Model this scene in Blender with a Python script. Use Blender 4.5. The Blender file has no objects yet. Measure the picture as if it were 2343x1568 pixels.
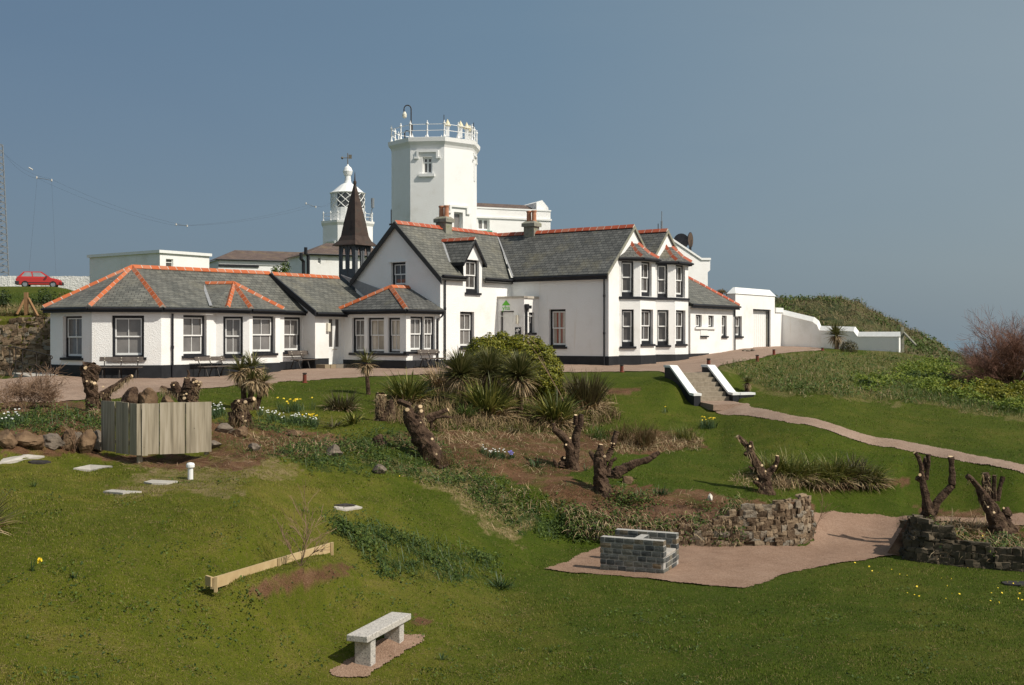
import bpy, bmesh, math, random
import numpy as np
from mathutils import Vector, Matrix, noise
from mathutils.geometry import tessellate_polygon
random.seed(7); rng = np.random.default_rng(7)
SC = bpy.context.scene
COL = SC.collection
F, CX, HY = 2600.0, 1171.0, 770.0          # focal length and principal point the photograph was surveyed with
ZO = dict(A=(0,900),B=(700,900),C=(1400,800),D=(2100,800),E=(2500,1000),F=(1100,350),G=(3200,1000),H=(0,1300),
          I=(700,1300),J=(1400,1200),K=(2000,1300),L=(2600,1500),M=(3072,1650),N=(1900,1850),O=(1100,1900),P=(0,1700))
ZS = 2.6138; DS = 1.65329; PR = 1/(ZS*DS)
def q(z, zx, zy):
    ox, oy = ZO[z]; return ((ox+zx/ZS)/DS, (oy+zy/ZS)/DS)
def at(x, y, d): return Vector(((x-CX)/F*d, d, -(y-HY)/F*d))
def atq(z, zx, zy, d): return at(*q(z, zx, zy), d)
BASE = {}
def link(o): COL.objects.link(o); return o
def tag(o, label=None, cat=None, group=None, kind=None):
    if cat and not kind: kind = 'thing'
    if label: o['label'] = label
    if cat: o['category'] = cat
    if group: o['group'] = group
    if kind: o['kind'] = kind
    return o
def thing(name, label, cat, loc=(0,0,0), group=None):
    o = link(bpy.data.objects.new(name, None)); o.location = loc; o.empty_display_size = .2
    BASE[o] = Vector(loc); return tag(o, label, cat, group)
def _place(o, parent, base):
    link(o)
    if parent: o.parent = parent; o.location = (0,0,0)
    else: o.location = base
    BASE[o] = base; return o
class MB:
    def __init__(s): s.v = []; s.f = []; s.uv = {}
    def face(s, pts, uv=None):
        i = len(s.v); s.v += [Vector(p) for p in pts]; s.f.append(tuple(range(i, i+len(pts))))
        if uv: s.uv[len(s.f)-1] = uv
    def hexa(s, c):                         # 8 corners: bottom ring 0-3, top ring 4-7
        i = len(s.v); s.v += [Vector(p) for p in c]
        for a in ((3,2,1,0),(4,5,6,7),(0,1,5,4),(1,2,6,5),(2,3,7,6),(3,0,4,7)): s.f.append(tuple(i+k for k in a))
    def box(s, x0, x1, y0, y1, z0, z1, M=None):
        c = [(x0,y0,z0),(x1,y0,z0),(x1,y1,z0),(x0,y1,z0),(x0,y0,z1),(x1,y0,z1),(x1,y1,z1),(x0,y1,z1)]
        s.hexa([M @ Vector(p) for p in c] if M else c)
    def bar(s, p, r, w, h=None, up=(0,0,1)):   # square bar p->r
        p, r = Vector(p), Vector(r); h = h or w; d = (r-p).normalized(); u = Vector(up)
        a = d.cross(u); a = a.normalized() if a.length > 1e-4 else Vector((1,0,0)); b = a.cross(d).normalized()
        a *= w/2; b *= h/2
        s.hexa([p-a-b, p+a-b, p+a+b, p-a+b, r-a-b, r+a-b, r+a+b, r-a+b])
    def tube(s, pts, rad, n=8, cap=True, jit=0, seed=0):
        pts = [Vector(p) for p in pts]; rad = [rad]*len(pts) if not hasattr(rad, '__len__') else rad
        rings = []; ref = Vector((.31,.17,.93))
        for k, p in enumerate(pts):
            d = (pts[min(k+1,len(pts)-1)] - pts[max(k-1,0)]).normalized()
            a = d.cross(ref); a = a.normalized() if a.length > .05 else d.cross(Vector((1,0,0))).normalized(); b = d.cross(a)
            ring = []
            for j in range(n):
                t = 2*math.pi*j/n; rr = rad[k]
                w = a*math.cos(t)+b*math.sin(t)
                if jit: rr *= 1+jit*(noise.noise((p+w*rad[k])*6+Vector((seed,0,0)))*1.1 + .3*math.sin(4*t+seed+p.z*1.1) + .2*math.sin(7*t+seed*2))
                s.v.append(p+w*rr); ring.append(len(s.v)-1)
            rings.append(ring)
        for r0, r1 in zip(rings, rings[1:]):
            for j in range(n): s.f.append((r0[j], r0[(j+1)%n], r1[(j+1)%n], r1[j]))
        if cap:
            s.f.append(tuple(reversed(rings[0]))); s.f.append(tuple(rings[-1]))
    def lathe(s, c, prof, n=16, M=None):
        c = Vector(c); i0 = len(s.v)
        for r, z in prof:
            for j in range(n):
                t = 2*math.pi*j/n; p = Vector((r*math.cos(t), r*math.sin(t), z)); s.v.append(c+(M @ p if M else p))
        for k in range(len(prof)-1):
            for j in range(n):
                a = i0+k*n; s.f.append((a+j, a+(j+1)%n, a+n+(j+1)%n, a+n+j))
        s.f.append(tuple(i0+j for j in reversed(range(n)))); e = i0+(len(prof)-1)*n; s.f.append(tuple(e+j for j in range(n)))
    def prism(s, poly, off):                # planar polygon (3-D points) extruded by the vector off
        off = Vector(off); n = len(poly); i = len(s.v); P = [Vector(p) for p in poly]
        s.v += P + [p+off for p in P]
        s.f.append(tuple(i+k for k in range(n))); s.f.append(tuple(i+n+k for k in reversed(range(n))))
        for k in range(n): s.f.append((i+(k+1)%n, i+k, i+n+k, i+n+(k+1)%n))
    def slab(s, pts, th=.07):               # roof slab, UV in metres along / up the slope
        P = [Vector(p) for p in pts]; n = (P[1]-P[0]).cross(P[2]-P[0]).normalized()
        if n.z < 0: P = P[::-1]; n = -n
        e1 = Vector((0,0,1)).cross(n).normalized(); e2 = n.cross(e1); o = P[0]
        k = len(P); Q = [p-n*th for p in P]
        U = lambda L: [((p-o).dot(e1), (p-o).dot(e2)) for p in L]
        s.face(P, U(P)); s.face(Q[::-1], U(Q[::-1]))
        for j in range(k):
            L = [P[(j+1)%k], P[j], Q[j], Q[(j+1)%k]]; s.face(L, [(0,0)]*4)
    def build(s, name, mat, parent=None, smooth=False, base=None, fix=True):
        if parent is not None: b = BASE[parent]
        elif base is not None: b = Vector(base)
        else:
            xs = [p.x for p in s.v]; ys = [p.y for p in s.v]; b = Vector(((min(xs)+max(xs))/2, (min(ys)+max(ys))/2, min(p.z for p in s.v)))
        me = bpy.data.meshes.new(name); me.from_pydata([tuple(p-b) for p in s.v], [], s.f)
        if s.uv:
            ul = me.uv_layers.new(name='UVMap')
            for fi, uv in s.uv.items():
                for li, c in zip(me.polygons[fi].loop_indices, uv): ul.data[li].uv = c
        if fix:
            bm = bmesh.new(); bm.from_mesh(me); bmesh.ops.recalc_face_normals(bm, faces=bm.faces) if not s.uv else None; bm.to_mesh(me); bm.free()
        if smooth: me.polygons.foreach_set('use_smooth', [True]*len(me.polygons))
        me.materials.append(mat); return _place(bpy.data.objects.new(name, me), parent, b)
def build_np(name, V, Fc, mat, parent=None, smooth=False, base=None, attr=None):
    V = np.asarray(V, np.float32).reshape(-1,3); Fc = np.asarray(Fc, np.int32); k = Fc.shape[1]
    b = BASE[parent] if parent is not None else (Vector(base) if base is not None else Vector((float(V[:,0].mean()), float(V[:,1].mean()), float(V[:,2].min()))))
    V = V - np.array(b, np.float32)
    me = bpy.data.meshes.new(name); me.vertices.add(len(V)); me.vertices.foreach_set('co', V.ravel())
    me.loops.add(Fc.size); me.loops.foreach_set('vertex_index', Fc.ravel())
    me.polygons.add(len(Fc)); me.polygons.foreach_set('loop_start', np.arange(len(Fc), dtype=np.int32)*k)
    me.polygons.foreach_set('use_smooth', np.full(len(Fc), bool(smooth)))
    for an, val in (attr or {}).items():
        a = me.attributes.new(an, 'FLOAT', 'POINT'); a.data.foreach_set('value', np.asarray(val, np.float32))
    me.update(calc_edges=True); me.validate()
    me.materials.append(mat); return _place(bpy.data.objects.new(name, me), parent, b)
# ------------------------------------------------------------------ materials
class NT:
    def __init__(s, name):
        s.m = bpy.data.materials.new(name); s.m.use_nodes = True; s.t = s.m.node_tree; s.b = s.t.nodes['Principled BSDF']
        s.tc = s.n('ShaderNodeTexCoord')
    def n(s, ty, **kw):
        x = s.t.nodes.new(ty)
        for k, v in kw.items():
            if k.startswith('i_'):
                kk = k[2:]; kk = int(kk) if kk.isdigit() else kk.replace('_',' ')
                x.inputs[kk].default_value = v
            else: setattr(x, k, v)
        return x
    def l(s, a, b): s.t.links.new(a, b)
    def noise(s, sc, det=4, rough=.6, co='Object', dist=0):
        x = s.n('ShaderNodeTexNoise'); x.inputs['Scale'].default_value = sc; x.inputs['Detail'].default_value = det
        x.inputs['Roughness'].default_value = rough; x.inputs['Distortion'].default_value = dist
        if co == 'Pos': s.l(s.n('ShaderNodeNewGeometry').outputs['Position'], x.inputs['Vector'])
        else: s.l(s.tc.outputs[co], x.inputs['Vector'])
        return x.outputs['Fac']
    def ramp(s, fac, cols, lo=.3, hi=.7):
        r = s.n('ShaderNodeValToRGB'); e = r.color_ramp.elements
        while len(e) < len(cols): e.new(.5)
        for k, c in enumerate(cols): e[k].position = lo+(hi-lo)*k/max(1,len(cols)-1); e[k].color = (*c, 1)
        s.l(fac, r.inputs['Fac']); return r.outputs['Color']
    def mix(s, fac, a, b, mode='MIX'):
        x = s.n('ShaderNodeMix'); x.data_type = 'RGBA'; x.blend_type = mode
        for sock, v in ((x.inputs[0], fac), (x.inputs[6], a), (x.inputs[7], b)):
            if isinstance(v, (int, float)): sock.default_value = v
            elif isinstance(v, tuple): sock.default_value = (*v, 1)
            else: s.l(v, sock)
        return x.outputs[2]
    def math(s, op, a, b=0.0):
        x = s.n('ShaderNodeMath', operation=op)
        for k, v in ((0,a),(1,b)):
            if isinstance(v, (int,float)): x.inputs[k].default_value = v
            else: s.l(v, x.inputs[k])
        return x.outputs[0]
    def bump(s, h, st=.3, dist=.02):
        x = s.n('ShaderNodeBump'); x.inputs['Strength'].default_value = st; x.inputs['Distance'].default_value = dist
        s.l(h, x.inputs['Height']); s.l(x.outputs[0], s.b.inputs['Normal'])
    def col(s, c):
        if isinstance(c, tuple): s.b.inputs['Base Color'].default_value = (*c, 1)
        else: s.l(c, s.b.inputs['Base Color'])
def M(name, cols, scale=4, rough=.8, bump=0, bscale=40, island=0, metallic=0, det=4, spec=.3, bd=.02, co='Object', lo=.3, hi=.7, trans=0):
    t = NT(name); f = t.noise(scale, det, co=co)
    if island:
        g = t.n('ShaderNodeNewGeometry').outputs['Random Per Island']
        f = t.math('ADD', t.math('MULTIPLY', f, 1-island), t.math('MULTIPLY', g, island)); lo, hi = lo*(1-island)+.04*island, hi*(1-island)+.96*island
    t.col(t.ramp(f, cols, lo, hi) if len(cols) > 1 else cols[0])
    t.b.inputs['Roughness'].default_value = rough; t.b.inputs['Metallic'].default_value = metallic
    t.b.inputs['Specular IOR Level'].default_value = spec
    if bump: t.bump(t.noise(bscale, 5), bump, bd)
    if trans:
        c = t.b.inputs['Base Color'].links[0].from_socket; d = t.n('ShaderNodeBsdfTranslucent'); t.l(c, d.inputs['Color'])
        mx = t.n('ShaderNodeMixShader'); mx.inputs[0].default_value = trans; t.l(t.b.outputs[0], mx.inputs[1]); t.l(d.outputs[0], mx.inputs[2])
        t.l(mx.outputs[0], t.t.nodes['Material Output'].inputs['Surface'])
    return t.m
def render_mat():
    t = NT('white_render'); c = t.ramp(t.noise(.55, 6, .65), [(.76,.745,.70),(.84,.83,.80),(.86,.855,.83)], .32, .56)
    # thin rusty run-off streaks, stretched vertically
    mp = t.n('ShaderNodeMapping'); mp.inputs['Scale'].default_value = (2.2, 2.2, .16); t.l(t.tc.outputs['Object'], mp.inputs[0])
    nz = t.n('ShaderNodeTexNoise'); nz.inputs['Scale'].default_value = 1.7; nz.inputs['Detail'].default_value = 5; t.l(mp.outputs[0], nz.inputs['Vector'])
    st = t.ramp(nz.outputs['Fac'], [(0,0,0),(.4,.4,.4)], .66, .86)
    c = t.mix(st, c, (.58,.47,.31)); t.col(c); t.b.inputs['Roughness'].default_value = .85; t.b.inputs['Specular IOR Level'].default_value = .2
    v = t.n('ShaderNodeTexVoronoi'); v.inputs['Scale'].default_value = 26; t.l(t.tc.outputs['Object'], v.inputs['Vector'])
    t.bump(t.math('ADD', v.outputs['Distance'], t.noise(60, 3)), .55, .02); return t.m
def slate_mat(name, a, b, lich, bw=.30, rh=.2, mort=.011):
    t = NT(name); br = t.n('ShaderNodeTexBrick'); br.offset = .5
    mp = t.n('ShaderNodeMapping'); t.l(t.tc.outputs['UV'], mp.inputs[0])
    ds = t.n('ShaderNodeTexNoise'); ds.inputs['Scale'].default_value = 3; t.l(t.tc.outputs['UV'], ds.inputs['Vector'])
    ad = t.n('ShaderNodeVectorMath', operation='MULTIPLY_ADD'); t.l(ds.outputs['Color'], ad.inputs[0]); ad.inputs[1].default_value = (.05,.035,0); t.l(mp.outputs[0], ad.inputs[2])
    t.l(ad.outputs[0], br.inputs['Vector'])
    for k, v in (('Scale',1),('Brick Width',bw),('Row Height',rh),('Mortar Size',mort),('Mortar Smooth',.4),('Bias',0)): br.inputs[k].default_value = v
    br.inputs['Color1'].default_value = (*a,1); br.inputs['Color2'].default_value = (*b,1); br.inputs['Mortar'].default_value = (.028,.029,.028,1)
    c = t.mix(t.ramp(t.noise(.7, 6, .7), [(0,0,0),(.55,.55,.55)], .52, .68), br.outputs['Color'], lich)
    c = t.mix(t.ramp(t.noise(16, 3, .7), [(0,0,0),(.5,.5,.5)], .55, .75), c, (.24,.24,.21))
    c = t.mix(t.ramp(t.noise(1.6, 5, .7), [(.72,.72,.72),(1.15,1.15,1.15)], .35, .65), (0,0,0), c, 'MIX') if False else t.mix(1.0, c, t.ramp(t.noise(1.6, 5, .7), [(.75,.75,.75),(1.12,1.12,1.12)], .35, .65), 'MULTIPLY')
    t.col(c); t.b.inputs['Roughness'].default_value = .62; t.b.inputs['Specular IOR Level'].default_value = .35
    # each course tilts: saw-tooth height up the slope plus a gap between slates
    sp = t.n('ShaderNodeSeparateXYZ'); t.l(ad.outputs[0], sp.inputs[0])
    saw = t.math('SUBTRACT', 1.0, t.math('FRACT', t.math('DIVIDE', sp.outputs['Y'], rh)))
    h = t.math('ADD', t.math('MULTIPLY', saw, .8), t.math('MULTIPLY', br.outputs['Fac'], -.5))
    h = t.math('ADD', h, t.math('MULTIPLY', t.noise(25, 4), .5)); t.bump(h, .8, .035); return t.m
def glass_mat(name, c, rough=.05):
    t = NT(name); t.col(t.ramp(t.noise(1.1, 3), [tuple(x*.75 for x in c), c, tuple(min(1,x*1.25) for x in c)]))
    t.b.inputs['Roughness'].default_value = rough; t.b.inputs['Specular IOR Level'].default_value = .6; t.b.inputs['Coat Weight'].default_value = .4; t.b.inputs['Coat Roughness'].default_value = .03
    t.bump(t.noise(1.3, 2), .06, .02); return t.m
WHITE = render_mat()
WHITEP = M('white_paint', [(.74,.74,.71),(.82,.82,.8)], 6, .5)
CREAM = M('cream_paint', [(.66,.62,.5),(.72,.68,.56)], 5, .5)
BLACK = M('black_paint', [(.012,.013,.016),(.022,.023,.027)], 5, .45, .15, 60)
PLINTH = M('black_plinth_paint', [(.012,.013,.015),(.024,.026,.030)], 2, .6, .5, 30)
SLATE = slate_mat('slate_green_grey', (.105,.105,.09), (.17,.166,.14), (.22,.205,.15))
SLATE2 = slate_mat('slate_dark_grey', (.085,.085,.078), (.145,.143,.13), (.20,.18,.115), mort=.018)
BROWNROOF = slate_mat('brown_clay_roof', (.13,.085,.065), (.17,.115,.09), (.26,.19,.09), .25, .25)
TILE = M('orange_ridge_clay', [(.36,.085,.03),(.47,.125,.042),(.40,.17,.10)], 3, .75, .2, 40, island=.5)
REDTILE = M('red_ridge_clay', [(.31,.062,.03),(.40,.09,.042),(.36,.15,.095)], 3, .75, .2, 40, island=.5)
MORTAR = M('mortar', [(.42,.38,.32),(.55,.5,.43)], 8, .9)
GLASS = glass_mat('dark_pane', (.085,.078,.072)); GLASSN = glass_mat('net_curtain_pane', (.17,.16,.15), .12); GLASSB = glass_mat('blind_pane', (.42,.37,.29), .1)
CURT = M('red_curtain', [(.25,.06,.04),(.33,.09,.06)], 6, .8)
LEAD = M('lead_flashing', [(.24,.245,.25),(.33,.33,.33)], 5, .6)
STONECAP = M('concrete_coping', [(.40,.36,.30),(.52,.48,.41)], 6, .9, .3)
CEMENT = M('cement_stack', [(.17,.165,.14),(.27,.26,.21),(.20,.21,.12)], 4, .9, .5, 30)
POT = M('terracotta_pot', [(.40,.17,.09),(.52,.25,.15)], 6, .8)
COPPER = M('weathered_copper', [(.042,.029,.023),(.075,.05,.038),(.055,.047,.038)], 2.5, .55, .15, 20, metallic=.25)
GREYWOOD = M('grey_painted_timber', [(.075,.085,.095),(.12,.13,.14)], 8, .7)
ORANGEMAST = M('hazed_galvanised_steel', [(.17,.19,.21),(.25,.27,.29)], 6, .6, metallic=.2)  # steel grey lightened so far masts fade: haze put into the colour
STEELDK = M('dark_iron', [(.02,.018,.016),(.05,.04,.034)], 10, .55)
GRANITE = NT('granite')
_v = GRANITE.n('ShaderNodeTexVoronoi'); _v.inputs['Scale'].default_value = 60; GRANITE.l(GRANITE.tc.outputs['Object'], _v.inputs['Vector'])
GRANITE.col(GRANITE.mix(GRANITE.ramp(GRANITE.noise(45,3), [(0,0,0),(1,1,1)], .45,.6), GRANITE.ramp(_v.outputs['Color'], [(.16,.15,.14),(.42,.39,.35),(.58,.53,.47)], .1,.9), (.5,.47,.42)))
GRANITE.b.inputs['Roughness'].default_value = .8; GRANITE.bump(GRANITE.noise(70,3), .4, .01); GRANITE = GRANITE.m
BARK = M('pollard_bark', [(.026,.014,.008),(.078,.046,.028),(.15,.098,.06)], 6, .95, 1.0, 14, bd=.1)
CUT = M('fresh_sawn_wood', [(.50,.35,.19),(.66,.50,.32)], 12, .8)
TAN = M('dead_leaf_tan', [(.19,.12,.06),(.36,.255,.14),(.50,.39,.24)], 3, .9, island=.8)
CORDY = M('cordyline_leaf', [(.055,.066,.018),(.12,.125,.038),(.27,.235,.10)], 3, .5, island=.8, trans=.15)
PHORM = M('flax_leaf', [(.045,.062,.012),(.11,.125,.025),(.32,.29,.075)], 3, .5, island=.85, trans=.2)
PHORMB = M('bronze_flax_leaf', [(.045,.035,.018),(.085,.07,.03),(.14,.13,.05)], 3, .55, island=.85, trans=.2)
RUSTGR = M('rusty_grass', [(.09,.05,.022),(.16,.10,.045),(.10,.10,.03)], 3, .8, island=.85, trans=.2)
LEAFY = M('yellow_green_leaf', [(.07,.085,.006),(.17,.18,.014),(.33,.29,.035)], 3, .5, island=.7, trans=.25)
LEAFD = M('dark_green_leaf', [(.014,.028,.007),(.032,.055,.012),(.06,.085,.022)], 3, .55, island=.7, trans=.25)
LEAFM = M('mid_green_leaf', [(.035,.065,.01),(.07,.11,.018),(.12,.16,.03)], 3, .6, island=.7, trans=.25)
WEED = M('weed_leaf', [(.022,.045,.008),(.052,.088,.013),(.12,.16,.026)], 2, .65, island=.7, trans=.2)
TWIG = M('tamarisk_twig', [(.16,.078,.055),(.27,.145,.10)], 3, .9, island=.6)
TWIGT = M('dead_twig', [(.17,.10,.06),(.30,.2,.13)], 3, .9, island=.6)
TIMBER = NT('weathered_board')
_m = TIMBER.n('ShaderNodeMapping'); _m.inputs['Scale'].default_value = (14,14,.8); TIMBER.l(TIMBER.tc.outputs['Object'], _m.inputs[0])
_w = TIMBER.n('ShaderNodeTexNoise'); _w.inputs['Scale'].default_value = 1.0; _w.inputs['Detail'].default_value = 5; TIMBER.l(_m.outputs[0], _w.inputs['Vector'])
_g = TIMBER.n('ShaderNodeNewGeometry').outputs['Random Per Island']
_c = TIMBER.mix(TIMBER.ramp(_g, [(0,0,0),(1,1,1)], .1,.9), TIMBER.ramp(_w.outputs['Fac'], [(.21,.17,.135),(.37,.315,.255),(.46,.405,.335)], .3,.7), TIMBER.ramp(_w.outputs['Fac'], [(.17,.145,.085),(.30,.255,.16),(.42,.36,.255)], .3,.7))
_kv = TIMBER.n('ShaderNodeTexVoronoi'); _kv.inputs['Scale'].default_value = 3.6; TIMBER.l(TIMBER.tc.outputs['Object'], _kv.inputs['Vector'])
TIMBER.col(TIMBER.mix(TIMBER.ramp(_kv.outputs['Distance'], [(.75,.75,.75),(0,0,0)], .03,.075), _c, (.07,.055,.04)))
TIMBER.b.inputs['Roughness'].default_value = .85; TIMBER.bump(_w.outputs['Fac'], .3, .01); TIMBER = TIMBER.m
PINE = M('new_pine_board', [(.40,.28,.14),(.52,.39,.21)], 4, .8)
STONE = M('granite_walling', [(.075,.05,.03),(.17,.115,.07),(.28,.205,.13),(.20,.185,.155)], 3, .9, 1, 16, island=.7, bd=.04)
STONED = M('mossy_shaded_walling', [(.04,.034,.022),(.085,.066,.042),(.14,.11,.075)], 3, .95, .7, 20, island=.7)  # mossy stone, with the shade of the sunless front darkened into its colours
BBQST = M('dressed_stone', [(.035,.04,.042),(.10,.105,.10),(.14,.138,.115),(.19,.14,.085)], 4, .85, .6, 25, island=.8)
BBQMOR = M('pale_mortar', [(.33,.315,.285),(.44,.42,.385)], 10, .95, .5, 40)
ROCKB = M('brown_rock', [(.06,.036,.022),(.145,.09,.05),(.22,.145,.085)], 2.5, .9, .8, 14)
ROCKG = M('grey_rock', [(.07,.055,.042),(.15,.12,.092),(.21,.17,.13)], 2.5, .9, .8, 14)
SOIL = M('bare_soil', [(.05,.026,.014),(.115,.06,.032),(.18,.105,.06)], 3, 1, 1, 20, bd=.06)
GREYSTEP = M('concrete_step', [(.22,.18,.13),(.34,.29,.22)], 9, .95, .5, 30)
CONC = M('pale_concrete', [(.34,.31,.27),(.46,.43,.38)], 5, .9, .3, 40)
RUSTM = M('red_brown_paint', [(.13,.032,.018),(.2,.05,.028)], 8, .6)
YEL = M('daffodil_yellow', [(.75,.52,.02),(.85,.65,.05)], 8, .6)
WFL = M('white_petal', [(.7,.72,.66),(.82,.83,.8)], 8, .6)
BLUEFL = M('blue_petal', [(.16,.14,.42),(.22,.2,.5)], 8, .6)
LILY = M('lily_leaf', [(.05,.068,.012),(.12,.135,.024),(.27,.23,.07)], 3, .5, island=.85, trans=.2)
STEMG = M('bulb_leaf', [(.03,.06,.02),(.06,.1,.03)], 3, .5, island=.8)
# ------------------------------------------------------------------ camera, sun, sky
cam = bpy.data.cameras.new('camera'); co = link(bpy.data.objects.new('camera', cam)); SC.camera = co
cam.sensor_width = 36; cam.lens = F/2342*36; cam.shift_y = -14/2342*1.0; cam.clip_end = 20000; cam.clip_start = .1
co.location = (0,0,0); co.rotation_euler = (math.pi/2, 0, 0)
SH = Vector((.875,-.485,0)).normalized(); ELEV = math.radians(46)
SD = SH*math.cos(ELEV) + Vector((0,0,math.sin(ELEV)))
sun = bpy.data.lights.new('sun', 'SUN'); so = link(bpy.data.objects.new('sun', sun)); sun.energy = 4.5; sun.angle = math.radians(.55); sun.color = (1,.935,.83)
so.rotation_euler = SD.to_track_quat('Z','Y').to_euler(); so.location = SD*100
W = bpy.data.worlds.new('World'); SC.world = W; W.use_nodes = True; wt = W.node_tree
sky = wt.nodes.new('ShaderNodeTexSky'); sky.sky_type = 'NISHITA'; sky.sun_disc = False; sky.sun_elevation = ELEV
sky.sun_rotation = math.atan2(SH.x, SH.y); sky.altitude = 60; sky.air_density = 1.0; sky.dust_density = 2.5; sky.ozone_density = 1.0
bg = wt.nodes['Background']; bg.inputs['Strength'].default_value = .085; wt.links.new(sky.outputs[0], bg.inputs[0])
# sea haze veiling the blue: paler towards the sun's side of the sky
tcw = wt.nodes.new('ShaderNodeTexCoord'); dt = wt.nodes.new('ShaderNodeVectorMath'); dt.operation = 'DOT_PRODUCT'; dt.inputs[1].default_value = SH
wt.links.new(tcw.outputs['Generated'], dt.inputs[0]); mr_ = wt.nodes.new('ShaderNodeMapRange'); mr_.inputs['From Min'].default_value = -.85; mr_.inputs['From Max'].default_value = .95; wmp = wt.nodes.new('ShaderNodeMapping'); wmp.inputs['Scale'].default_value = (1.2,1.2,5); wmp.inputs['Rotation'].default_value = (.12,.1,0); wt.links.new(tcw.outputs['Generated'], wmp.inputs[0])
wnz = wt.nodes.new('ShaderNodeTexNoise'); wnz.inputs['Scale'].default_value = 2.2; wnz.inputs['Detail'].default_value = 6; wnz.inputs['Distortion'].default_value = .6; wt.links.new(wmp.outputs[0], wnz.inputs['Vector'])   # faint veils of cirrus
wma = wt.nodes.new('ShaderNodeMath'); wma.operation = 'MULTIPLY_ADD'; wma.inputs[1].default_value = .14; wt.links.new(wnz.outputs['Fac'], wma.inputs[0]); wt.links.new(dt.outputs['Value'], wma.inputs[2]); wm2 = wt.nodes.new('ShaderNodeMath'); wm2.operation = 'SUBTRACT'; wm2.inputs[1].default_value = .07; wt.links.new(wma.outputs[0], wm2.inputs[0]); wt.links.new(wm2.outputs[0], mr_.inputs['Value'])
rp = wt.nodes.new('ShaderNodeValToRGB'); e = rp.color_ramp.elements; e[0].position = 0; e[0].color = (.112,.182,.275,1); e[1].position = 1; e[1].color = (.62,.64,.66,1)
x_ = e.new(.22); x_.color = (.158,.248,.335,1); x_ = e.new(.43); x_.color = (.275,.35,.395,1)
wt.links.new(mr_.outputs['Result'], rp.inputs['Fac']); bg2 = wt.nodes.new('ShaderNodeBackground'); bg2.inputs['Strength'].default_value = 1.0; wsx = wt.nodes.new('ShaderNodeSeparateXYZ'); wt.links.new(tcw.outputs['Generated'], wsx.inputs[0]); wmr = wt.nodes.new('ShaderNodeMapRange'); wmr.inputs['From Min'].default_value = -.02; wmr.inputs['From Max'].default_value = .24; wmr.inputs['To Min'].default_value = .42; wmr.inputs['To Max'].default_value = 0; wt.links.new(wsx.outputs['Z'], wmr.inputs['Value'])
wmx = wt.nodes.new('ShaderNodeMix'); wmx.data_type = 'RGBA'; wt.links.new(wmr.outputs['Result'], wmx.inputs[0]); wt.links.new(rp.outputs['Color'], wmx.inputs[6]); wmx.inputs[7].default_value = (.235,.285,.33,1); wt.links.new(wmx.outputs[2], bg2.inputs[0])
mxs = wt.nodes.new('ShaderNodeMixShader'); mxs.inputs[0].default_value = .78; wt.links.new(bg.outputs[0], mxs.inputs[1]); wt.links.new(bg2.outputs[0], mxs.inputs[2]); wt.links.new(mxs.outputs[0], wt.nodes['World Output'].inputs['Surface'])
SC.view_settings.view_transform = 'Standard'; SC.view_settings.look = 'None'; SC.view_settings.exposure = 0; SC.view_settings.gamma = 1
SC.cycles.max_bounces = 6; SC.cycles.transparent_max_bounces = 6; SC.cycles.use_denoising = True
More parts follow.
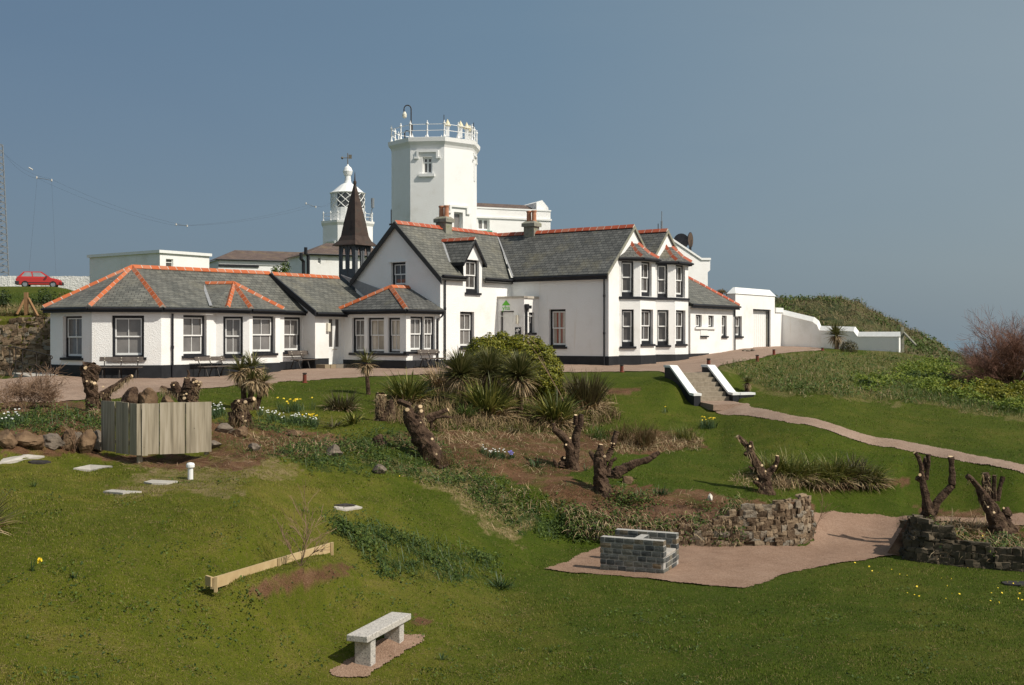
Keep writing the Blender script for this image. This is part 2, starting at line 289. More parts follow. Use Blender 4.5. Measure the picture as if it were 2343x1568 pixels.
# ------------------------------------------------------------------ ground heights
# columns of survey points: bearing column -> (distance, y seen there); z = -(y-770)/2600*distance
def Z(y, d): return -(y-HY)/F*d
LZ = -5.3
CO = {
 -1200:[(13,1568),(18,1230),(25.5,1050),(26.2,1000),(30,950),(34,927),(38,908),(46,876)],
 0:   [(13,1568),(18,1230),(25.5,1050),(26.2,1000),(30,950),(34,925),(38,905),(46,868)],
 115: [(13.3,1568),(18.5,1220),(26.2,1040),(27,985),(30,945),(34,930),(38,913),(46,862)],
 240: [(13.8,1568),(19,1215),(27.7,1035),(28.6,985),(31,950),(34,935),(38,912),(45.5,869)],
 440: [(15,1568),(20,1190),(27.9,1028),(29,985),(31,962),(33.5,942),(39,893),(47.8,866)],
 560: [(16,1568),(20,1200),(26.5,1045),(29,1000),(31.5,968),(34.5,940),(41.5,882),(50.5,859)],
 700: [(16.8,1568),(20.5,1290),(25,1110),(29,1030),(32,985),(35,950),(44.6,873),(53,846)],
 850: [(17.2,1568),(21,1330),(26,1130),(29.5,1035),(32,990),(36,945),(47,862),(54.5,843)],
 1000:[(17.27,1568),(22,1340),(27,1160),(30,1058),(32,1010),(37,940),(48,857),(55.5,840)],
 1171:[(17.27,1568),(22.5,1382),(27.5,1225),(30.3,1095),(32.5,1040),(38,960),(48.5,853),(60,833)],
 1300:[(17.27,1568),(23,1369),(28.3,1252),(29.8,1115),(32,1070),(38,975),(48.5,852),(58,834)],
 1400:[(17.27,1568),(23,1369),(28.5,1252),(29.8,1128),(32,1078),(38.5,985),(48,851),(56.5,837.5)],
 1500:[(17.27,1568),(23,1369),(28.5,1252),(29.8,1138),(31.5,1105),(39,990),(47,852),(57.8,834)],
 1575:[(17.27,1568),(23,1369),(28.5,1252),(29.7,1150),(31.5,1112),(43.3,922),(45.2,855),(60.5,824)],
 1640:[(17.27,1568),(23,1369),(28.5,1252),(29.6,1155),(31.5,1118),(43.4,921),(45.5,853),(64,812)],
 1705:[(17.27,1568),(23,1369),(28.5,1252),(29.5,1160),(31.5,1122),(42.4,928),(52,829),(68,801)],
 1800:[(17.27,1568),(23,1369),(28.5,1252),(29.8,1168),(31.5,1135),(39.7,948),(62,810),(73,795)],
 1880:[(17.27,1568),(23,1369),(28.5,1253),(30.5,1196),(31.8,1165),(38.3,968),(67,803),(72.5,798)],
 2000:[(17.27,1568),(23,1369),(28.0,1262),(31,1208),(32.3,1172),(37.6,1000),(62,828),(70.5,803)],
 2052:[(17.27,1568),(23,1369),(27.3,1275),(30.5,1212),(32.3,1173),(37.0,1012),(58,845),(70,806)],
 2090:[(17.27,1568),(23,1369),(27,1280),(28.4,1200),(32.3,1176),(36.7,1020),(56,858),(68,812)],
 2200:[(17.27,1568),(23,1369),(26.8,1284),(28.2,1200),(32,1182),(35.4,1040),(53,880),(63,835)],
 2342:[(17.27,1568),(23,1369),(26.6,1288),(28,1204),(31,1188),(33.8,1068),(50,905),(60,860)],
 3600:[(17.27,1568),(23,1369),(26,1300),(28,1260),(31,1200),(33.5,1080),(50,925),(60,890)],
}
XS = sorted(CO)
KD, KZ = [], []
for x in XS:
    c = CO[x]; d = [1.5, 8]; z = [min(-1.7, Z(c[0][1],c[0][0])), Z(c[0][1],c[0][0])+.05*(x<600)]
    for dd, y in c: d.append(dd); z.append(Z(y, dd))
    e, ez = d[-1], z[-1]
    if x <= 200:   d += [50.6, 51.4, 60, 88, 93, 140, 420]; z += [ez, .95, 1.75, 3.85, 4.05, 4.3, -30]
    elif x <= 1171: d += [e+9, e+14, 80, 95, 105, 160, 420]; z += [ez, ez+.3, 1.0, 3.2, 3.6, 3.2, -30]
    elif x <= 1650: d += [e+9, e+14, 85, 95, 105, 160, 420]; z += [ez+.1, ez+.2, .3, 1.0, 1.2, 0, -34]
    elif x <= 1900: d += [e+3, e+6, 84, 95, 105, 160, 420]; z += [ez+.05, ez+.1, -.5, -.8, -1.2, -7, -45]
    else: d += [e+3, e+8, 84, 95, 105, 160, 420]; z += [ez-.1, ez-.5, -2.6, -4, -6, -16, -50]
    KD.append(d); KZ.append(z)
KD = np.array(KD); KZ = np.array(KZ); XS = np.array(XS, float)
def hermite(x, X, Y):                       # monotone cubic through (X,Y), X (N,K) per query row, x (N,)
    h = np.diff(X, axis=1); dl = np.diff(Y, axis=1)/h; m = np.zeros_like(Y)
    a, b = dl[:,:-1], dl[:,1:]; hh = h[:,:-1]+2*h[:,1:]; gg = 2*h[:,:-1]+h[:,1:]
    with np.errstate(divide='ignore', invalid='ignore'):
        v = (hh+gg)/(hh/a+gg/b)
    m[:,1:-1] = np.where(a*b > 0, v, 0); m[:,0] = dl[:,0]; m[:,-1] = dl[:,-1]; m = np.nan_to_num(m)
    i = np.clip((x[:,None] >= X).sum(1)-1, 0, X.shape[1]-2); r = np.arange(len(x))
    H = h[r,i]; t = np.clip((x-X[r,i])/H, 0, 1); y0, y1, m0, m1 = Y[r,i], Y[r,i+1], m[r,i], m[r,i+1]
    return (2*t**3-3*t**2+1)*y0 + (t**3-2*t**2+t)*H*m0 + (-2*t**3+3*t**2)*y1 + (t**3-t**2)*H*m1
STT = Vector((7.15,45.1)); SW = Vector((.34,-.94)).normalized(); SCc = Vector((.94,.34)).normalized()      # stairs: top centre, way down, across
EB0, EB1 = np.array((-4.62,17.5,-3.82)), np.array((-3.36,21.1,-3.93)); EBD = (EB1-EB0)[:2]; EBL = float(np.hypot(*EBD)); EBD = EBD/EBL
TX = np.arange(-1200, 3601, 6.0); n0 = len(TX)
TD = np.stack([hermite(TX, np.tile(XS,(n0,1)), np.tile(KD[:,k],(n0,1))) for k in range(KD.shape[1])], 1)
TZ = np.stack([hermite(TX, np.tile(XS,(n0,1)), np.tile(KZ[:,k],(n0,1))) for k in range(KZ.shape[1])], 1)
def wob(X, Y):
    return (np.sin(X*1.7+.6*np.sin(Y*.9))*np.cos(Y*1.3+X*.4) + .6*np.sin(X*3.9+Y*2.1+1.3)*np.sin(Y*4.3-X*1.2) + .35*np.sin(X*8.3-Y*3.1)*np.cos(Y*9.1+X*2.7))
def gz_cols(px, d):
    px = np.clip(px, -1199, 3599); f = (px+1200)/6; i = np.minimum(f.astype(int), n0-2); w = (f-i)[:,None]
    z = hermite(d, TD[i]*(1-w)+TD[i+1]*w, TZ[i]*(1-w)+TZ[i+1]*w)
    X = (px-CX)/F*d
    amp = np.clip((d-14)/8, .3, 1)*.035*np.where((d > 25) & (d < 33) & (px < 1240), 2.2, 1) * np.where(d > 44, .35, 1) * (1-.75*np.clip((px-1240)/120,0,1)*np.clip((d-18)/4,0,1))
    z = z + amp*wob(X, d)
    ex, ey = X-EB0[0], d-EB0[1]; eu = (ex*EBD[0]+ey*EBD[1])/EBL; ev_ = ex*EBD[1]-ey*EBD[0]      # level strip along the timber edging
    zl = EB0[2]+(EB1[2]-EB0[2])*np.clip(eu,0,1)-.02; m_ = np.clip(1-np.abs(ev_-.12)/.6,0,1)*np.clip(1.15-np.abs(eu-.5)*1.9,0,1); m_ = np.clip(m_*2.2,0,1); z = z*(1-m_)+zl*m_
    dx, dy = X-STT.x, d-STT.y; c = dx*SCc.x+dy*SCc.y; w = dx*SW.x+dy*SW.y            # the stairs are cut into the bank
    return np.where((np.abs(c) < .86) & (w > -.3) & (w < 2.4), np.minimum(z, -1.55-.655*np.clip(w,0,1.65)), z)
def gz(X, Y):
    X = np.atleast_1d(np.asarray(X, float)); Y = np.maximum(np.atleast_1d(np.asarray(Y, float)), 1.6)
    return gz_cols(CX+F*X/Y, Y)
def gz1(X, Y): return float(gz(X, Y)[0])
# ground sheet
gx = np.unique(np.concatenate([np.arange(-1200,-100,40), np.arange(-100,2460,7.0), np.arange(2460,3601,40)]))
gd = np.concatenate([[1.6,3,5,7,9,10.5], np.geomspace(11.5, 40, 230), np.geomspace(40.25, 75, 120), np.geomspace(76, 420, 60)])
GX, GD = np.meshgrid(gx, gd)
GZ = gz_cols(GX.ravel(), GD.ravel()).reshape(GX.shape)
SY = HY - F*GZ/GD                            # where each node is seen
VIS = np.minimum.accumulate(SY, axis=0)      # first-hit profile per column
def G(x, y):                                 # ground point seen at (x, y)
    x = np.atleast_1d(np.asarray(x, float)); y = np.atleast_1d(np.asarray(y, float)); out = np.zeros((len(x),3))
    for s in range(0, len(x), 4000):
        xs, ys = x[s:s+4000], y[s:s+4000]; ci = np.clip(np.searchsorted(gx, xs), 0, len(gx)-1)
        P = VIS[:, ci]; i = np.clip((P > ys[None]).sum(0), 1, len(gd)-1); r = np.arange(len(xs))
        a, b = P[i-1,r], P[i,r]; t = np.where(a-b > 1e-6, (a-ys)/(a-b+1e-9), 1); t = np.clip(t,0,1); d = gd[i-1]*(1-t)+gd[i]*t
        out[s:s+4000,0] = (xs-CX)/F*d; out[s:s+4000,1] = d; out[s:s+4000,2] = gz_cols(xs, d)
    return out
def G1(x, y): return Vector(G(x, y)[0])
def Gq(z, zx, zy): return G1(*q(z, zx, zy))
def inpoly(X, Y, P):
    X = np.asarray(X); c = np.zeros(X.shape, bool); n = len(P)
    for k in range(n):
        x0, y0 = P[k]; x1, y1 = P[(k+1)%n]
        if y0 == y1: continue
        c ^= ((y0 > Y) != (y1 > Y)) & (X < (x1-x0)*(Y-y0)/(y1-y0)+x0)
    return c
def soft(X, Y, polys, jit=14):               # noisy membership of a patch outline
    m = np.zeros(X.shape); 
    for P in polys: m = np.maximum(m, inpoly(X+jit*wob(X/37.0, Y/19.0), Y+jit*.45*wob(Y/17.0+3, X/41.0), P).astype(float))
    return m
# building frame: a along the hostel's front, b out of it
AO = Vector((-14.5,47)); UA = Vector((math.cos(math.radians(54)), math.sin(math.radians(54)))); VB = Vector((UA.y,-UA.x))
def pl(a, b): return AO+UA*a+VB*b
def pl3(a, b, z): p = pl(a,b); return Vector((p.x,p.y,z))
# patches of bare soil, dead grass and dark lush growth
SOILP = [[(0,955),(235,945),(240,1045),(0,1040)],[(480,960),(700,985),(860,1010),(700,1045),(480,1050)],[(860,1000),(1040,985),(1290,985),(1420,1005),(1370,1050),(1290,1090),(1150,1075),(1000,1050)],
  [(990,1050),(1290,1090),(1330,1110),(1500,1112),(1700,1140),(1860,1155),(1850,1225),(1650,1190),(1300,1172),(1230,1120),(1080,1080)],[(230,1040),(600,1045),(560,1070),(420,1075),(240,1058)],
  [(1890,1095),(2050,1090),(2090,1110),(1960,1122),(1860,1118)],[(560,1340),(640,1320),(760,1290),(830,1300),(700,1340),(600,1370)],[(0,910),(150,905),(240,945),(0,950)],[(1330,990),(1600,985),(1610,1030),(1400,1040)],[(2090,1160),(2342,1180),(2342,1262),(2120,1235)],
  [(940,1405),(1000,1415),(960,1440),(930,1430)],[(1380,880),(1450,870),(1470,900),(1400,905)]]
DRYP = [[(1650,835),(1900,806),(2060,806),(2200,870),(2342,930),(2342,960),(2060,920),(1760,900),(1700,870)],[(-300,700),(130,715),(130,760),(-300,770)],[(800,1040),(1060,1075),(1180,1135),(1200,1250),(1080,1150),(960,1105)],
  [(1000,1110),(1080,1120),(1240,1190),(1160,1240)],[(250,1040),(640,1045),(700,1090),(520,1100),(300,1070)],[(300,1085),(560,1080),(560,1130),(240,1135)]]
LUSHP = [[(600,1040),(700,1010),(820,1000),(900,985),(1000,1005),(1010,1055),(1090,1090),(1170,1130),(1250,1160),(1330,1185),(1330,1225),(1200,1230),(1130,1175),(1060,1120),(900,1085),(720,1075)],
  [(740,1190),(800,1200),(860,1200),(930,1235),(1000,1245),(1080,1270),(1150,1290),(1130,1325),(1050,1335),(960,1330),(890,1320),(830,1275),(790,1240)],[(490,960),(620,962),(740,968),(725,985),(600,985)]]
vis = (SY - VIS) < 3
soil = soft(GX, SY, SOILP); dry = soft(GX, SY, DRYP, 20); lush = soft(GX, SY, LUSHP)
lawnA = lambda x, y: np.clip((x-(1000+.55*(y-1250)))/420+.5+.12*wob(x/90,y/60), 0, 1)   # yellower moss on the mound, fresh mown green beyond
lawn = np.where(GD > 36, .8, lawnA(GX, SY))
near = (GD < 44)
dry = dry*np.where(GX > 1600, .6, 1); soil = soil*near; lush = lush*near
hillm = np.clip((GD-49)/4, 0, 1)*(GX < 300)*np.clip((62-GD)/6, 0, 1); dry = np.maximum(dry, hillm)
gt = NT('grass_ground')
def attr(n): x = gt.n('ShaderNodeAttribute'); x.attribute_name = n; return x.outputs['Fac']
big = gt.noise(.16, 5, .65, 'Pos'); mid = gt.noise(1.1, 5, .7, 'Pos'); fine = gt.noise(14, 4, .75, 'Pos'); tiny = gt.noise(55, 3, .7, 'Pos')
gf = gt.math('ADD', gt.math('MULTIPLY', big, .5), gt.math('MULTIPLY', mid, .5)); g = gt.mix(attr('lawn'), gt.ramp(gf, [(.066,.084,.006),(.10,.112,.010),(.16,.14,.026)], .38, .62), gt.ramp(gf, [(.037,.061,.004),(.054,.079,.006),(.09,.097,.014)], .38, .64))
g = gt.mix(gt.math('MULTIPLY', gt.ramp(fine, [(0,0,0),(.75,.75,.75)], .52, .7), gt.math('SUBTRACT', 1.0, gt.math('MULTIPLY', attr('lawn'), .5))), g, (.16,.115,.05))
g = gt.mix(gt.ramp(tiny, [(.65,.65,.65),(0,0,0)], .35, .55), g, (.03,.042,.008))
dr = gt.ramp(fine, [(.09,.085,.02),(.20,.15,.07),(.27,.205,.115)], .35, .65)
sl = gt.ramp(gt.math('ADD', gt.math('MULTIPLY', mid, .4), gt.math('MULTIPLY', tiny, .6)), [(.05,.026,.014),(.13,.068,.036),(.23,.145,.085)], .38, .66)
lu = gt.ramp(fine, [(.018,.035,.008),(.04,.06,.014)], .4, .6)
brk = gt.ramp(mid, [(0,0,0),(1,1,1)], .40, .52)
g = gt.mix(gt.math('MULTIPLY', attr('dry'), gt.ramp(gt.noise(2.4,5,.7,'Pos'), [(.25,.25,.25),(.9,.9,.9)], .4, .58)), g, dr)
g = gt.mix(gt.math('MULTIPLY', attr('soil'), gt.ramp(gt.noise(1.7,5,.7,'Pos'), [(.45,.45,.45),(1,1,1)], .36, .5)), g, sl)
g = gt.mix(gt.math('MULTIPLY', attr('lush'), gt.ramp(gt.noise(1.9,5,.75,'Pos'), [(0,0,0),(.9,.9,.9)], .42, .58)), g, lu)
gt.col(g); gt.b.inputs['Roughness'].default_value = 1; gt.b.inputs['Specular IOR Level'].default_value = .1
gt.bump(gt.math('ADD', gt.math('MULTIPLY', fine, .6), gt.math('MULTIPLY', tiny, .5)), .9, .05)
GV = np.stack([(GX-CX)/F*GD, GD, GZ], -1).reshape(-1,3); nx = len(gx); ii = np.arange((len(gd)-1)*(nx)).reshape(len(gd)-1, nx)[:,:-1].ravel()
ground = build_np('ground', GV, np.stack([ii, ii+1, ii+nx+1, ii+nx], 1), gt.m, smooth=True, base=(0,0,0), attr=dict(soil=soil.ravel(), dry=dry.ravel(), lush=lush.ravel(), lawn=lawn.ravel()))
tag(ground, kind='structure')
# sea far below the cliff
s = MB(); s.face([(-9000,300,-58),(14000,300,-58),(14000,15000,-58),(-9000,15000,-58)])
st = NT('hazed_sea_water'); st.col((.115,.17,.215)); st.b.inputs['Roughness'].default_value = .9; st.bump(st.noise(.05,6), .6, 1)  # base colour stands in for distance haze, matched to the horizon sky
tag(s.build('sea', st.m, base=(0,300,-58)), kind='structure')
# gravel sheets laid on the ground, ragged at the edge
def sheet(name, world_poly, cell, mat, lift=.022, rag=.04, drop=None):
    P = [(p[0],p[1]) for p in world_poly]; xs = [p[0] for p in P]; ys = [p[1] for p in P]
    X, Y = np.meshgrid(np.arange(min(xs)-.2, max(xs)+.2, cell), np.arange(min(ys)-.2, max(ys)+.2, cell))
    m = inpoly(X+rag*wob(X*2,Y*2)+rag*.5*wob(X*7,Y*6), Y+rag*wob(Y*2.3,X*2.1), P)
    if drop is not None:
        for D in drop: m &= ~inpoly(X, Y, D)
    k = m[:-1,:-1]; idx = np.arange(X.size).reshape(X.shape); a = idx[:-1,:-1][k]
    Fc = np.stack([a, a+1, a+X.shape[1]+1, a+X.shape[1]], 1); used, inv = np.unique(Fc, return_inverse=True); Fc = inv.reshape(Fc.shape)
    xx, yy = X.ravel()[used], Y.ravel()[used]
    jx = cell*.3*wob(xx*9,yy*8); jy = cell*.3*wob(yy*9.5,xx*7.7)
    V = np.stack([xx+jx, yy+jy, gz(xx+jx,yy+jy)+lift+.012*wob(xx*1.3,yy*1.1)], 1)
    return tag(build_np(name, V, Fc, mat, smooth=True), kind='structure')
def gravel(name, a, b, c):
    t = NT(name); v = t.n('ShaderNodeTexVoronoi'); v.inputs['Scale'].default_value = 38; t.l(t.tc.outputs['Object'], v.inputs['Vector'])
    x = t.mix(.45, t.ramp(v.outputs['Color'], [a,b,c], .15,.85), t.ramp(t.noise(.7,6,.7), [a,b,c], .35,.65))
    x = t.mix(t.ramp(t.noise(2.6,5,.75), [(0,0,0),(.6,.6,.6)], .6,.72), x, (.14,.085,.06))
    t.col(x); t.b.inputs['Roughness'].default_value = .95; t.b.inputs['Specular IOR Level'].default_value = .1; t.bump(t.math('ADD', v.outputs['Distance'], t.noise(90,3)), .7, .02); return t.m
GRAV = gravel('pink_gravel', (.235,.158,.112), (.31,.22,.165), (.38,.28,.215)); GRAVR = gravel('red_gravel', (.20,.124,.084), (.275,.178,.124), (.345,.238,.172))
EDGE = [(-260,935),(-60,927),(0,924),(60,920),(150,918),(215,914),(330,905),(460,891),(540,883),(622,877.6),(720,870.5),(817,863.6),(910,859.5),(1000,857),(1171,854.5),(1300,852.5),(1400,851.5),(1500,850)]
tp = [tuple(G1(*e).xy) for e in EDGE]
tp += [tuple(STT-SCc*.9-SW*.1), tuple(STT+SCc*.9-SW*.1)]
tp += [tuple(G1(x,y).xy) for x, y in ((1641,839),(1700,826.5),(1739,820),(1767,811.5),(1820,806),(1882,802))]
tp += [tuple(pl(42,12)), tuple(pl(42,9)), tuple(pl(30,7)), tuple(pl(23,6)), tuple(pl(16,0)), tuple(pl(9,-3)), tuple(pl(2,-3.5)), tuple(pl(-1.4,-2.2)), tuple(pl(-2.6,-2.9)), tuple(pl(-4.6,-4.2)), tuple(G1(-250,880).xy)]
terrace = sheet('gravel_terrace', tp, .11, GRAV)
PATH = [(1606,925),(1640,948),(1711,953),(1804,969),(1920,997),(2056,1028),(2101,1037),(2200,1057),(2342,1087),(2480,1116),(2900,1205),(2900,1185),(2480,1096),(2342,1067),(2200,1037),(2101,1017.5),(2056,1008),(1920,978),(1804,952),(1716,932),(1712,924)]
path = sheet('gravel_path', [tuple(G1(*p).xy) for p in PATH], .05, GRAV, rag=.018)
BBQ = [(1240,1304),(1380,1248),(1420,1232),(1560,1236),(1700,1249),(1840,1252),(1862,1238),(1852,1205),(1846,1172),(1900,1171),(2000,1178),(2100,1184),(2200,1186),(2342,1178),(2440,1176),(2850,1172),(2850,1200),(2440,1200),(2342,1205),(2280,1199),(2100,1196),(2075,1215),(2062,1270),(2000,1279),(1900,1293),(1800,1312),(1745,1335),(1700,1347),(1600,1341),(1480,1325),(1340,1313)]
bbqp = sheet('gravel_patio', [tuple(G1(*p).xy) for p in BBQ], .05, GRAVR, rag=.025)
PAD = [tuple(G1(*p).xy) for p in ((752,1538),(800,1505),(905,1455),(975,1455),(960,1475),(830,1552),(770,1552))]
pad = sheet('gravel_bench_pad', PAD, .028, GRAVR, lift=.02, rag=.03)
WPOLY = [tp, [tuple(G1(*p).xy) for p in PATH], [tuple(G1(*p).xy) for p in BBQ], PAD]
# grassy mound behind the boundary wall
HS = [(1600,735),(1680,700),(1775,681),(1880,677),(1960,688),(2030,722),(2080,752),(2130,774),(2190,806),(2300,850)]
hx = np.arange(1600, 2301, 5.0); hd = np.concatenate([np.linspace(76,92,60), np.linspace(92.4,150,60)])
HX, HD = np.meshgrid(hx, hd)
top = np.interp(HX, [p[0] for p in HS], [Z(p[1],91) for p in HS]); foot = np.interp(HX, [1600,1800,2060,2300], [-.4,-.2,-1.2,-4])
t_ = np.clip((HD-76.5)/14.5, 0, 1); s_ = np.sin(t_*math.pi/2)**1.1; bk = np.clip((HD-95)/40, 0, 1)
HZ = foot+(top-foot)*s_ - 9*bk**1.5 - .3; HXW = (HX-CX)/F*HD; HZ += .22*wob(HXW*.8,HD*.7)*np.clip(t_*3,0,1)
ht = NT('rough_hill_grass'); c = ht.ramp(ht.noise(.55,6,.7,'Pos'), [(.05,.065,.014),(.10,.10,.028),(.20,.155,.075)], .36,.62)
ht.col(ht.mix(ht.ramp(ht.noise(5,5,.75,'Pos'), [(.8,.8,.8),(0,0,0)], .38,.55), c, (.022,.035,.008))); ht.b.inputs['Roughness'].default_value = 1; ht.bump(ht.noise(6,6,.7), 1, .25)
hw = len(hx); ii = np.arange((len(hd)-1)*hw).reshape(-1,hw)[:,:-1].ravel()
hill = build_np('hill', np.stack([HXW,HD,HZ],-1), np.stack([ii,ii+1,ii+hw+1,ii+hw],1), ht.m, smooth=True, base=(28,80,0)); tag(hill, kind='structure')
# ------------------------------------------------------------------ walls and windows
class Wall:
    """vertical wall seen from outside, p0 left -> p1 right; prof = outline [(s,z)] or None for a plain rectangle"""
    def __init__(s, p0, p1, zb, zt=None, prof=None):
        s.p0, s.p1 = Vector(p0), Vector(p1); s.L = (s.p1-s.p0).length; s.t = (s.p1-s.p0)/s.L; s.n = Vector((s.t.y, -s.t.x))
        s.prof = prof or [(0,zb),(s.L,zb),(s.L,zt),(0,zt)]; s.holes = []; s.zb = zb; s.rv = .15
    def P(s, u, z, o=0): w = s.p0+s.t*u+s.n*o; return Vector((w.x,w.y,z))
    def sx(s, x): k = (x-CX)/F; return (k*s.p0.y-s.p0.x)/(s.t.x-k*s.t.y)
    def zy(s, u, y): return Z(y, s.p0.y+s.t.y*u)
    def hole(s, x0, x1, y0, y1):
        a, b = s.sx(x0), s.sx(x1); a, b = max(a,.09), min(b,s.L-.06); m = (a+b)/2; r = (a, b, s.zy(m, y1), s.zy(m, y0)); s.holes.append(r); return r
    def holeq(s, z, x0, x1, y0, y1):
        X0, Y0 = q(z,x0,y0); X1, Y1 = q(z,x1,y1); return s.hole(X0, X1, Y0, Y1)
    def box(s, mb, u0, u1, z0, z1, o0, o1):
        mb.hexa([s.P(u0,z0,o1), s.P(u1,z0,o1), s.P(u1,z0,o0), s.P(u0,z0,o0), s.P(u0,z1,o1), s.P(u1,z1,o1), s.P(u1,z1,o0), s.P(u0,z1,o0)])
    def mesh(s, mb, back=True):
        loops = [[Vector((u,z,0)) for u, z in s.prof]] + [[Vector(c) for c in ((a,z0,0),(a,z1,0),(b,z1,0),(b,z0,0))] for a,b,z0,z1 in s.holes]
        flat = [p for L in loops for p in L]; i = len(mb.v); mb.v += [s.P(p.x,p.y) for p in flat]
        for tri in tessellate_polygon(loops):
            a, b, c = [s.P(flat[k].x, flat[k].y) for k in tri]; n = (b-a).cross(c-a); tri = tri if n.dot(Vector((s.n.x,s.n.y,0))) > 0 else tri[::-1]
            mb.f.append(tuple(i+k for k in tri))
        for a,b,z0,z1 in s.holes:
            for (u0,w0),(u1,w1) in (((a,z0),(a,z1)),((a,z1),(b,z1)),((b,z1),(b,z0)),((b,z0),(a,z0))):
                mb.face([s.P(u0,w0), s.P(u1,w1), s.P(u1,w1,-s.rv-.12), s.P(u0,w0,-s.rv-.12)])
def window(w, r, parent, style='2', pane=GLASS, sill=True, fr=.075, name='window', curtain=False, open_low=0, sash=WHITEP):
    a,b,z0,z1 = r; R = -w.rv; f = MB()                       # black box frame
    for u0,u1,y0,y1 in ((a,a+fr,z0,z1),(b-fr,b,z0,z1),(a+fr,b-fr,z1-fr,z1),(a+fr,b-fr,z0,z0+fr*.8+open_low)): w.box(f,u0,u1,y0,y1,R-.1,R)
    fo = f.build(name, BLACK, parent)
    A,B,Y0,Y1 = a+fr,b-fr,z0+fr*.8+open_low,z1-fr; zm = (Y0+Y1)/2; m = MB(); st = .05
    def ring(u0,u1,y0,y1,o,bars,bot=.055):
        w.box(m,u0,u0+st,y0,y1,o-.04,o); w.box(m,u1-st,u1,y0,y1,o-.04,o); w.box(m,u0+st,u1-st,y1-st,y1,o-.04,o); w.box(m,u0+st,u1-st,y0,y0+bot,o-.04,o)
        for k in range(1,bars): c = u0+(u1-u0)*k/bars; w.box(m,c-.013,c+.013,y0+bot,y1-st,o-.035,o-.004)
    if style[0] in '12':
        n = int(style[0]); ring(A,B,zm-.02,Y1,R-.02,n); ring(A,B,Y0,zm+.025,R-.064,n,.09)
        so_ = m.build('sash', sash, fo)
    elif style == 'c':                                       # single casement
        ring(A,B,Y0,Y1,R-.03,2); so_ = m.build('casement', sash, fo)
    g = MB(); g.face([w.P(A,Y0,R-.085), w.P(B,Y0,R-.085), w.P(B,Y1,R-.085), w.P(A,Y1,R-.085)]); g.build('pane', pane, fo)
    if curtain:
        g = MB()
        for c in (.3,.62): w.box(g, A+(B-A)*c, A+(B-A)*(c+.1), Y0, Y1-.06, R-.083, R-.078)
        g.build('curtain', CURT, fo)
    if sill:
        g = MB(); e = .1; w.box(g, a-e, b+e, z0-.11, z0, -.02, .09); w.box(g, a, b, z0-.03, z0+.004, R-.02, -.02); g.build('sill', BLACK, fo)
    return fo
def ridge(lst, mm, p, q_, w=.15, seg=.42, drop=.1, side=None):
    mb = MB(); lst.append(mb)
    p, q_ = Vector(p), Vector(q_); d = q_-p; L = d.length; d /= L; sd = d.cross(Vector((0,0,1))).normalized(); up = sd.cross(d)
    n = max(1, round(L/seg)); g = .036
    for k in range(n):
        a = p+d*(L*k/n+g/2); b = p+d*(L*(k+1)/n-g/2); j = .006*random.uniform(-1,1)
        for sg in (1,-1):
            f0 = [a+up*(.05+j), a+sd*sg*w-up*(drop-j), a+sd*sg*w-up*(drop+.03), a+up*.015]
            mb.prism(f0, b-a)
    c = [p+up*.042, p+sd*w-up*(drop+.008), p-sd*w-up*(drop+.008)]; mm.prism(c, d*L)
def gutter(mb, p, q_, out, h=.17):                            # black fascia board and half-round gutter
    p, q_ = Vector(p), Vector(q_); o = Vector((out[0],out[1],0)).normalized()
    mb.hexa([p-Vector((0,0,h)), q_-Vector((0,0,h)), q_-Vector((0,0,h))-o*.04, p-Vector((0,0,h))-o*.04, p, q_, q_-o*.04, p-o*.04])
    mb.tube([p+o*.055-Vector((0,0,.05)), q_+o*.055-Vector((0,0,.05))], .055, 8)
def plinth(mb, pts, zt, zb, o=.03):
    for p0, p1 in zip(pts, pts[1:]):
        w = Wall(p0, p1, zb, zt); w.box(mb, -o*.6, w.L+o*.6, zb, zt, -.06, o)
def pipe(pts, parent, r=.045, extra=()):
    m = MB(); m.tube(pts, r, 8)
    for p in extra: m.tube([Vector(p)-Vector((0,0,.06)), Vector(p)+Vector((0,0,.06))], r*1.35, 8)
    return m.build('drainpipe', BLACK, parent)
H = thing('hostel_house', 'long white rendered house with black trim, slate roofs, orange ridge tiles and copper spire', 'house', (-4,58,-1.7))
EZ = 1.06                                                      # annexe wall head
# ---- annexe: half-octagon end, straight front with canted bay
E0, E1, E2 = pl(-1.94,-4.93), pl(-1.94,-1.94), pl(0,0)
FR = pl(8.69,-.77); wf = Wall(E2, FR, -2.3, EZ)
b0 = wf.sx(q('B',305,0)[0]); fd = wf.t
def fp(u, o): v = wf.P(u, 0, o); return Vector((v.x,v.y))
# canted facet at 45 degrees: find its run so that its outer edge is where it is seen
k = (q('B',635,0)[0]-CX)/F; e_ = (wf.t+wf.n); p_ = fp(b0,0); run = (k*p_.y-p_.x)/(e_.x-k*e_.y)
k2 = (q('B',938,0)[0]-CX)/F; p2 = fp(b0+run, run); w2 = (k2*p2.y-p2.x)/(wf.t.x-k2*wf.t.y)
B0, B1, B2, B3 = fp(b0,0), fp(b0+run,run), fp(b0+run+w2,run), fp(b0+run+w2+.12,0)
m = MB()
we = Wall(E0, E1, -2.3, EZ); r = we.holeq('A',622,808,775,1185); we.mesh(m); window(we, r, H, '2', GLASSN)
wc = Wall(E1, E2, -2.3, EZ); r = wc.holeq('A',1104,1424,768,1182); wc.mesh(m); window(wc, r, H, '2', GLASSN, fr=.11)
w = Wall(E2, B0, -2.3, EZ); r = w.holeq('A',1812,2042,765,1165); w.mesh(m); window(w, r, H, '2', GLASSN, fr=.1)
w = Wall(B0, B1, -2.3, EZ); r = w.holeq('B',377,571,778,1165); w.mesh(m); window(w, r, H, '2', GLASSN, fr=.09)
w = Wall(B1, B2, -2.3, EZ); r = w.holeq('B',668,892,775,1142); w.mesh(m); window(w, r, H, '2', GLASSN, fr=.1)
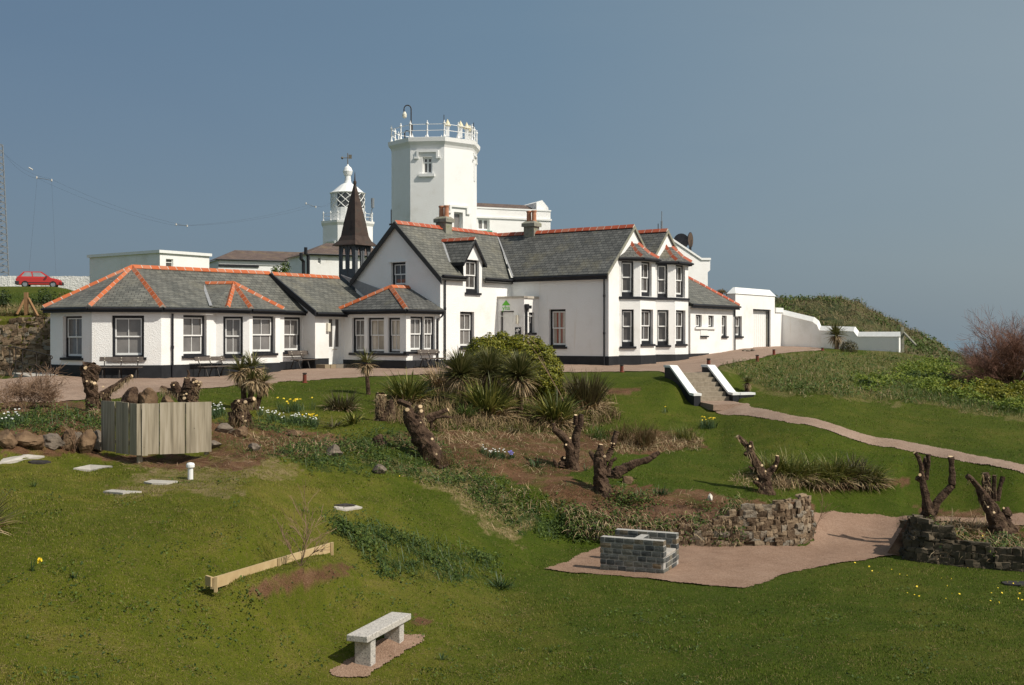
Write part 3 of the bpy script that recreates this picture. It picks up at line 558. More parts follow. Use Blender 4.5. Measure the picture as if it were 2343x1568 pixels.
Wall(B2, B3, -2.3, EZ).mesh(m)
w = Wall(B3, FR, -2.3, EZ); r = w.holeq('B',980,1167,785,1128); w.mesh(m); window(w, r, H, '2', GLASSN, fr=.1)
EB = [pl(8.69,-5.6), pl(0,-6.95)]
for p0, p1 in ((FR+VB*.0, EB[0]),(EB[0],EB[1]),(EB[1],E0)): Wall(p0, p1, -2.3, EZ).mesh(m)
m.build('wall', WHITE, H)
m = MB(); plinth(m, [E0,E1,E2,B0,B1,B2,B3,FR], -1.19, -2.5); m.build('plinth', PLINTH, H)
APX = pl3(1.44,-3.97,3.1); RE = pl3(8.62,-3.02,3.1)
def ev(p, d, o=.22, z=EZ+.16): v = Vector(p)+Vector(d)*o; return Vector((v.x,v.y,z))
nE, nC, nF = we.n, wc.n, wf.n
cE0 = ev(E0,(nE+(Vector((-UA.x-VB.x,-UA.y-VB.y))).normalized())*.75); cE1 = ev(E1,(nE+nC)*.6); cE2 = ev(E2,(nC+nF)*.6)
nB1 = Wall(B0,B1,0,1).n; nB3 = Wall(B2,B3,0,1).n
cFR = ev(FR, nF); cB0 = ev(B0, nF); cB3 = ev(B3, nF); bB = ev(EB[0],-nF); bA = ev(EB[1],-nF)
rf = MB()
for P in ([APX,cE0,cE1],[APX,cE1,cE2],[APX,cE2,cFR],[APX,cFR,RE],[APX,bA,cE0],[RE,bB,bA],[RE,bA,APX]): rf.slab(P)
roofA = rf.build('annexe_roof', SLATE, H)
# bay roof on the front slope
bc = B0.lerp(B3,.5); bap = wf.P(b0+run+w2/2+.1, 0, -1.0); bap.z = 2.42
back = wf.P(b0+run+w2/2-.35, 0, -2.5); back.z = 2.42
c0, c1, c2, c3 = ev(B0,(nF+nB1)*.6,.3), ev(B1,(nF+nB1)*.6), ev(B2,(nF+nB3)*.6), ev(B3,(nF+nB3)*.6,.3)
c0.z += .03; c3.z += .03
v0 = wf.P(b0-.42,0,.12); v0.z = EZ+.24
rf = MB()
for P in ([bap,v0,c0],[bap,c0,c1],[bap,c1,c2],[bap,c2,c3],[bap,back,v0],[bap,c3,back]): rf.slab(P)
rf.build('bay_roof', SLATE, H)
mt, mm = [], MB()
ap = APX+Vector((0,0,.05))
for c in (cE0,cE1,cE2): ridge(mt, mm, ap, c+Vector((0,0,.06)))
ridge(mt, mm, ap, RE+Vector((0,0,.05)))
bt = bap+Vector((0,0,.06))
for c in (c0.lerp(c1,.25),c1,c2): ridge(mt, mm, bt, c+Vector((0,0,.07)), .12, .36, .07)
ridge(mt, mm, bt, back+Vector((0,0,.06)), .12, .36, .07)
# ---- lobby section with double doors, its roof standing above the annexe roof
D0, D1 = pl(8.69,.05), pl(10.6,.05)
RZ = 3.05; dr0 = pl3(8.55,-2.8,RZ); dr1 = pl3(13.1,-2.8,RZ); de0 = pl3(8.5,.33,1.17); de1 = pl3(10.7,.33,1.17); db0 = pl3(8.55,-5.9,1.2); db1 = pl3(13.1,-5.9,1.2); de2 = pl3(13.1,.33,1.17)
m = MB()
ws = Wall(pl(8.69,-5.7), D0, -2.3, prof=[(0,-2.3),(5.75,-2.3),(5.75,1.02),(2.9,2.9),(0,1.05)]); ws.mesh(m)
wd = Wall(D0, D1, -2.3, 1.04); wd.rv = .1; dr = wd.holeq('B',1420,1562,775,1265); wd.mesh(m); m.build('wall', WHITE, H)
m = MB(); a,b,z0,z1 = dr; R = -.1; fr = .05
for u0,u1,y0,y1 in ((a,a+fr,z0,z1),(b-fr,b,z0,z1),(a+fr,b-fr,z1-fr,z1)): wd.box(m,u0,u1,y0,y1,R-.1,R)
dk = m.build('double_door', WHITEP, H); c = (a+b)/2
zk = z0+(z1-z0)*.38; g = MB(); gl = MB()
for u0,u1 in ((a+fr,c-.006),(c+.006,b-fr)):
    for x0,x1,y0,y1 in ((u0,u0+.09,z0,z1-fr),(u1-.09,u1,z0,z1-fr),(u0+.09,u1-.09,z1-fr-.1,z1-fr),(u0+.09,u1-.09,zk-.09,zk),(u0+.09,u1-.09,z0,z0+.12)): wd.box(g,x0,x1,y0,y1,R-.07,R-.03)
    wd.box(g,u0+.09,u1-.09,z0+.12,zk-.09,R-.06,R-.045)
    gl.face([wd.P(u0+.09,zk,R-.05), wd.P(u1-.09,zk,R-.05), wd.P(u1-.09,z1-fr-.1,R-.05), wd.P(u0+.09,z1-fr-.1,R-.05)])
g.build('door_leaf', WHITEP, dk); gl.build('pane', GLASS, dk)
g = MB()
for u in (c-.06,c+.06): g.tube([wd.P(u,zk-.12,R-.03), wd.P(u,zk-.12,R+.03), wd.P(u+(.1 if u > c else -.1),zk-.12,R+.03)], .012, 6)
g.build('handle', M('brass',[(.5,.36,.12)],4,.35,metallic=1), dk)
g = MB(); u = wd.sx(q('B',1407,0)[0]); zz = wd.zy(u, q('B',0,885)[1]); wd.box(g, u-.09, u+.09, zz-.2, zz+.2, .0, .12); g.build('wall_lamp', CREAM, H)
rf = MB(); rf.slab([de0,de2,dr1,dr0],.1); rf.slab([db0,dr0,dr1,db1],.1); rf.build('lobby_roof', SLATE, H)
g = MB()
for P0, P1 in ((de0,dr0),(db0,dr0)): g.prism([P0+Vector((0,0,.04)), P1+Vector((0,0,.04)), P1-Vector((0,0,.22)), P0-Vector((0,0,.22))], Vector((-UA.x,-UA.y,0))*.1)
g.build('verge_board', BLACK, H)
ridge(mt, mm, dr0+Vector((0,0,.06)), dr1+Vector((0,0,.06)))
m = MB(); plinth(m, [FR, D0], -1.05, -2.4); wv = Wall(D0,D1,-2.4,-1.05); wv.box(m, 0, dr[0]-.02, -2.4, -1.05, -.06, .03); m.build('plinth', PLINTH, H)
# stone step in front of the lobby
g = MB()
for k in range(12):
    u = .02+k*.36; wv.box(g, u, u+.345, -2.2, -1.33-.02*random.random(), .03, .62+.04*random.random())
g.build('doorstep', M('step_stone',[(.10,.085,.06),(.28,.22,.14),(.2,.18,.15)],4,.9,.5,30,island=.8), H)
# ---- sun room
S0, S1, S2 = pl(10.6,.05), pl(10.6,4.1), pl(13.1,4.1); SZ = 1.15; m = MB()
wl = Wall(S0, S1, -2.3, SZ); wr = Wall(S1, S2, -2.3, SZ); wl.rv = wr.rv = .12
for c0_, c1_, pm in ((('B',1650),('B',1770),GLASSN),(('B',1802),('B',1966),GLASSB),(('B',2002),('C',294),GLASSB)):
    X0 = q(c0_[0],c0_[1],0)[0]; X1 = q(c1_[0],c1_[1],0)[0]; r = wl.hole(X0, X1, q('B',0,790)[1], q('B',0,1136)[1]); window(wl, r, H, '2', pm, sill=False, fr=.09)
for x0, x1 in ((398,532),(533+3,640)):
    r = wr.holeq('C',x0,x1,1040,1384); window(wr, r, H, '2', GLASSN, sill=False, fr=.09)
wl.mesh(m); wr.mesh(m); m.build('wall', WHITE, H)
m = MB(); plinth(m, [S0,S1,S2], -1.13, -2.4)
m.build('plinth', PLINTH, H); m = MB()
zs = wl.holes[0][2]; wl.box(m, wl.holes[0][0]-.15, wl.L+.09, zs-.12, zs-.001, -.1, .09); zs2 = wr.holes[0][2]; wr.box(m, -.09, wr.holes[1][1]+.25, zs2-.12, zs2-.001, -.1, .088); m.build('sill', BLACK, H)
sa = pl3(11.76,2.1,2.42); sb = pl3(13.1,2.1,2.42); s0 = pl3(10.36,-.15,SZ+.14); s1 = pl3(10.36,4.34,SZ+.14); s2 = pl3(13.1,4.34,SZ+.14); s3 = pl3(13.1,-.15,SZ+.14)
rf = MB(); rf.slab([sa,s0,s1]); rf.slab([sa,s1,s2,sb]); rf.slab([sa,sb,s3,s0]); rf.build('sunroom_roof', SLATE2, H)
for c in (s0,s1,sb): ridge(mt, mm, sa+Vector((0,0,.05)), c+Vector((0,0,.06)), .13, .4, .08)
# ---- gable wing
GZ_ = 3.0; RG = 5.7; m = MB()
wg = Wall(pl(13.1,-1.5), pl(13.1,4.1), -2.3, prof=[(0,-2.3),(5.6,-2.3),(5.6,GZ_),(2.79,RG-.12),(0,GZ_)])
r = wg.holeq('C',205,348,505,738); wg.mesh(m); window(wg, r, H, '2', glass_mat('reflecting_pane',(.07,.065,.065),.03), fr=.09, sill=False)
wgs = Wall(pl(13.1,4.1), pl(19.0,4.1), -2.3, 3.03)
r1 = wgs.holeq('C',888,1027,993,1345)
um = [wgs.sx(q('C',x,0)[0]) for x in (918,1106)]; dm0, dm1 = um; dmc = (dm0+dm1)/2
zt = 3.9; za = 4.9
r2 = wgs.holeq('C',945,1076,480,805)
wgs.prof = [(0,-2.3),(wgs.L,-2.3),(wgs.L,3.03),(dm1,3.03),(dm1,zt),(dmc,za-.1),(dm0,zt),(dm0,3.03),(0,3.03)]
wgs.mesh(m); window(wgs, r1, H, '2', GLASSN, fr=.1); window(wgs, r2, H, '2', GLASS, fr=.1, open_low=.12)
wgb = Wall(pl(21.5,-1.5), pl(13.1,-1.5), -2.3, 3.03); wgb.mesh(m)
m.build('wall', WHITE, H)
g = MB(); a,b,z0,z1 = r; wg.box(g, a-.15, b+.06, z1+.01, z1+.06, 0, .07); g.build('window_hood', WHITEP, H)
g0, g1 = pl3(12.95,1.29,RG), pl3(21.46,1.29,RG); ge0 = pl3(12.95,4.32,2.98+.16); sl_ = (RG-3.03)/2.81
def gable_z(b): return RG-abs(b-1.29)*sl_
gL0 = pl3(12.95,4.35,gable_z(4.35)); gi = pl3(18.75,4.35,gable_z(4.35)); gbk0 = pl3(12.95,-1.75,gable_z(-1.75)); gbk1 = pl3(21.46,-1.75,gable_z(-1.75))
# right wing
RZ0 = 3.07; RA, RB = 5.66, 5.72; aA, aB = 21.46, 25.06; sr = (RA-3.12)/(aA-18.75)
eR = RA-(aA-18.75)*sr
rf = MB(); xl, xr = 13.1+dm0, 13.1+dm1; zb3 = gable_z(3.0)      # the slope is cut open where the dormer stands
rf.slab([gL0,pl3(xl,4.35,gable_z(4.35)),pl3(xl,1.29,RG),g0],.1); rf.slab([pl3(xr,4.35,gable_z(4.35)),gi,g1,pl3(xr,1.29,RG)],.1); rf.slab([pl3(xl,3.0,zb3),pl3(xr,3.0,zb3),pl3(xr,1.29,RG),pl3(xl,1.29,RG)],.1)
rf.build('wing_roof', SLATE, H); rf = MB(); rf.slab([gbk0,g0,g1,gbk1],.1); rf.build('wing_roof', SLATE, H)
BW = 10.05; av = (aA+aB)/2; zv = RA-(av-aA)*sr
rA0, rA1 = pl3(aA,1.29,RA), pl3(aA,BW+.06,RA); rB0, rB1 = pl3(aB,.5,RB), pl3(aB,BW+.06,RB)
rf = MB(); rf.slab([pl3(18.75,4.35,eR), pl3(18.75,BW+.06,eR), rA1, rA0],.1); rf.slab([rA0, rA1, pl3(av,BW+.06,zv), pl3(av,1.29,zv)],.1)
rf.slab([pl3(av,.5,zv), pl3(av,BW+.06,zv), rB1, rB0],.1); rf.slab([rB0, rB1, pl3(27.15,BW+.06,RB-(27.15-aB)*sr), pl3(27.15,.5,RB-(27.15-aB)*sr)],.1)
rf.build('east_roof', SLATE2, H)
mr = []
ridge(mr, mm, g0+Vector((0,0,.06)), g1+Vector((0,0,.06)), .16, .45, .13); ridge(mr, mm, rA0+Vector((0,0,.06)), rA1+Vector((0,0,.06)), .16, .45, .13); ridge(mr, mm, rB0+Vector((0,0,.06)), rB1+Vector((0,0,.06)), .16, .45, .13)
m = MB()
wr_ = Wall(pl(19.0,4.1), pl(19.0,BW), -2.3, 3.07); r = wr_.holeq('C',1766,1930,968,1338); wr_.mesh(m); window(wr_, r, H, '2', glass_mat('beige_pane',(.36,.32,.27),.1), fr=.11, curtain=True)  # beige pane behind the red curtain strips
zg = lambda a: min(RA-abs(a-aA)*sr, 99)
we_ = Wall(pl(19.0,BW), pl(27.0,BW), -2.3, prof=[(0,-2.3),(8.0,-2.3),(8.0,RB-(27-aB)*sr-.12),(aB-19,RB-.12),(av-19,zv-.12),(aA-19,RA-.12),(0,RA-(aA-19)*sr-.12)]); we_.mesh(m)
Wall(pl(27.0,BW), pl(27.0,.5), -2.3, 3.6).mesh(m); Wall(pl(27.0,-1.5), pl(21.5,-1.5), -2.3, 3.0).mesh(m)
m.build('wall', WHITE, H)
# two-storey canted bays on its end wall
FZ = 3.86
def bay(a0, s, a1, holes, rz):
    P = [pl(a0,BW), pl(a0+s,BW+s), pl(a1,BW+s), pl(a1+s,BW)]; m = MB(); ws_ = [Wall(P[0],P[1],-2.3,FZ), Wall(P[1],P[2],-2.3,FZ), Wall(P[2],P[3],-2.3,FZ)]
    for (wi, z, x0, x1, y0, y1, sty, lo, si) in holes:
        rr = ws_[wi].holeq(z,x0,x1,y0,y1); window(ws_[wi], rr, H, sty, GLASS, sill=si, fr=.085, open_low=lo)
    for w_ in ws_: w_.mesh(m)
    m.build('bay_wall', WHITE, H); zc = ws_[0].holes[0][2]
    m = MB()
    for w_ in ws_: w_.box(m, -.03, w_.L+.03, zc-.13, zc-.002, -.1, .07)
    m.build('sill_band', BLACK, H); m = MB(); plinth(m, P, -.96, -2.4); m.build('plinth', PLINTH, H)
    am = (a0+a1+s)/2; o = .2; ez = FZ+.14
    c = [pl3(a0-.12,BW-.01,ez), pl3(a0+s-.08,BW+s+o,ez), pl3(a1+.08,BW+s+o,ez), pl3(a1+s+.12,BW-.01,ez)]; t0, t1 = pl3(am-.32,BW-.01,rz), pl3(am+.38,BW-.01,rz)
    # slightly bell-cast: a middle ring lower than the chord
    def mid(t, e): v = t.lerp(e,.55); v.z -= .1; return v
    ms = [mid(t0,c[0]), mid(t0,c[1]), mid(t1,c[2]), mid(t1,c[3])]; rf = MB()
    for P_ in ([t0,ms[0],ms[1]],[t0,ms[1],ms[2],t1],[t1,ms[2],ms[3]],[ms[0],c[0],c[1],ms[1]],[ms[1],c[1],c[2],ms[2]],[ms[2],c[2],c[3],ms[3]]): rf.slab(P_,.05)
    rf.build('bay_roof', SLATE2, H); up = Vector((0,0,.07))
    ridge(mr, mm, t0+up, ms[1]+up, .11, .4, .08); ridge(mr, mm, ms[1]+up, c[1]+up, .11, .4, .08); ridge(mr, mm, t1+up, ms[2]+up, .11, .4, .08); ridge(mr, mm, ms[2]+up, c[2]+up, .11, .4, .08)
    g = MB()
    for k in range(3): n_ = ws_[k].n; gutter(g, c[k]-Vector((0,0,.03)), c[k+1]-Vector((0,0,.03)), n_, .16)
    g.build('gutter', BLACK, H)
bay(20.05,.766,22.4,[(0,'D',648,776,490,842,'1',.16,False),(1,'D',851,952,497,842,'2',.16,False),(0,'D',656,778,970,1335,'1',.16,True),(1,'D',851,966,970,1312,'2',.1,True)],4.8)
bay(23.78,.766,26.07,[(0,'D',1006,1113,522,852,'1',.14,False),(1,'D',1192,1282,530,852,'2',.1,False),(0,'D',1008,1122,975,1322,'1',.14,True),(1,'D',1192,1286,978,1312,'2',.1,True)],4.86)
# dormer on the gable wing: cheeks and roof
def wing_b(z): return 1.29+(RG-z)/sl_
g = MB(); dw0, dw1 = wgs.P(dm0,0), wgs.P(dm1,0); uD = wgs.t; A0, A1, AC = 13.1+dm0, 13.1+dm1, 13.1+dmc
for a_ in (A0, A1): g.face([pl3(a_,4.1,3.0), pl3(a_,4.1,zt), pl3(a_,wing_b(zt)-.1,zt), pl3(a_,wing_b(3.0),3.0)])
dmr = g.build('dormer', BLACK, H)
o = .16; dz = (za-zt)/(A1-AC); zo = zt-o*dz; rf = MB(); fb = 4.28
rf.slab([pl3(A0-o,fb,zo), pl3(AC,fb,za), pl3(AC,wing_b(za)-.1,za), pl3(A0-o,wing_b(zo)-.1,zo)],.06); rf.slab([pl3(AC,fb,za), pl3(A1+o,fb,zo), pl3(A1+o,wing_b(zo)-.1,zo), pl3(AC,wing_b(za)-.1,za)],.06)
rf.build('dormer_roof', SLATE2, dmr)
g = MB()
for a_ in (A0-o, A1+o): g.prism([pl3(a_,fb+.01,zo-.04), pl3(AC,fb+.01,za-.03), pl3(AC,fb+.01,za-.19), pl3(a_,fb+.01,zo-.2)], Vector((VB.x,VB.y,0))*-.05)
for a_ in (A0-o, A1+o): g.bar(pl3(a_,fb,zo-.1), pl3(a_,wing_b(zo)+.1,zo-.1), .05, .14)
g.build('bargeboard', BLACK, dmr)
ridge(mr, mm, pl3(AC,fb,za+.06), pl3(AC,wing_b(za)-.05,za+.06), .12, .4, .1)
[x.build('ridge_tiles', TILE, H) for x in mt]; [x.build('ridge_tiles', REDTILE, H) for x in mr]; mm.build('ridge_mortar', MORTAR, H)
# fascias, gutters, verges
g = MB(); dn = Vector((0,0,.03))
for p, r_, n_ in ((cE0,cE1,nE),(cE1,cE2,nC),(cE2,c0,nF),(c0,c1,nB1),(c1,c2,nF),(c2,c3,nB3),(c3,cFR,nF),(de0,de1,VB),(s0,s1,-UA),(s1,s2,VB)): g = MB(); gutter(g, p-dn, r_-dn, n_, .2); g.build('gutter', BLACK, H)
for p, r_, n_ in ((pl3(13.0,4.33,2.93),pl3(13.1+dm0,4.33,2.93),VB),(pl3(13.1+dm1,4.33,2.93),pl3(18.8,4.33,2.93),VB),(pl3(18.78,4.3,3.02),pl3(18.78,BW+.03,3.02),-UA)): g = MB(); gutter(g, p+Vector((0,0,.06)), r_+Vector((0,0,.06)), n_, .24); g.build('gutter', BLACK, H)
g = MB()
for P0, P1 in ((gL0,g0),(gbk0,g0)): g.prism([P0+Vector((0,0,.03)), P1+Vector((0,0,.03)), P1-Vector((0,0,.27)), P0-Vector((0,0,.27))], Vector((-UA.x,-UA.y,0))*.07)
g.build('verge_board', M('dark_verge_slate',[(.035,.036,.036),(.06,.06,.057)],8,.7), H)
g = MB()                                                      # grey cement verges on the twin gables, lead in the valleys
for P0, P1 in ((pl3(18.75,BW+.07,eR),rA1),(pl3(av,BW+.07,zv),rA1),(pl3(av,BW+.07,zv),rB1),(pl3(27.15,BW+.07,RB-(27.15-aB)*sr),rB1)):
    g.prism([P0+Vector((0,0,.02)), P1+Vector((0,0,.02)), P1-Vector((0,0,.15)), P0-Vector((0,0,.15))], Vector((VB.x,VB.y,0))*.05)
g.build('cement_verge', CEMENT, H)
g = MB(); up = Vector((0,0,.03))
for P0, P1, wd_ in ((pl3(18.75,4.35,eR+.0),pl3(aA,1.29,RA),.05),(v0,back,.08),(s3+Vector((0,0,.02)),de1,.05),(pl3(A0-o,wing_b(zo)-.03,zo),pl3(AC,wing_b(za),za),.07)): g = MB(); g.bar(P0+up, P1+up, wd_*1.6, .03); g.build('lead_flashing', LEAD, H)
g = MB()
g.prism([pl3(13.04,.2,2.98-.6),pl3(13.04,.35,1.24),pl3(13.09,.35,1.5),pl3(13.09,-2.6,3.2)], (.02,0,.02))
g.build('lead_flashing', LEAD, H)
# plinths of wing and porch
m = MB(); plinth(m, [pl(13.1,4.1), pl(17.8,4.1)], -1.13, -2.4); m.build('plinth', PLINTH, H); m = MB(); plinth(m, [pl(19.0,5.85), pl(19.0,BW), pl(20.05,BW)], -.99, -2.4); m.build('plinth', PLINTH, H)
# porch in the inner corner
Q0, Q1, Q2 = pl(17.75,4.1), pl(17.75,5.79), pl(19.0,5.79); m = MB()
wp = Wall(Q0, Q1, -2.2, 1.95); r = wp.holeq('C',1283,1420,985,1300); wp.mesh(m); wq = Wall(Q1, Q2, -2.2, 1.95); r3 = wq.holeq('C',1568,1622,1000,1200); wq.mesh(m)
m.face([Vector((p.x,p.y,1.95)) for p in (Q0,Q1,Q2,pl(19,4.1))]); po = m.build('porch', WHITE, H)
m = MB(); o = .06
for p0, p1 in ((Q0,Q1),(Q1,Q2)):
    w = Wall(p0,p1,1.95,2.06); w.box(m, -.0, w.L+o, 1.95, 2.06, -.25, o)
m.build('coping', STONECAP, po)
m = MB(); wp.box(m, 0, wp.L+.02, 1.03, 1.06, 0, .02); wq.box(m, -.02, wq.L, 1.03, 1.06, 0, .02); m.build('string_course', WHITEP, po)
m = MB(); a,b,z0,z1 = r; wp.box(m,a,a+.05,z0,z1,-.2,-.12); wp.box(m,a+.05,b,z1-.05,z1,-.2,-.12); m.build('door_frame', BLACK, po)
m = MB(); wp.box(m,a+.05,b,z0,z1-.05,-.24,-.17)
for k in range(1,4): wp.box(m, a+.05+(b-a-.05)*k/4-.006, a+.05+(b-a-.05)*k/4+.006, z0, z1-.08, -.17,-.162)
m.build('door', WHITEP, po); window(wq, r3, H, '1', GLASS, fr=.08)
def on(w, z, zx, zy): X, Y = q(z,zx,zy); u = w.sx(X); return u, w.zy(u,Y)
GREENP = M('lime_green_paint', [(.13,.5,.04)], 4, .6)
m = MB(); u, zb_ = on(wp,'C',1343,930); _, ztp = on(wp,'C',1343,882); m.prism([wp.P(u-.27,zb_,.006), wp.P(u+.27,zb_,.006), wp.P(u,ztp+.02,.006)], Vector((wp.n.x,wp.n.y,0))*.006); m.build('painted_triangle', GREENP, po)
def text(s, w, u, z, size, mat, parent, name, sx=1):
    c = bpy.data.curves.new(name, 'FONT'); c.body = s; c.size = size; c.align_x = 'CENTER'; c.extrude = .004; tmp = bpy.data.objects.new(name, c); link(tmp); bpy.context.view_layer.update(); me = bpy.data.meshes.new_from_object(tmp.evaluated_get(bpy.context.evaluated_depsgraph_get())); bpy.data.objects.remove(tmp); bpy.data.curves.remove(c); me.materials.clear(); me.materials.append(mat); o = link(bpy.data.objects.new(name, me))
    p = w.P(u,z,.008); o.parent = parent; o.matrix_local = Matrix(((w.t.x*sx,0,w.n.x,p.x-BASE[parent].x),(w.t.y*sx,0,w.n.y,p.y-BASE[parent].y),(0,1,0,p.z-BASE[parent].z),(0,0,0,1))); return o
text('yha', wp, u, zb_-.24, .36, GREENP, po, 'painted_lettering')
m = MB(); u0, z1_ = on(wp,'C',1433,1147); u1, z0_ = on(wp,'C',1490,1232); wp.box(m,u0,u1,z0_,z1_,0,.03); pq = m.build('plaque', BLACK, po)
m = MB(); uc, zc = (u0+u1)/2, z0_+(z1_-z0_)*.66
for ang in (20,95,150,215,300):
    ca, sa_ = math.cos(math.radians(ang)), math.sin(math.radians(ang)); m.prism([wp.P(uc+ca*.05+sa_*.05+ca*.04*math.cos(t)-sa_*.075*0+.06*math.cos(t)*ca-.035*math.sin(t)*sa_, zc+sa_*.05+.06*math.cos(t)*sa_+.035*math.sin(t)*ca, .032) for t in np.linspace(0,2*math.pi,9)[:-1]], Vector((wp.n.x,wp.n.y,0))*.004)
for k, L in ((0,.06),(1,.16),(2,.12)): wp.box(m, uc-L/2, uc+L/2, z0_+.16-.05*k, z0_+.178-.05*k, .03, .036)
m.build('oak_leaf_emblem', WHITEP, po)
m = MB(); u, zz = on(wp,'C',1457,1067); wp.box(m,u-.06,u+.06,zz-.22,zz+.22,0,.1); m.build('wall_lamp', CREAM, H)
# drainpipes
def pp(w, z, zx, z0_, z1_, o=.08): u = w.sx(q(z,zx,0)[0]); return [w.P(u,z1_,o), w.P(u,z0_,o)]
pipe(pp(wf,'A',1693,-2.0,.95), H, extra=(wf.P(wf.sx(q('A',1693,0)[0]),-.45,.08),))
P_ = pp(wgs,'C',728,-1.7,2.85); pipe(P_, H, extra=(P_[0].lerp(P_[1],.33),P_[0].lerp(P_[1],.78)))
P_ = pp(wr_,'D',490,-1.7,2.95); pipe(P_, H, extra=(P_[0].lerp(P_[1],.2),P_[0].lerp(P_[1],.6)))
u = wr.sx(q('C',655,0)[0]); pipe([wr.P(u+.3,1.12,.2), wr.P(u+.2,.95,.15), wr.P(u,.85,.08), wr.P(u,-1.6,.08)], H)
u = wq.sx(q('C',1532,0)[0]); P_ = [wq.P(u,1.45,.08), wq.P(u,-1.7,.08)]; m = MB(); m.tube(P_,.06,8); m.lathe(wq.P(u,1.45,.1),[(.05,-.15),(.12,.0),(.13,.18),(.1,.2)],8); wq.box(m,u,u+.35,1.42,1.58,.02,.16); m.build('drainpipe', BLACK, H)
# chimneys with pots
def chimney(a, b, zb_, zt_, wa, wb):
    g = MB(); c = pl(a,b); R_ = Matrix.Translation((c.x,c.y,0)) @ Matrix.Rotation(math.radians(54),4,'Z')
    g.box(-wa,wa,-wb,wb,zb_,zt_-.26,R_); g.box(-wa-.09,wa+.09,-wb-.09,wb+.09,zt_-.26,zt_-.08,R_)
    g.hexa([R_@Vector(p) for p in ((-wa-.09,-wb-.09,zt_-.08),(wa+.09,-wb-.09,zt_-.08),(wa+.09,wb+.09,zt_-.08),(-wa-.09,wb+.09,zt_-.08),(-wa+.05,-wb+.05,zt_+.04),(wa-.05,-wb+.05,zt_+.04),(wa-.05,wb-.05,zt_+.04),(-wa+.05,wb-.05,zt_+.04))])
    ch = g.build('chimney', CEMENT, H)
    for k in (-1,1):
        g = MB(); p = R_ @ Vector((0,k*wb*.5,zt_)); g.lathe(p,[(.15,0),(.13,.1),(.12,.52),(.15,.56),(.15,.63),(.1,.63),(.09,.2)],12); g.build('chimney_pot', POT, ch, smooth=False)
chimney(16.8,1.29,4.6,6.25,.26,.34); chimney(21.46,3.65,4.5,6.25,.26,.34)
# spire turret over the lobby roof
tc = pl(14.3,-2.75); TR = Matrix.Translation((tc.x,tc.y,0)) @ Matrix.Rotation(math.radians(54),4,'Z'); hw_ = .57; zt0, zt1 = 1.5, 4.85
m = MB(); tb = .05
def arch(u0, u1, z0_, z1_):
    c_ = (u0+u1)/2; w_ = (u1-u0)/2; L = [(u0,z0_),(u0,z1_)]
    for k in range(1,6): t = k/6; L.append((u0+w_*t, z1_+.34*math.sin(t*math.pi/2)**.9))
    L.append((c_,z1_+.36))
    for k in range(5,0,-1): t = k/6; L.append((u1-w_*t, z1_+.34*math.sin(t*math.pi/2)**.9))
    return L+[(u1,z1_),(u1,z0_)]
for ang in range(4):
    Rr = TR @ Matrix.Rotation(ang*math.pi/2,4,'Z'); outer = [(-hw_,zt0),(hw_,zt0),(hw_,zt1),(-hw_,zt1)]
    hs_ = [arch(-.37,-.13,3.55,4.35), arch(.13,.37,3.55,4.35)]; loops = [[Vector((x,z,0)) for x,z in L] for L in [outer]+hs_]; fl = [p for L in loops for p in L]
    for dpt in (hw_, hw_-tb):
        i = len(m.v); m.v += [Rr @ Vector((p.x,-dpt,p.y)) for p in fl]
        for tri in tessellate_polygon(loops): m.f.append(tuple(i+k for k in tri))
    for L in hs_:
        for k in range(len(L)):
            (x0,y0),(x1,y1) = L[k], L[(k+1)%len(L)]; m.face([Rr@Vector((x0,-hw_,y0)),Rr@Vector((x1,-hw_,y1)),Rr@Vector((x1,-hw_+tb,y1)),Rr@Vector((x0,-hw_+tb,y0))])
    m.box(-.03,.03,-hw_-.03,-hw_,zt0,zt1,Rr); m.box(-hw_-.02,-hw_+.05,-hw_-.025,-hw_,zt0,zt1,Rr)
tu = m.build('spire_turret', GREYWOOD, H)
m = MB(); prof = [(.85,4.78),(.82,4.84),(.62,5.05),(.52,5.3),(.40,6.1),(.05,8.02),(.02,8.06)]; i0 = len(m.v)
for r_, z_ in prof:
    for sx_, sy_ in ((-1,-1),(1,-1),(1,1),(-1,1)): m.v.append(TR @ Vector((sx_*r_,sy_*r_,z_)))
for k in range(len(prof)-1):
    for j in range(4): a_ = i0+k*4; m.f.append((a_+j,a_+(j+1)%4,a_+4+(j+1)%4,a_+4+j))
m.f.append((i0,i0+3,i0+2,i0+1)); m.build('spire', COPPER, tu)
m = MB(); m.lathe((tc.x,tc.y,0),[(.05,7.95),(.09,8.1),(.09,8.2),(.04,8.25),(.02,8.6),(.004,8.75)],8); m.build('finial', COPPER, tu)
m = MB(); p = pl3(13.0,1.0,5.6); m.tube([p, p+Vector((0,0,.75))], .025, 6); m.tube([p+Vector((-.1,0,0)),p+Vector((.1,0,.02))],.05,6); m.build('vent_rod', BLACK, H)
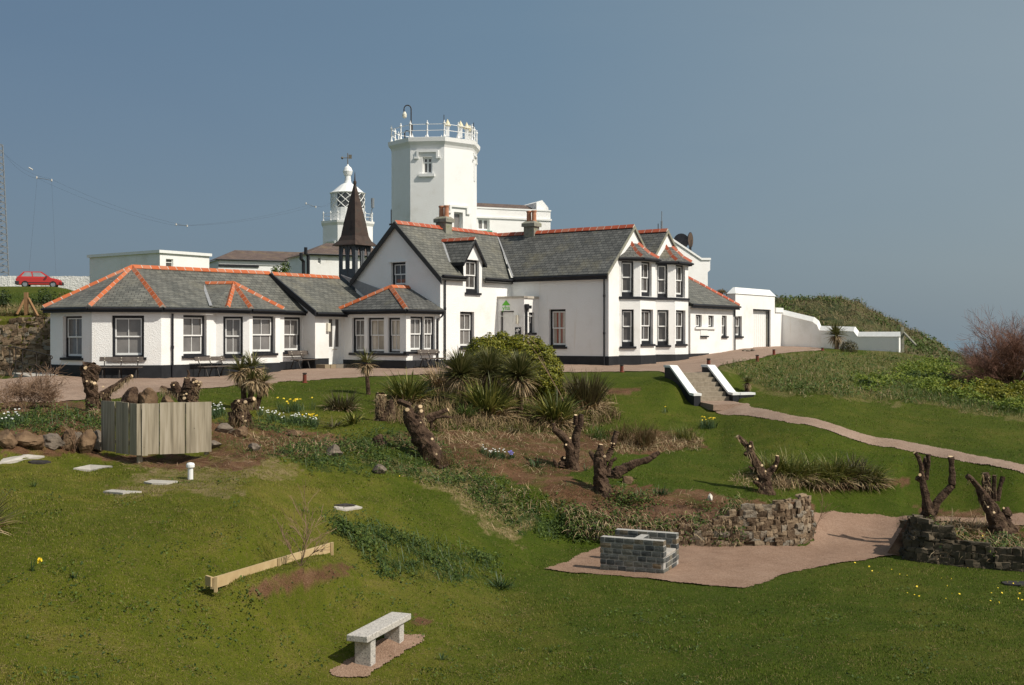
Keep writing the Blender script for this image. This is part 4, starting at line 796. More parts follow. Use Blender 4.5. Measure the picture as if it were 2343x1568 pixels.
# ------------------------------------------------------------------ buildings around the hostel
def simple_window(w, r, parent, bars=2, name='window', frm=WHITEP, pane=GLASS, dep=.12, sill=None, fr=.06, rows=(.5,)):
    a,b,z0,z1 = r; m = MB()
    for u0,u1,y0,y1 in ((a,a+fr,z0,z1),(b-fr,b,z0,z1),(a+fr,b-fr,z1-fr,z1),(a+fr,b-fr,z0,z0+fr)): w.box(m,u0,u1,y0,y1,-dep-.06,-dep)
    for k in range(1,bars): c = a+(b-a)*k/bars; w.box(m,c-fr*.5,c+fr*.5,z0+fr,z1-fr,-dep-.05,-dep-.004)
    for t in rows: c = z0+(z1-z0)*t; w.box(m,a+fr,b-fr,c-fr*.4,c+fr*.4,-dep-.052,-dep-.006)
    o = m.build(name, frm, parent); g = MB(); g.face([w.P(a,z0,-dep-.045),w.P(b,z0,-dep-.045),w.P(b,z1,-dep-.045),w.P(a,z1,-dep-.045)]); g.build('pane', pane, o)
    if sill is not None: g = MB(); w.box(g,a-.1,b+.1,z0-.14,z0,-.02,.1); g.build('sill', sill, o)
    return o
# lean-to outbuilding at the east end
T = thing('outbuilding', 'low white outbuilding with hipped slate roof and narrow black-framed windows beside the twin bays', 'outbuilding', pl3(31,9,-1.2))
L0, L1 = pl(28.7,9.6), pl(34.3,9.6); wo = Wall(L0, L1, -2.2, 1.72); wo.rv = .12; m = MB()
for x0,x1,y0,y1 in ((342,402,500,622),(466,520,508,622),(600,648,508,712)): r = wo.holeq('E',x0,x1,y0,y1); window(wo, r, T, '1' if x0==600 else 'c', GLASSN, fr=.07, sill=(x0==600))
wo.mesh(m); Wall(pl(28.7,6.4), L0, -2.2, 1.72).mesh(m); Wall(L1, pl(34.3,4.2), -2.2, 1.72).mesh(m)
m.build('wall', WHITE, T)
m = MB(); u0, zt_ = wo.sx(q('E',385,0)[0]), 0; _, z1_ = on(wo,'E',385,642); _, z0_ = on(wo,'E',385,722); u1 = wo.sx(q('E',455,0)[0])
wo.box(m, u0, u1, z0_, z0_+.08, 0, .12); m.build('sill', BLACK, T)
m = MB(); ua, ub = wo.sx(q('E',330,0)[0]), wo.sx(q('E',528,0)[0]); z_ = on(wo,'E',400,632)[1]; wo.box(m, ua, ub, z_-.06, z_+.06, 0, .1); wo.box(m, u0+.02, u1+.0, z0_+.09, z_-.07, 0, .035); m.build('ledge', WHITEP, T)
rf = MB(); oe = 1.86; h0, h1, ht0, ht1 = pl3(28.3,9.9,oe), pl3(34.65,9.9,oe), pl3(27.2,7.0,3.95), pl3(31.9,7.0,3.95)
rf.slab([h0,h1,ht1,ht0]); rf.slab([h1,pl3(34.65,4.1,oe),ht1]); rf.build('roof', SLATE, T)
m, n_ = [], MB(); ridge(m, n_, ht1+Vector((0,0,.06)), h1+Vector((0,0,.07)), .13, .4, .08); m[0].build('ridge_tiles', REDTILE, T); n_.build('ridge_mortar', MORTAR, T)
m = MB(); gutter(m, h0-Vector((0,0,.03)), h1-Vector((0,0,.03)), VB, .22)
for k in range(9): u = .4+k*.62; p = wo.P(u,1.66,.2); m.bar(p-Vector((wo.n.x,wo.n.y,0))*.2, p+Vector((wo.n.x,wo.n.y,0))*.1, .06, .09)
m.build('gutter', BLACK, T); pipe(pp(wo,'E',717,-1.2,1.65), T)
m = MB(); wo.box(m, -.3, 2.3, -2.2, -.98, -.05, .03); m.build('plinth', PLINTH, T)
# courtyard wall with a plank gate and stepped coping
T = thing('courtyard_wall', 'tall white courtyard wall with sloped coping, plank gate and one narrow window', 'wall', pl3(37.5,9.4,-.9))
G0, G1_ = pl(34.3,9.58), pl(40.7,9.58); wy = Wall(G0, G1_, -2, 2.7); wy.rv = .4
u0 = wy.sx(q('E',734,0)[0]); wy.prof = [(0,-2),(wy.L,-2),(wy.L,2.62),(u0,2.62),(u0,1.2),(0,1.2)]; m = MB()
rg = wy.holeq('E',908,1082,446,826); wy.rv = .14; rw = wy.holeq('E',730,798,512,712); window(wy, rw, T, '2', GLASSN, fr=.08); wy.mesh(m)
wy.box(m, u0, wy.L, 1.25, 2.62, -.55, -.5)
m.face([wy.P(u0,-2,0),wy.P(u0,2.62,0),wy.P(u0,2.62,-.5),wy.P(u0,-2,-.5)]); m.face([wy.P(wy.L,-2,0),wy.P(wy.L,2.62,0),wy.P(wy.L,2.62,-.5),wy.P(wy.L,-2,-.5)]); m.build('wall', WHITE, T)
m = MB(); m.hexa([wy.P(u0-.08,2.62,.06),wy.P(wy.L+.08,2.62,.06),wy.P(wy.L+.08,2.62,-.56),wy.P(u0-.08,2.62,-.56),wy.P(u0+.35,3.02,-.18),wy.P(wy.L-.4,3.02,-.18),wy.P(wy.L-.4,3.02,-.32),wy.P(u0+.35,3.02,-.32)]); m.build('coping', WHITEP, T)
m = MB(); a,b,z0,z1 = rg; wy.box(m,a+.04,b-.04,z0,z1-.07,-.36,-.3)
for k in range(1,9): c = a+(b-a)*k/9; wy.box(m,c-.008,c+.008,z0,z1-.08,-.3,-.292)
gg_ = m.build('gate', WHITEP, T); m = MB(); wy.box(m,a,b,z1-.09,z1,-.2,-.1); wy.box(m,b-.05,b,z0,z1-.09,-.2,-.1); m.build('gate_frame', BLACK, T)
m = MB(); m.lathe(wy.P(a+.45,(z0+z1)/2-.1,-.27),[(.04,-.04),(.06,0),(.04,.04)],8); m.build('handle', STEELDK, gg_)
# boundary wall: sloping, stepped coping
T = thing('boundary_wall', 'long white boundary wall whose coping slopes then steps down towards the palm', 'wall', pl3(41.9,13,-1))
W0, W1 = pl(41.9,9.2), pl(41.9,17.25); wb = Wall(W0, W1, -2.5, 1)
def tp_(zx, zy, z='E'): X, Y = q(z,zx,zy); u = wb.sx(X); return u, wb.zy(u,Y)
pr = [tp_(1195,478),tp_(1500,570),tp_(1545,605),tp_(1563,655),tp_(1905,665),tp_(1940,715)]; pr.append((wb.L-.05, pr[-1][1])); pr[0] = (0,pr[0][1])
wb.prof = [(0,-2.5),(wb.L,-2.5),(wb.L,pr[-1][1])]+[(u,z_) for u,z_ in reversed(pr)]; m = MB(); wb.mesh(m)
m.face([wb.P(wb.L,-2.5,0),wb.P(wb.L,pr[-1][1],0),wb.P(wb.L,pr[-1][1],-.45),wb.P(wb.L,-2.5,-.45)]); bk_ = Wall(W1-wb.n*.45, W0-wb.n*.45, -2.5, pr[-1][1]); bk_.mesh(m)
Wall(pl(40.7,9.58), pl(41.9,9.58), -2, pr[0][1]).mesh(m); m.build('wall', WHITE, T)
m = MB(); pr2 = pr[:-1]+[(wb.L+.06, pr[-1][1])]; pr2[0] = (-.1, pr[0][1])
for (u0,z0),(u1,z1) in zip(pr2, pr2[1:]):
    if abs(u1-u0) < .3 and z0-z1 > .25: u1 += .02
    h_ = .3; m.hexa([wb.P(u0,z0,.05),wb.P(u1,z1,.05),wb.P(u1,z1,-.5),wb.P(u0,z0,-.5),wb.P(u0,z0+h_,-.17),wb.P(u1,z1+h_,-.17),wb.P(u1,z1+h_,-.28),wb.P(u0,z0+h_,-.28)])
wc_ = Wall(pl(40.72,9.6), pl(41.95,9.6), 0, 1); wc_.box(m, 0, wc_.L, pr[0][1], pr[0][1]+.3, -.3, .06); m.build('coping', WHITEP, T)
# ---- octagonal towers
def ngon(c, R_, n, ph): return [Vector((c.x+R_*math.sin(ph+2*math.pi*k/n), c.y-R_*math.cos(ph+2*math.pi*k/n))) for k in range(n)]
def hood(w, r, parent, dep=.12):
    a,b,z0,z1 = r; m = MB(); e = .45; t = .16
    w.box(m,a-e,b+e,z1+.35,z1+.35+t,-.02,dep); w.box(m,a-e,a-e+t,z1-.12,z1+.35,-.02,dep); w.box(m,b+e-t,b+e,z1-.12,z1+.35,-.02,dep); w.box(m,a-e-.18,a-e,z1-.12,z1+.02,-.02,dep); w.box(m,b+e,b+e+.18,z1-.12,z1+.02,-.02,dep)
    return m.build('hood_mould', WHITEP, parent)
def railing(T, P, z, h, mat, top=.09, r=.03):
    posts, rails = [], MB()
    n = len(P)
    for k in range(n):
        a, b = P[k], P[(k+1)%n]
        for zz in (.5, .97): rails.bar((a.x,a.y,z+h*zz),(b.x,b.y,z+h*zz), r*1.3)
        for f in (0,.5):
            p = a.lerp(b,f); m = MB(); m.lathe((p.x,p.y,z),[(.11,0),(.08,.12),(.055,.2),(.055,h*.45),(.085,h*.5),(.055,h*.55),(.05,h*.9),(.1,h*1.0),(.09,h*1.08),(.03,h*1.13),(.045,h*1.2),(.005,h*1.27)],8); m.build('railing_post', mat, T)
    rails.build('rail', mat, T)
dT = 88.0; cT = at(1100/1.65329+1420*PR, 400, dT); cT2 = Vector((cT.x,cT.y)); RT = 430*PR*dT/F
T = thing('octagonal_tower', 'massive white octagonal tower with railed flat top behind the slate roofs', 'tower', (cT.x,cT.y,1))
ph = math.radians(12.4)+math.atan2(-cT.x, cT.y)*-1*-1
V8 = ngon(cT2, RT, 8, ph); V8 = [V8[k] for k in range(8)]
zTop = Z(q('F',0,545)[1], dT-RT*.9); m = MB()
fz = {}
for k in range(8):
    w = Wall(V8[k-1], V8[k], 1, zTop)
    if w.n.dot(Vector((-cT.x,-cT.y)).normalized()) > -.2: fz[k] = w
vis_ = sorted(fz, key=lambda k: (fz[k].p0.x+fz[k].p1.x)/2)
fr_ = max(fz, key=lambda k: fz[k].n.dot(Vector((-cT.x,-cT.y)).normalized()))
wA = fz[fr_]; wB = fz[(fr_+1)%8]; wC = fz.get((fr_+2)%8)
rA_ = wA.holeq('F',1302,1398,640,805); wA.rv = .2
wB.rv = .3; rB_ = wB.holeq('F',1612,1700,1185,1365)
for k in range(8): (fz.get(k) or Wall(V8[k-1],V8[k],1,zTop)).mesh(m)
m.build('wall', WHITE, T)
simple_window(wA, rA_, T, 2, dep=.18, fr=.13, rows=(.68,)); hood(wA, rA_, T); m = MB(); wA.box(m, rA_[0]-.28, rA_[1]+.18, rA_[2]-.22, rA_[2], -.02, .16); m.build('sill', WHITEP, T)
simple_window(wB, rB_, T, 1, dep=.28, fr=.1, rows=(.95,), pane=GLASSN); hood(wB, rB_, T)
if wC is not None:
    c_ = wC.L*.45; rC_ = (c_-.45, c_+.45, rA_[2]-.2, rA_[3]+.1); hood(wC, rC_, T); m = MB(); wC.box(m, c_-.45, c_+.45, rC_[2], rC_[3]-.1, 0, .03); m.build('blind_window', WHITEP, T)
m = MB(); pf = [(1.0,zTop),(1.02,zTop+.18),(1.075,zTop+.42),(1.085,zTop+.72),(1.0,zTop+.78)]; i0 = len(m.v)
for f_, z_ in pf: m.v += [Vector((p.x,p.y,z_)) for p in ngon(cT2, RT*f_, 8, ph)]
for k in range(len(pf)-1):
    for j in range(8): a_ = i0+k*8; m.f.append((a_+j,a_+(j+1)%8,a_+8+(j+1)%8,a_+8+j))
m.f.append(tuple(i0+(len(pf)-1)*8+j for j in range(8))); m.build('cornice', WHITE, T)
zd = zTop+.78; railing(T, ngon(cT2, RT*1.0, 8, ph), zd, .98, WHITEP)
def topx(zx, frac): d_ = dT+frac*RT; return at(q('F',zx,0)[0], 0, d_)
CONEM = M('cream_cone', [(.62,.55,.36),(.7,.63,.44)], 5, .5)
for k, (zx, fr2, zy) in enumerate(((1548,.15,265),(1677,.25,280),(1737,.45,296),(1768,.6,322))):
    p = topx(zx, fr2); zt_ = Z(q('F',0,zy)[1], p.y); m = MB(); m.lathe((p.x,p.y,0),[(.25,zt_-.54),(.27,zt_-.5),(.01,zt_)],14); c_ = m.build('antenna_cone', CONEM, T)
    m = MB(); m.box(p.x-.14,p.x+.14,p.y-.06,p.y+.06,zt_-1.35,zt_-.56); m.tube([(p.x,p.y,zd),(p.x,p.y,zt_-.6)],.03,6); m.lathe((p.x,p.y,0),[(.05,zt_-.85),(.2,zt_-.56)],10); m.build('bracket', WHITEP, c_)
p = topx(1188,-.45); zt_ = Z(q('F',0,128)[1], p.y); m = MB(); m.tube([(p.x,p.y,zd),(p.x,p.y,zt_-1.6)],.075,8); m.tube([(p.x,p.y,zt_-1.9),(p.x,p.y,zt_-1.5)],.14,8)
arc = [(p.x-.27+.27*math.cos(t),p.y,zt_-.3+.3*math.sin(t)) for t in np.linspace(0,math.pi,9)]; m.tube([(p.x,p.y,zt_-1.6)]+arc+[(p.x-.54,p.y,zt_-.5)],.045,6); lm = m.build('lamp_mast', STEELDK, T)
m = MB(); m.lathe((p.x-.5,p.y,zt_-.5),[(.08,.0),(.17,-.2),(.16,-.4),(.06,-.5)],10); m.build('lamp_globe', CREAM, lm)
m = MB(); p = topx(1150,-.1); m.tube([(p.x-.16,p.y,zd)]+[(p.x+.2*math.cos(t),p.y,zd+.75+.2*math.sin(t)) for t in np.linspace(math.pi,0,7)]+[(p.x+.2,p.y,zd)],.05,6); m.build('vent_hoop', STEELDK, T)
m = MB()
for zx, fr2, zy in ((1513,.2,222),(1806,.5,300)): p = topx(zx,fr2); m.tube([(p.x,p.y,zd),(p.x,p.y,Z(q('F',0,zy)[1],p.y))],.03,5)
m.build('whip_aerial', STEELDK, T)
# lantern tower further off
dL = 143.0; cL = at(q('F',562,0)[0], 0, dL); c2 = Vector((cL.x,cL.y)); RL = 262*PR*dL/F
T = thing('lantern_tower', 'white lighthouse tower with domed diamond-paned lantern half hidden by the copper spire', 'lighthouse', (cL.x,cL.y,2))
ph2 = math.radians(22.5+9); zl = Z(q('F',0,1335)[1], dL); m = MB(); V8 = ngon(c2, RL, 8, ph2); ws_ = []
for k in range(8): ws_.append(Wall(V8[k-1],V8[k],2,zl))
ww = min((w for w in ws_ if w.n.y < -.3), key=lambda w: w.p0.x); r = (ww.L*.35,ww.L*.68,zl-6.2,zl-2.4); ww.holes.append(r); ww.rv = .25
for w in ws_: w.mesh(m)
m.build('wall', WHITE, T); simple_window(ww, r, T, 1, dep=.2, fr=.12, pane=GLASSN); hood(ww, r, T)
m = MB(); i0 = len(m.v); pf = [(1.0,zl),(1.06,zl+.35),(1.07,zl+.6),(.9,zl+.64)]
for f_, z_ in pf: m.v += [Vector((p.x,p.y,z_)) for p in ngon(c2, RL*f_, 8, ph2)]
for k in range(3):
    for j in range(8): a_ = i0+k*8; m.f.append((a_+j,a_+(j+1)%8,a_+8+(j+1)%8,a_+8+j))
m.f.append(tuple(i0+24+j for j in range(8))); m.build('cornice', WHITE, T)
railing(T, ngon(c2, RL*.98, 8, ph2), zl+.64, .95, WHITEP)
rl = 163*PR*dL/F; zb_ = zl+.64; ze = Z(q('F',0,1000)[1], dL); m = MB(); m.lathe((cL.x,cL.y,0),[(rl*1.04,zb_),(rl*1.04,zb_+1.7)],24); m.build('lantern_base', WHITEP, T)
m = MB(); n = 24; bar_ = MB(); zg0 = zb_+1.7
pt = lambda k, z_: Vector((cL.x+rl*math.sin(2*math.pi*k/n), cL.y-rl*math.cos(2*math.pi*k/n), z_))
pan = MB(); gls = MB()
for k in range(n):
    az_ = (k+.5)*360/n; az_ = az_-360 if az_ > 180 else az_
    tgt = pan if -100 < az_ < -28 or az_ > 150 else gls
    tgt.face([pt(k,zg0),pt(k+1,zg0),pt(k+1,ze),pt(k,ze)])
S_ = 12
for k in range(S_):
    for sg in (1,-1):
        P_ = [(lambda t: Vector((cL.x+(rl+.04)*math.sin(2*math.pi*(k+sg*t*2)/S_), cL.y-(rl+.04)*math.cos(2*math.pi*(k+sg*t*2)/S_), zg0+(ze-zg0)*t)))(t) for t in np.linspace(0,1,9)]; bar_.tube(P_, .055, 4)
pan.build('blank_panel', WHITEP, T); gls.build('lantern_glass', glass_mat('lantern_pane',(.05,.05,.05)), T); bar_.build('glazing_bar', WHITEP, T)
m = MB(); z_ = Z(q('F',0,900)[1], dL); m.lathe((cL.x,cL.y,0),[(rl*1.05,ze-.12),(rl*1.1,ze),(rl*.95,ze+.15),(rl*.5,ze+.75*(z_-ze)),(.5,z_),(.4,z_+.3),(.36,z_+.9),(.48,z_+1.05),(.5,z_+1.1),(.62,z_+1.5),(.45,z_+1.95),(.15,z_+2.2),(.08,z_+2.4)],16); dm_ = m.build('lantern_roof', WHITEP, T)
m = MB(); m.tube([(cL.x,cL.y,z_+2.3),(cL.x,cL.y,z_+3.8)],.06,5); m.box(cL.x+.1,cL.x+.5,cL.y-.03,cL.y+.03,z_+3.1,z_+3.6); m.tube([(cL.x-.8,cL.y,z_+3.2),(cL.x+.2,cL.y,z_+3.2)],.05,5); m.lathe((cL.x-.7,cL.y,z_+3.1),[(.02,-.1),(.2,.1),(.02,.3)],6); m.build('weather_vane', M('vane_metal',[(.16,.14,.11)],4,.7), dm_)
p = at(q('F',808,0)[0],0,dL-1); m = MB(); m.tube([(p.x,p.y,zb_+1.7),(p.x,p.y,zb_+2.9)],.22,8); m.bar((p.x-.5,p.y,zb_),(p.x,p.y,zb_+1.8),.09); m.build('marker_lamp', ORANGEMAST, T)
# keepers' quarters right of the tower
def block(T, p0, p1, depth, zb, zt, mat=WHITE, cap=True):
    """rectangular block: front p0->p1 (left to right), going back by depth"""
    w = Wall(p0,p1,zb,zt); b0, b1 = w.p0-w.n*depth, w.p1-w.n*depth; m = MB(); ws = [w, Wall(p1,b1,zb,zt), Wall(b1,b0,zb,zt), Wall(b0,p0,zb,zt)]
    return w, ws
d_ = 90.0; T = thing('keepers_block', 'plain white parapet block with green-silled window attached right of the octagonal tower', 'building', at(1175,700,d_))
p0, p1 = at(1085,0,89).xy, at(1259,0,91.5).xy; zt_ = Z(480,d_); w, ws = block(T, p0, p1, 6, 1, zt_); r = w.holeq('C',1064,1182,70,188); w.rv = .2; m = MB()
for x in ws: x.mesh(m)
m.build('wall', WHITE, T); simple_window(w, r, T, 2, dep=.2, fr=.14, rows=(), pane=GLASSN)
m = MB(); w.box(m, r[0]-.05, r[1]+.15, r[2]-.3, r[2]-.02, -.02, .15); m.build('sill', M('green_paint',[(.03,.30,.20)],4,.5), T)
m = MB()
for x in ws[:2]: x.box(m, -.08, x.L+.08, zt_-.75, zt_-.6, -.02, .09)
for x in ws[:2]: x.box(m, -.02, x.L+.02, zt_, zt_+.12, -.35, .05)
m.build('string_course', WHITEP, T)
m = MB(); e = w.L; m.prism([w.P(e-1.05,zt_,-.4),w.P(e,zt_,-.4),w.P(e,zt_+.35,-.4),w.P(e-.55,zt_+.95,-.4),w.P(e-1.05,zt_+.75,-.4)], Vector((-w.n.x,-w.n.y,0))*5.2); m.build('parapet', WHITE, T)
rf = MB(); rf.slab([w.P(0,zt_+.12,-.5),w.P(e-1,zt_+.12,-.5),w.P(e-1,zt_+.75,-2.6),w.P(0,zt_+.75,-2.6)]); rf.build('roof', BROWNROOF, T)
# long low ranges behind on the left
T = thing('long_range', 'long low white range with brown tiled hipped roof behind the annexe ridge', 'building', at(600,640,115))
p0, p1 = at(499,0,115).xy, at(716,0,119).xy; ze_ = Z(593,115); w, ws = block(T, p0, p1, 8, 2.5, ze_); m = MB()
for x in ws: x.mesh(m)
m.build('wall', WHITE, T); zr = Z(570,118); rf = MB(); e = w.L
A_, B_, C_, D_ = w.P(-.3,ze_,.3), w.P(e,ze_,.3), w.P(e,zr,-4), w.P(2.4,zr,-4); rf.slab([A_,B_,C_,D_]); rf.slab([A_,D_,w.P(-.3,ze_,-8.3)]); rf.build('roof', BROWNROOF, T)
m = MB(); w.box(m, 0, e*.42, ze_-.75, ze_-.55, -.02, .12); gutter(m, A_, B_, w.n, .12); m.build('gutter', BLACK, T)
m = MB(); w.box(m, .1, e*.66, ze_-.5, ze_-.12, -.02, .1); m.build('white_fascia', WHITEP, T)
T = thing('hipped_range', 'white block with brown hipped roof and tall black vent pipes left of the copper spire', 'building', at(780,640,106))
p0, p1 = at(706,0,106).xy, at(872,0,109).xy; ze_ = Z(580.5,106); w, ws = block(T, p0, p1, 8, 2.5, ze_); r = w.holeq('B',1312,1342,192,258); w.rv = .2; m = MB()
for x in ws: x.mesh(m)
m.build('wall', WHITE, T); simple_window(w, r, T, 1, dep=.12, fr=.08); zr = Z(555,110); rf = MB(); e = w.L
A_, B_, C_, D_ = w.P(-.3,ze_,.3), w.P(e,ze_,.3), w.P(e,zr,-4), w.P(2.8,zr,-4); rf.slab([A_,B_,C_,D_]); rf.slab([A_,D_,w.P(-.3,ze_,-8.3)]); rf.build('roof', BROWNROOF, T)
m = MB(); gutter(m, A_, B_, w.n, .16); m.build('gutter', BLACK, T)
for zx, zy in ((1146,150),(1192,95)):
    a_ = at(*q('B',zx,zy),104); b_ = at(*q('B',zx,zy+60),104); c_ = at(*q('B',zx+24,zy+85),104.5); dd = at(*q('B',zx+26,400),104.5); m = MB(); m.tube([a_,b_,c_,dd],.16,8); m.build('vent_pipe', BLACK, T)
# flat-roofed block on the left
T = thing('flat_roofed_block', 'plain flat-roofed white block standing behind the left end of the annexe', 'building', at(366,640,85))
cc = at(365.6,0,85).xy; zt_ = Z(579,85); w1 = Wall(cc-VB*8.9, cc, 2, zt_); w2_ = Wall(cc, cc+UA*4.6, 2, zt_); r = w2_.holeq('A',1640,1712,210,300); m = MB()
for x in (w1,w2_,Wall(cc+UA*4.6,cc+UA*4.6-VB*8.9,2,zt_),Wall(cc+UA*4.6-VB*8.9,cc-VB*8.9,2,zt_)): x.mesh(m)
m.build('wall', WHITE, T); simple_window(w2_, r, T, 1, dep=.1, rows=(.62,))
m = MB(); R_ = Matrix.Translation((cc.x,cc.y,0)) @ Matrix.Rotation(math.radians(54),4,'Z'); m.box(-.15,4.75,-.15,9.05,zt_,zt_+.22,R_); m.build('roof', WHITEP, T)
# rough white wall behind the car
T = MB(); a_, b_ = at(-420,0,94).xy, at(372,0,95).xy; w = Wall(a_, b_, 3.0, Z(632,94)); n = 120
for k in range(n):
    u0, u1 = w.L*k/n, w.L*(k+1)/n; w.box(T, u0, u1, 3.0, Z(632,94)+.05*random.random(), -.4, .02*random.random())
RUBW = M('limewashed_rubble', [(.70,.69,.66),(.84,.83,.8)], 3, .9, 1, 6, bd=.08)
tag(T.build('field_wall', RUBW), 'rough limewashed white stone wall running behind the red car', 'wall')
# fog-horn house
T = thing('foghorn_house', 'white gabled fog signal house behind the twin bay gables', 'building', at(1575,700,85))
w = Wall(at(1500,0,84).xy, at(1618,0,86).xy, -1, 5)
def fpnt(zx, zy): X, Y = q('D',zx,zy); u = w.sx(X); return u, w.zy(u,Y)
pr = [fpnt(1060,230),fpnt(1120,268),fpnt(1440,482),fpnt(1530,482),fpnt(1530,580),fpnt(1506,602)]; w.prof = [(0,-1),(pr[-1][0],-1)]+pr[::-1]+[(0,pr[0][1])]
m = MB(); w.mesh(m); fl = [w.P(u,z_) for u,z_ in w.prof]; n3 = Vector((-w.n.x,-w.n.y,0))*6
for k in range(len(fl)): a_, b_ = fl[k], fl[(k+1)%len(fl)]; m.face([a_,b_,b_+n3,a_+n3])
m.build('wall', WHITE, T); m = MB()
for (u0,z0),(u1,z1) in list(zip(pr,pr[1:]))[:3]: m.hexa([w.P(u0,z0,.1),w.P(u1,z1,.1),w.P(u1,z1,-6),w.P(u0,z0,-6),w.P(u0,z0+.16,.1),w.P(u1,z1+.16,.1),w.P(u1,z1+.16,-6),w.P(u0,z0+.16,-6)])
m.build('coping', WHITEP, T)
HORN = M('black_horn', [(.012,.013,.016),(.03,.03,.034)], 4, .5)
for zx, zy, yaw, nm, lab in ((1243,297,250,'fog_horn','black fog horn trumpet, the one turned away, on the white fog signal house'),(1333,283,-28,'fog_horn','rusty-mouthed fog horn trumpet facing right above the white fog signal house')):
    p = atq('D',zx,zy,87.5); R_ = Matrix.Rotation(math.radians(yaw),4,'Z') @ Matrix.Rotation(math.radians(90),4,'Y'); t = thing(nm, lab, 'fog horn', p, 'pair of fog horns')
    m = MB(); m.lathe(p,[(.06,-.9),(.08,-.75),(.15,-.45),(.32,-.16),(.6,.0),(.61,.03),(.56,.035)],20,R_); m.build('trumpet', HORN, t)
    m = MB(); m.lathe(p,[(.56,.036),(.54,.042),(.1,.07)],20,R_); m.build('mouth_mesh', M('rusty_mesh',[(.05,.035,.025),(.13,.085,.055)],6,.8,.3,30) if yaw < 0 else HORN, t)
    m = MB(); m.bar(p-Vector((0,0,2.2)), p, .16); m.build('stand', HORN, t)
m = MB(); p = atq('D',1050,185,80); m.tube([p-Vector((0,0,3)), atq('D',1051,95,80)],.07,6); m.tube([atq('D',1051,110,80), atq('D',1052,0,80)],.03,5)
tag(m.build('radio_aerial', ORANGEMAST), 'thin pale radio aerial rising behind the second bay gable', 'aerial')
m = MB(); p = atq('D',1016,190,80); m.tube([p-Vector((0,0,2)), atq('D',1016,122,80)],.03,5); tag(m.build('short_aerial', STEELDK), 'short dark rod aerial left of the pale radio aerial', 'aerial')
# lattice mast and the wire aerial slung from it
T = thing('lattice_mast', 'tapering steel lattice mast cut by the left edge of the view', 'mast', at(-6,627,112))
mb_ = Vector(at(-8,0,112).xy); z0_, z1_ = 3.8, Z(330,112); lv = 24; legs = [MB() for _ in range(3)]; br_ = MB()
def leg(k, t): r_ = 1.45*(1-t)+.66*t; a_ = math.radians(-62+120*k); return Vector((mb_.x+r_*math.cos(a_), mb_.y+r_*math.sin(a_)*1.0, z0_+(z1_-z0_)*t))
for k in range(3): legs[k].tube([leg(k,0),leg(k,1)],.075,6); legs[k].build('mast_leg', ORANGEMAST, T)
for i in range(lv):
    t0, t1 = i/lv, (i+1)/lv
    for k in range(3):
        br_.bar(leg(k,t0),leg((k+1)%3,t1),.07); br_.bar(leg(k,t1),leg((k+1)%3,t1),.055)
br_.build('bracing', ORANGEMAST, T)
T = thing('wire_aerial', 'thin twin-wire aerial with spreader bars slung across the sky from the lattice mast', 'aerial wire', at(200,500,112))
wires = MB(); pa = [at(8,350,112), at(68,386,112), at(100,409,113), at(415,517,125), at(712,471,138), at(770,455,143)]
def sag(a, b, s_): return [a.lerp(b,t)-Vector((0,0,s_*4*t*(1-t))) for t in np.linspace(0,1,9)]
for o in (-.6,.6):
    L = [pa[0]]+[p+Vector((o,0,0)) for p in pa[2:5]]+[pa[5]]
    for a_, b_ in zip(L, L[1:]): wires.tube(sag(a_,b_,.5),.0055,4)
for a_, b_ in (((85,407),(66,627)),((118,412),(128,627))): wires.tube([at(*a_,113), at(*b_,100)],.0055,4)
wires.build('wire', STEELDK, T); INS = M('insulator_white',[(.6,.57,.52)],4,.5)
for (x0,y0,x1,y1,d_) in ((84,407,118,413,113),(403,514,428,517.5,125),(700,466,722,474,138)):
    m = MB(); m.tube([at(x0,y0,d_),at(x1,y1,d_)],.028,6); s_ = m.build('spreader_bar', ORANGEMAST, T); m = MB()
    for x_, y_ in ((x0,y0),(x1,y1)): m.lathe(at(x_,y_,d_),[(.03,-.13),(.09,-.08),(.07,0),(.09,.08),(.03,.13)],8)
    m.build('insulator', INS, s_)
m = MB(); m.tube([at(66,384,112),at(75,389,112)],.07,6); m.build('insulator', INS, T)
# red hatchback on the bank
CP = at(91,656,90); CZ = gz1(CP.x, CP.y)-.13; T = thing('parked_car', 'red three-door hatchback parked on the grass bank in front of the white wall', 'car', (CP.x,CP.y,CZ))
RED = NT('car_red'); RED.col((.42,.018,.012)); RED.b.inputs['Roughness'].default_value = .3; RED.b.inputs['Coat Weight'].default_value = .6; RED = RED.m
CR = Matrix.Translation((CP.x,CP.y,CZ)) @ Matrix.Rotation(math.radians(17),4,'Z') @ Matrix.Diagonal((.9,.9,.93,1)); hwid = .8
sec = [(-1.86,.42,.32),(-1.84,.62,.76),(-1.72,.8,.98),(-1.2,.8,.93),(0.3,.8,.9),(.95,.78,.86),(1.5,.74,.76),(1.82,.66,.64),(1.88,.6,.36)]
m = MB(); rings = []
for x_, hw2, zt_ in [(a_,min(hwid,b_+.22),c_) for a_,b_,c_ in sec]:
    L = [(-hw2,.28),(-hw2-.0,.5),(-hw2+.02,zt_-.06),(-hw2+.1,zt_),(hw2-.1,zt_),(hw2-.02,zt_-.06),(hw2,.5),(hw2,.28)]; i = len(m.v); m.v += [CR @ Vector((x_,y_,z_)) for y_,z_ in L]; rings.append(range(i,i+8))
for a_, b_ in zip(rings, rings[1:]):
    for j in range(8): m.f.append((a_[j],a_[(j+1)%8],b_[(j+1)%8],b_[j]))
m.f.append(tuple(reversed(rings[0]))); m.f.append(tuple(rings[-1]))
cb = m.build('body', RED, T)
m = MB(); top_ = [(-1.70,.94),(-1.28,1.36),(.15,1.39),(.98,.88)]   # cabin
lo_, hi_ = .74, .56
for (xa,za_),(xb,zb2) in ((top_[0],top_[1]),(top_[2],top_[3])): pass
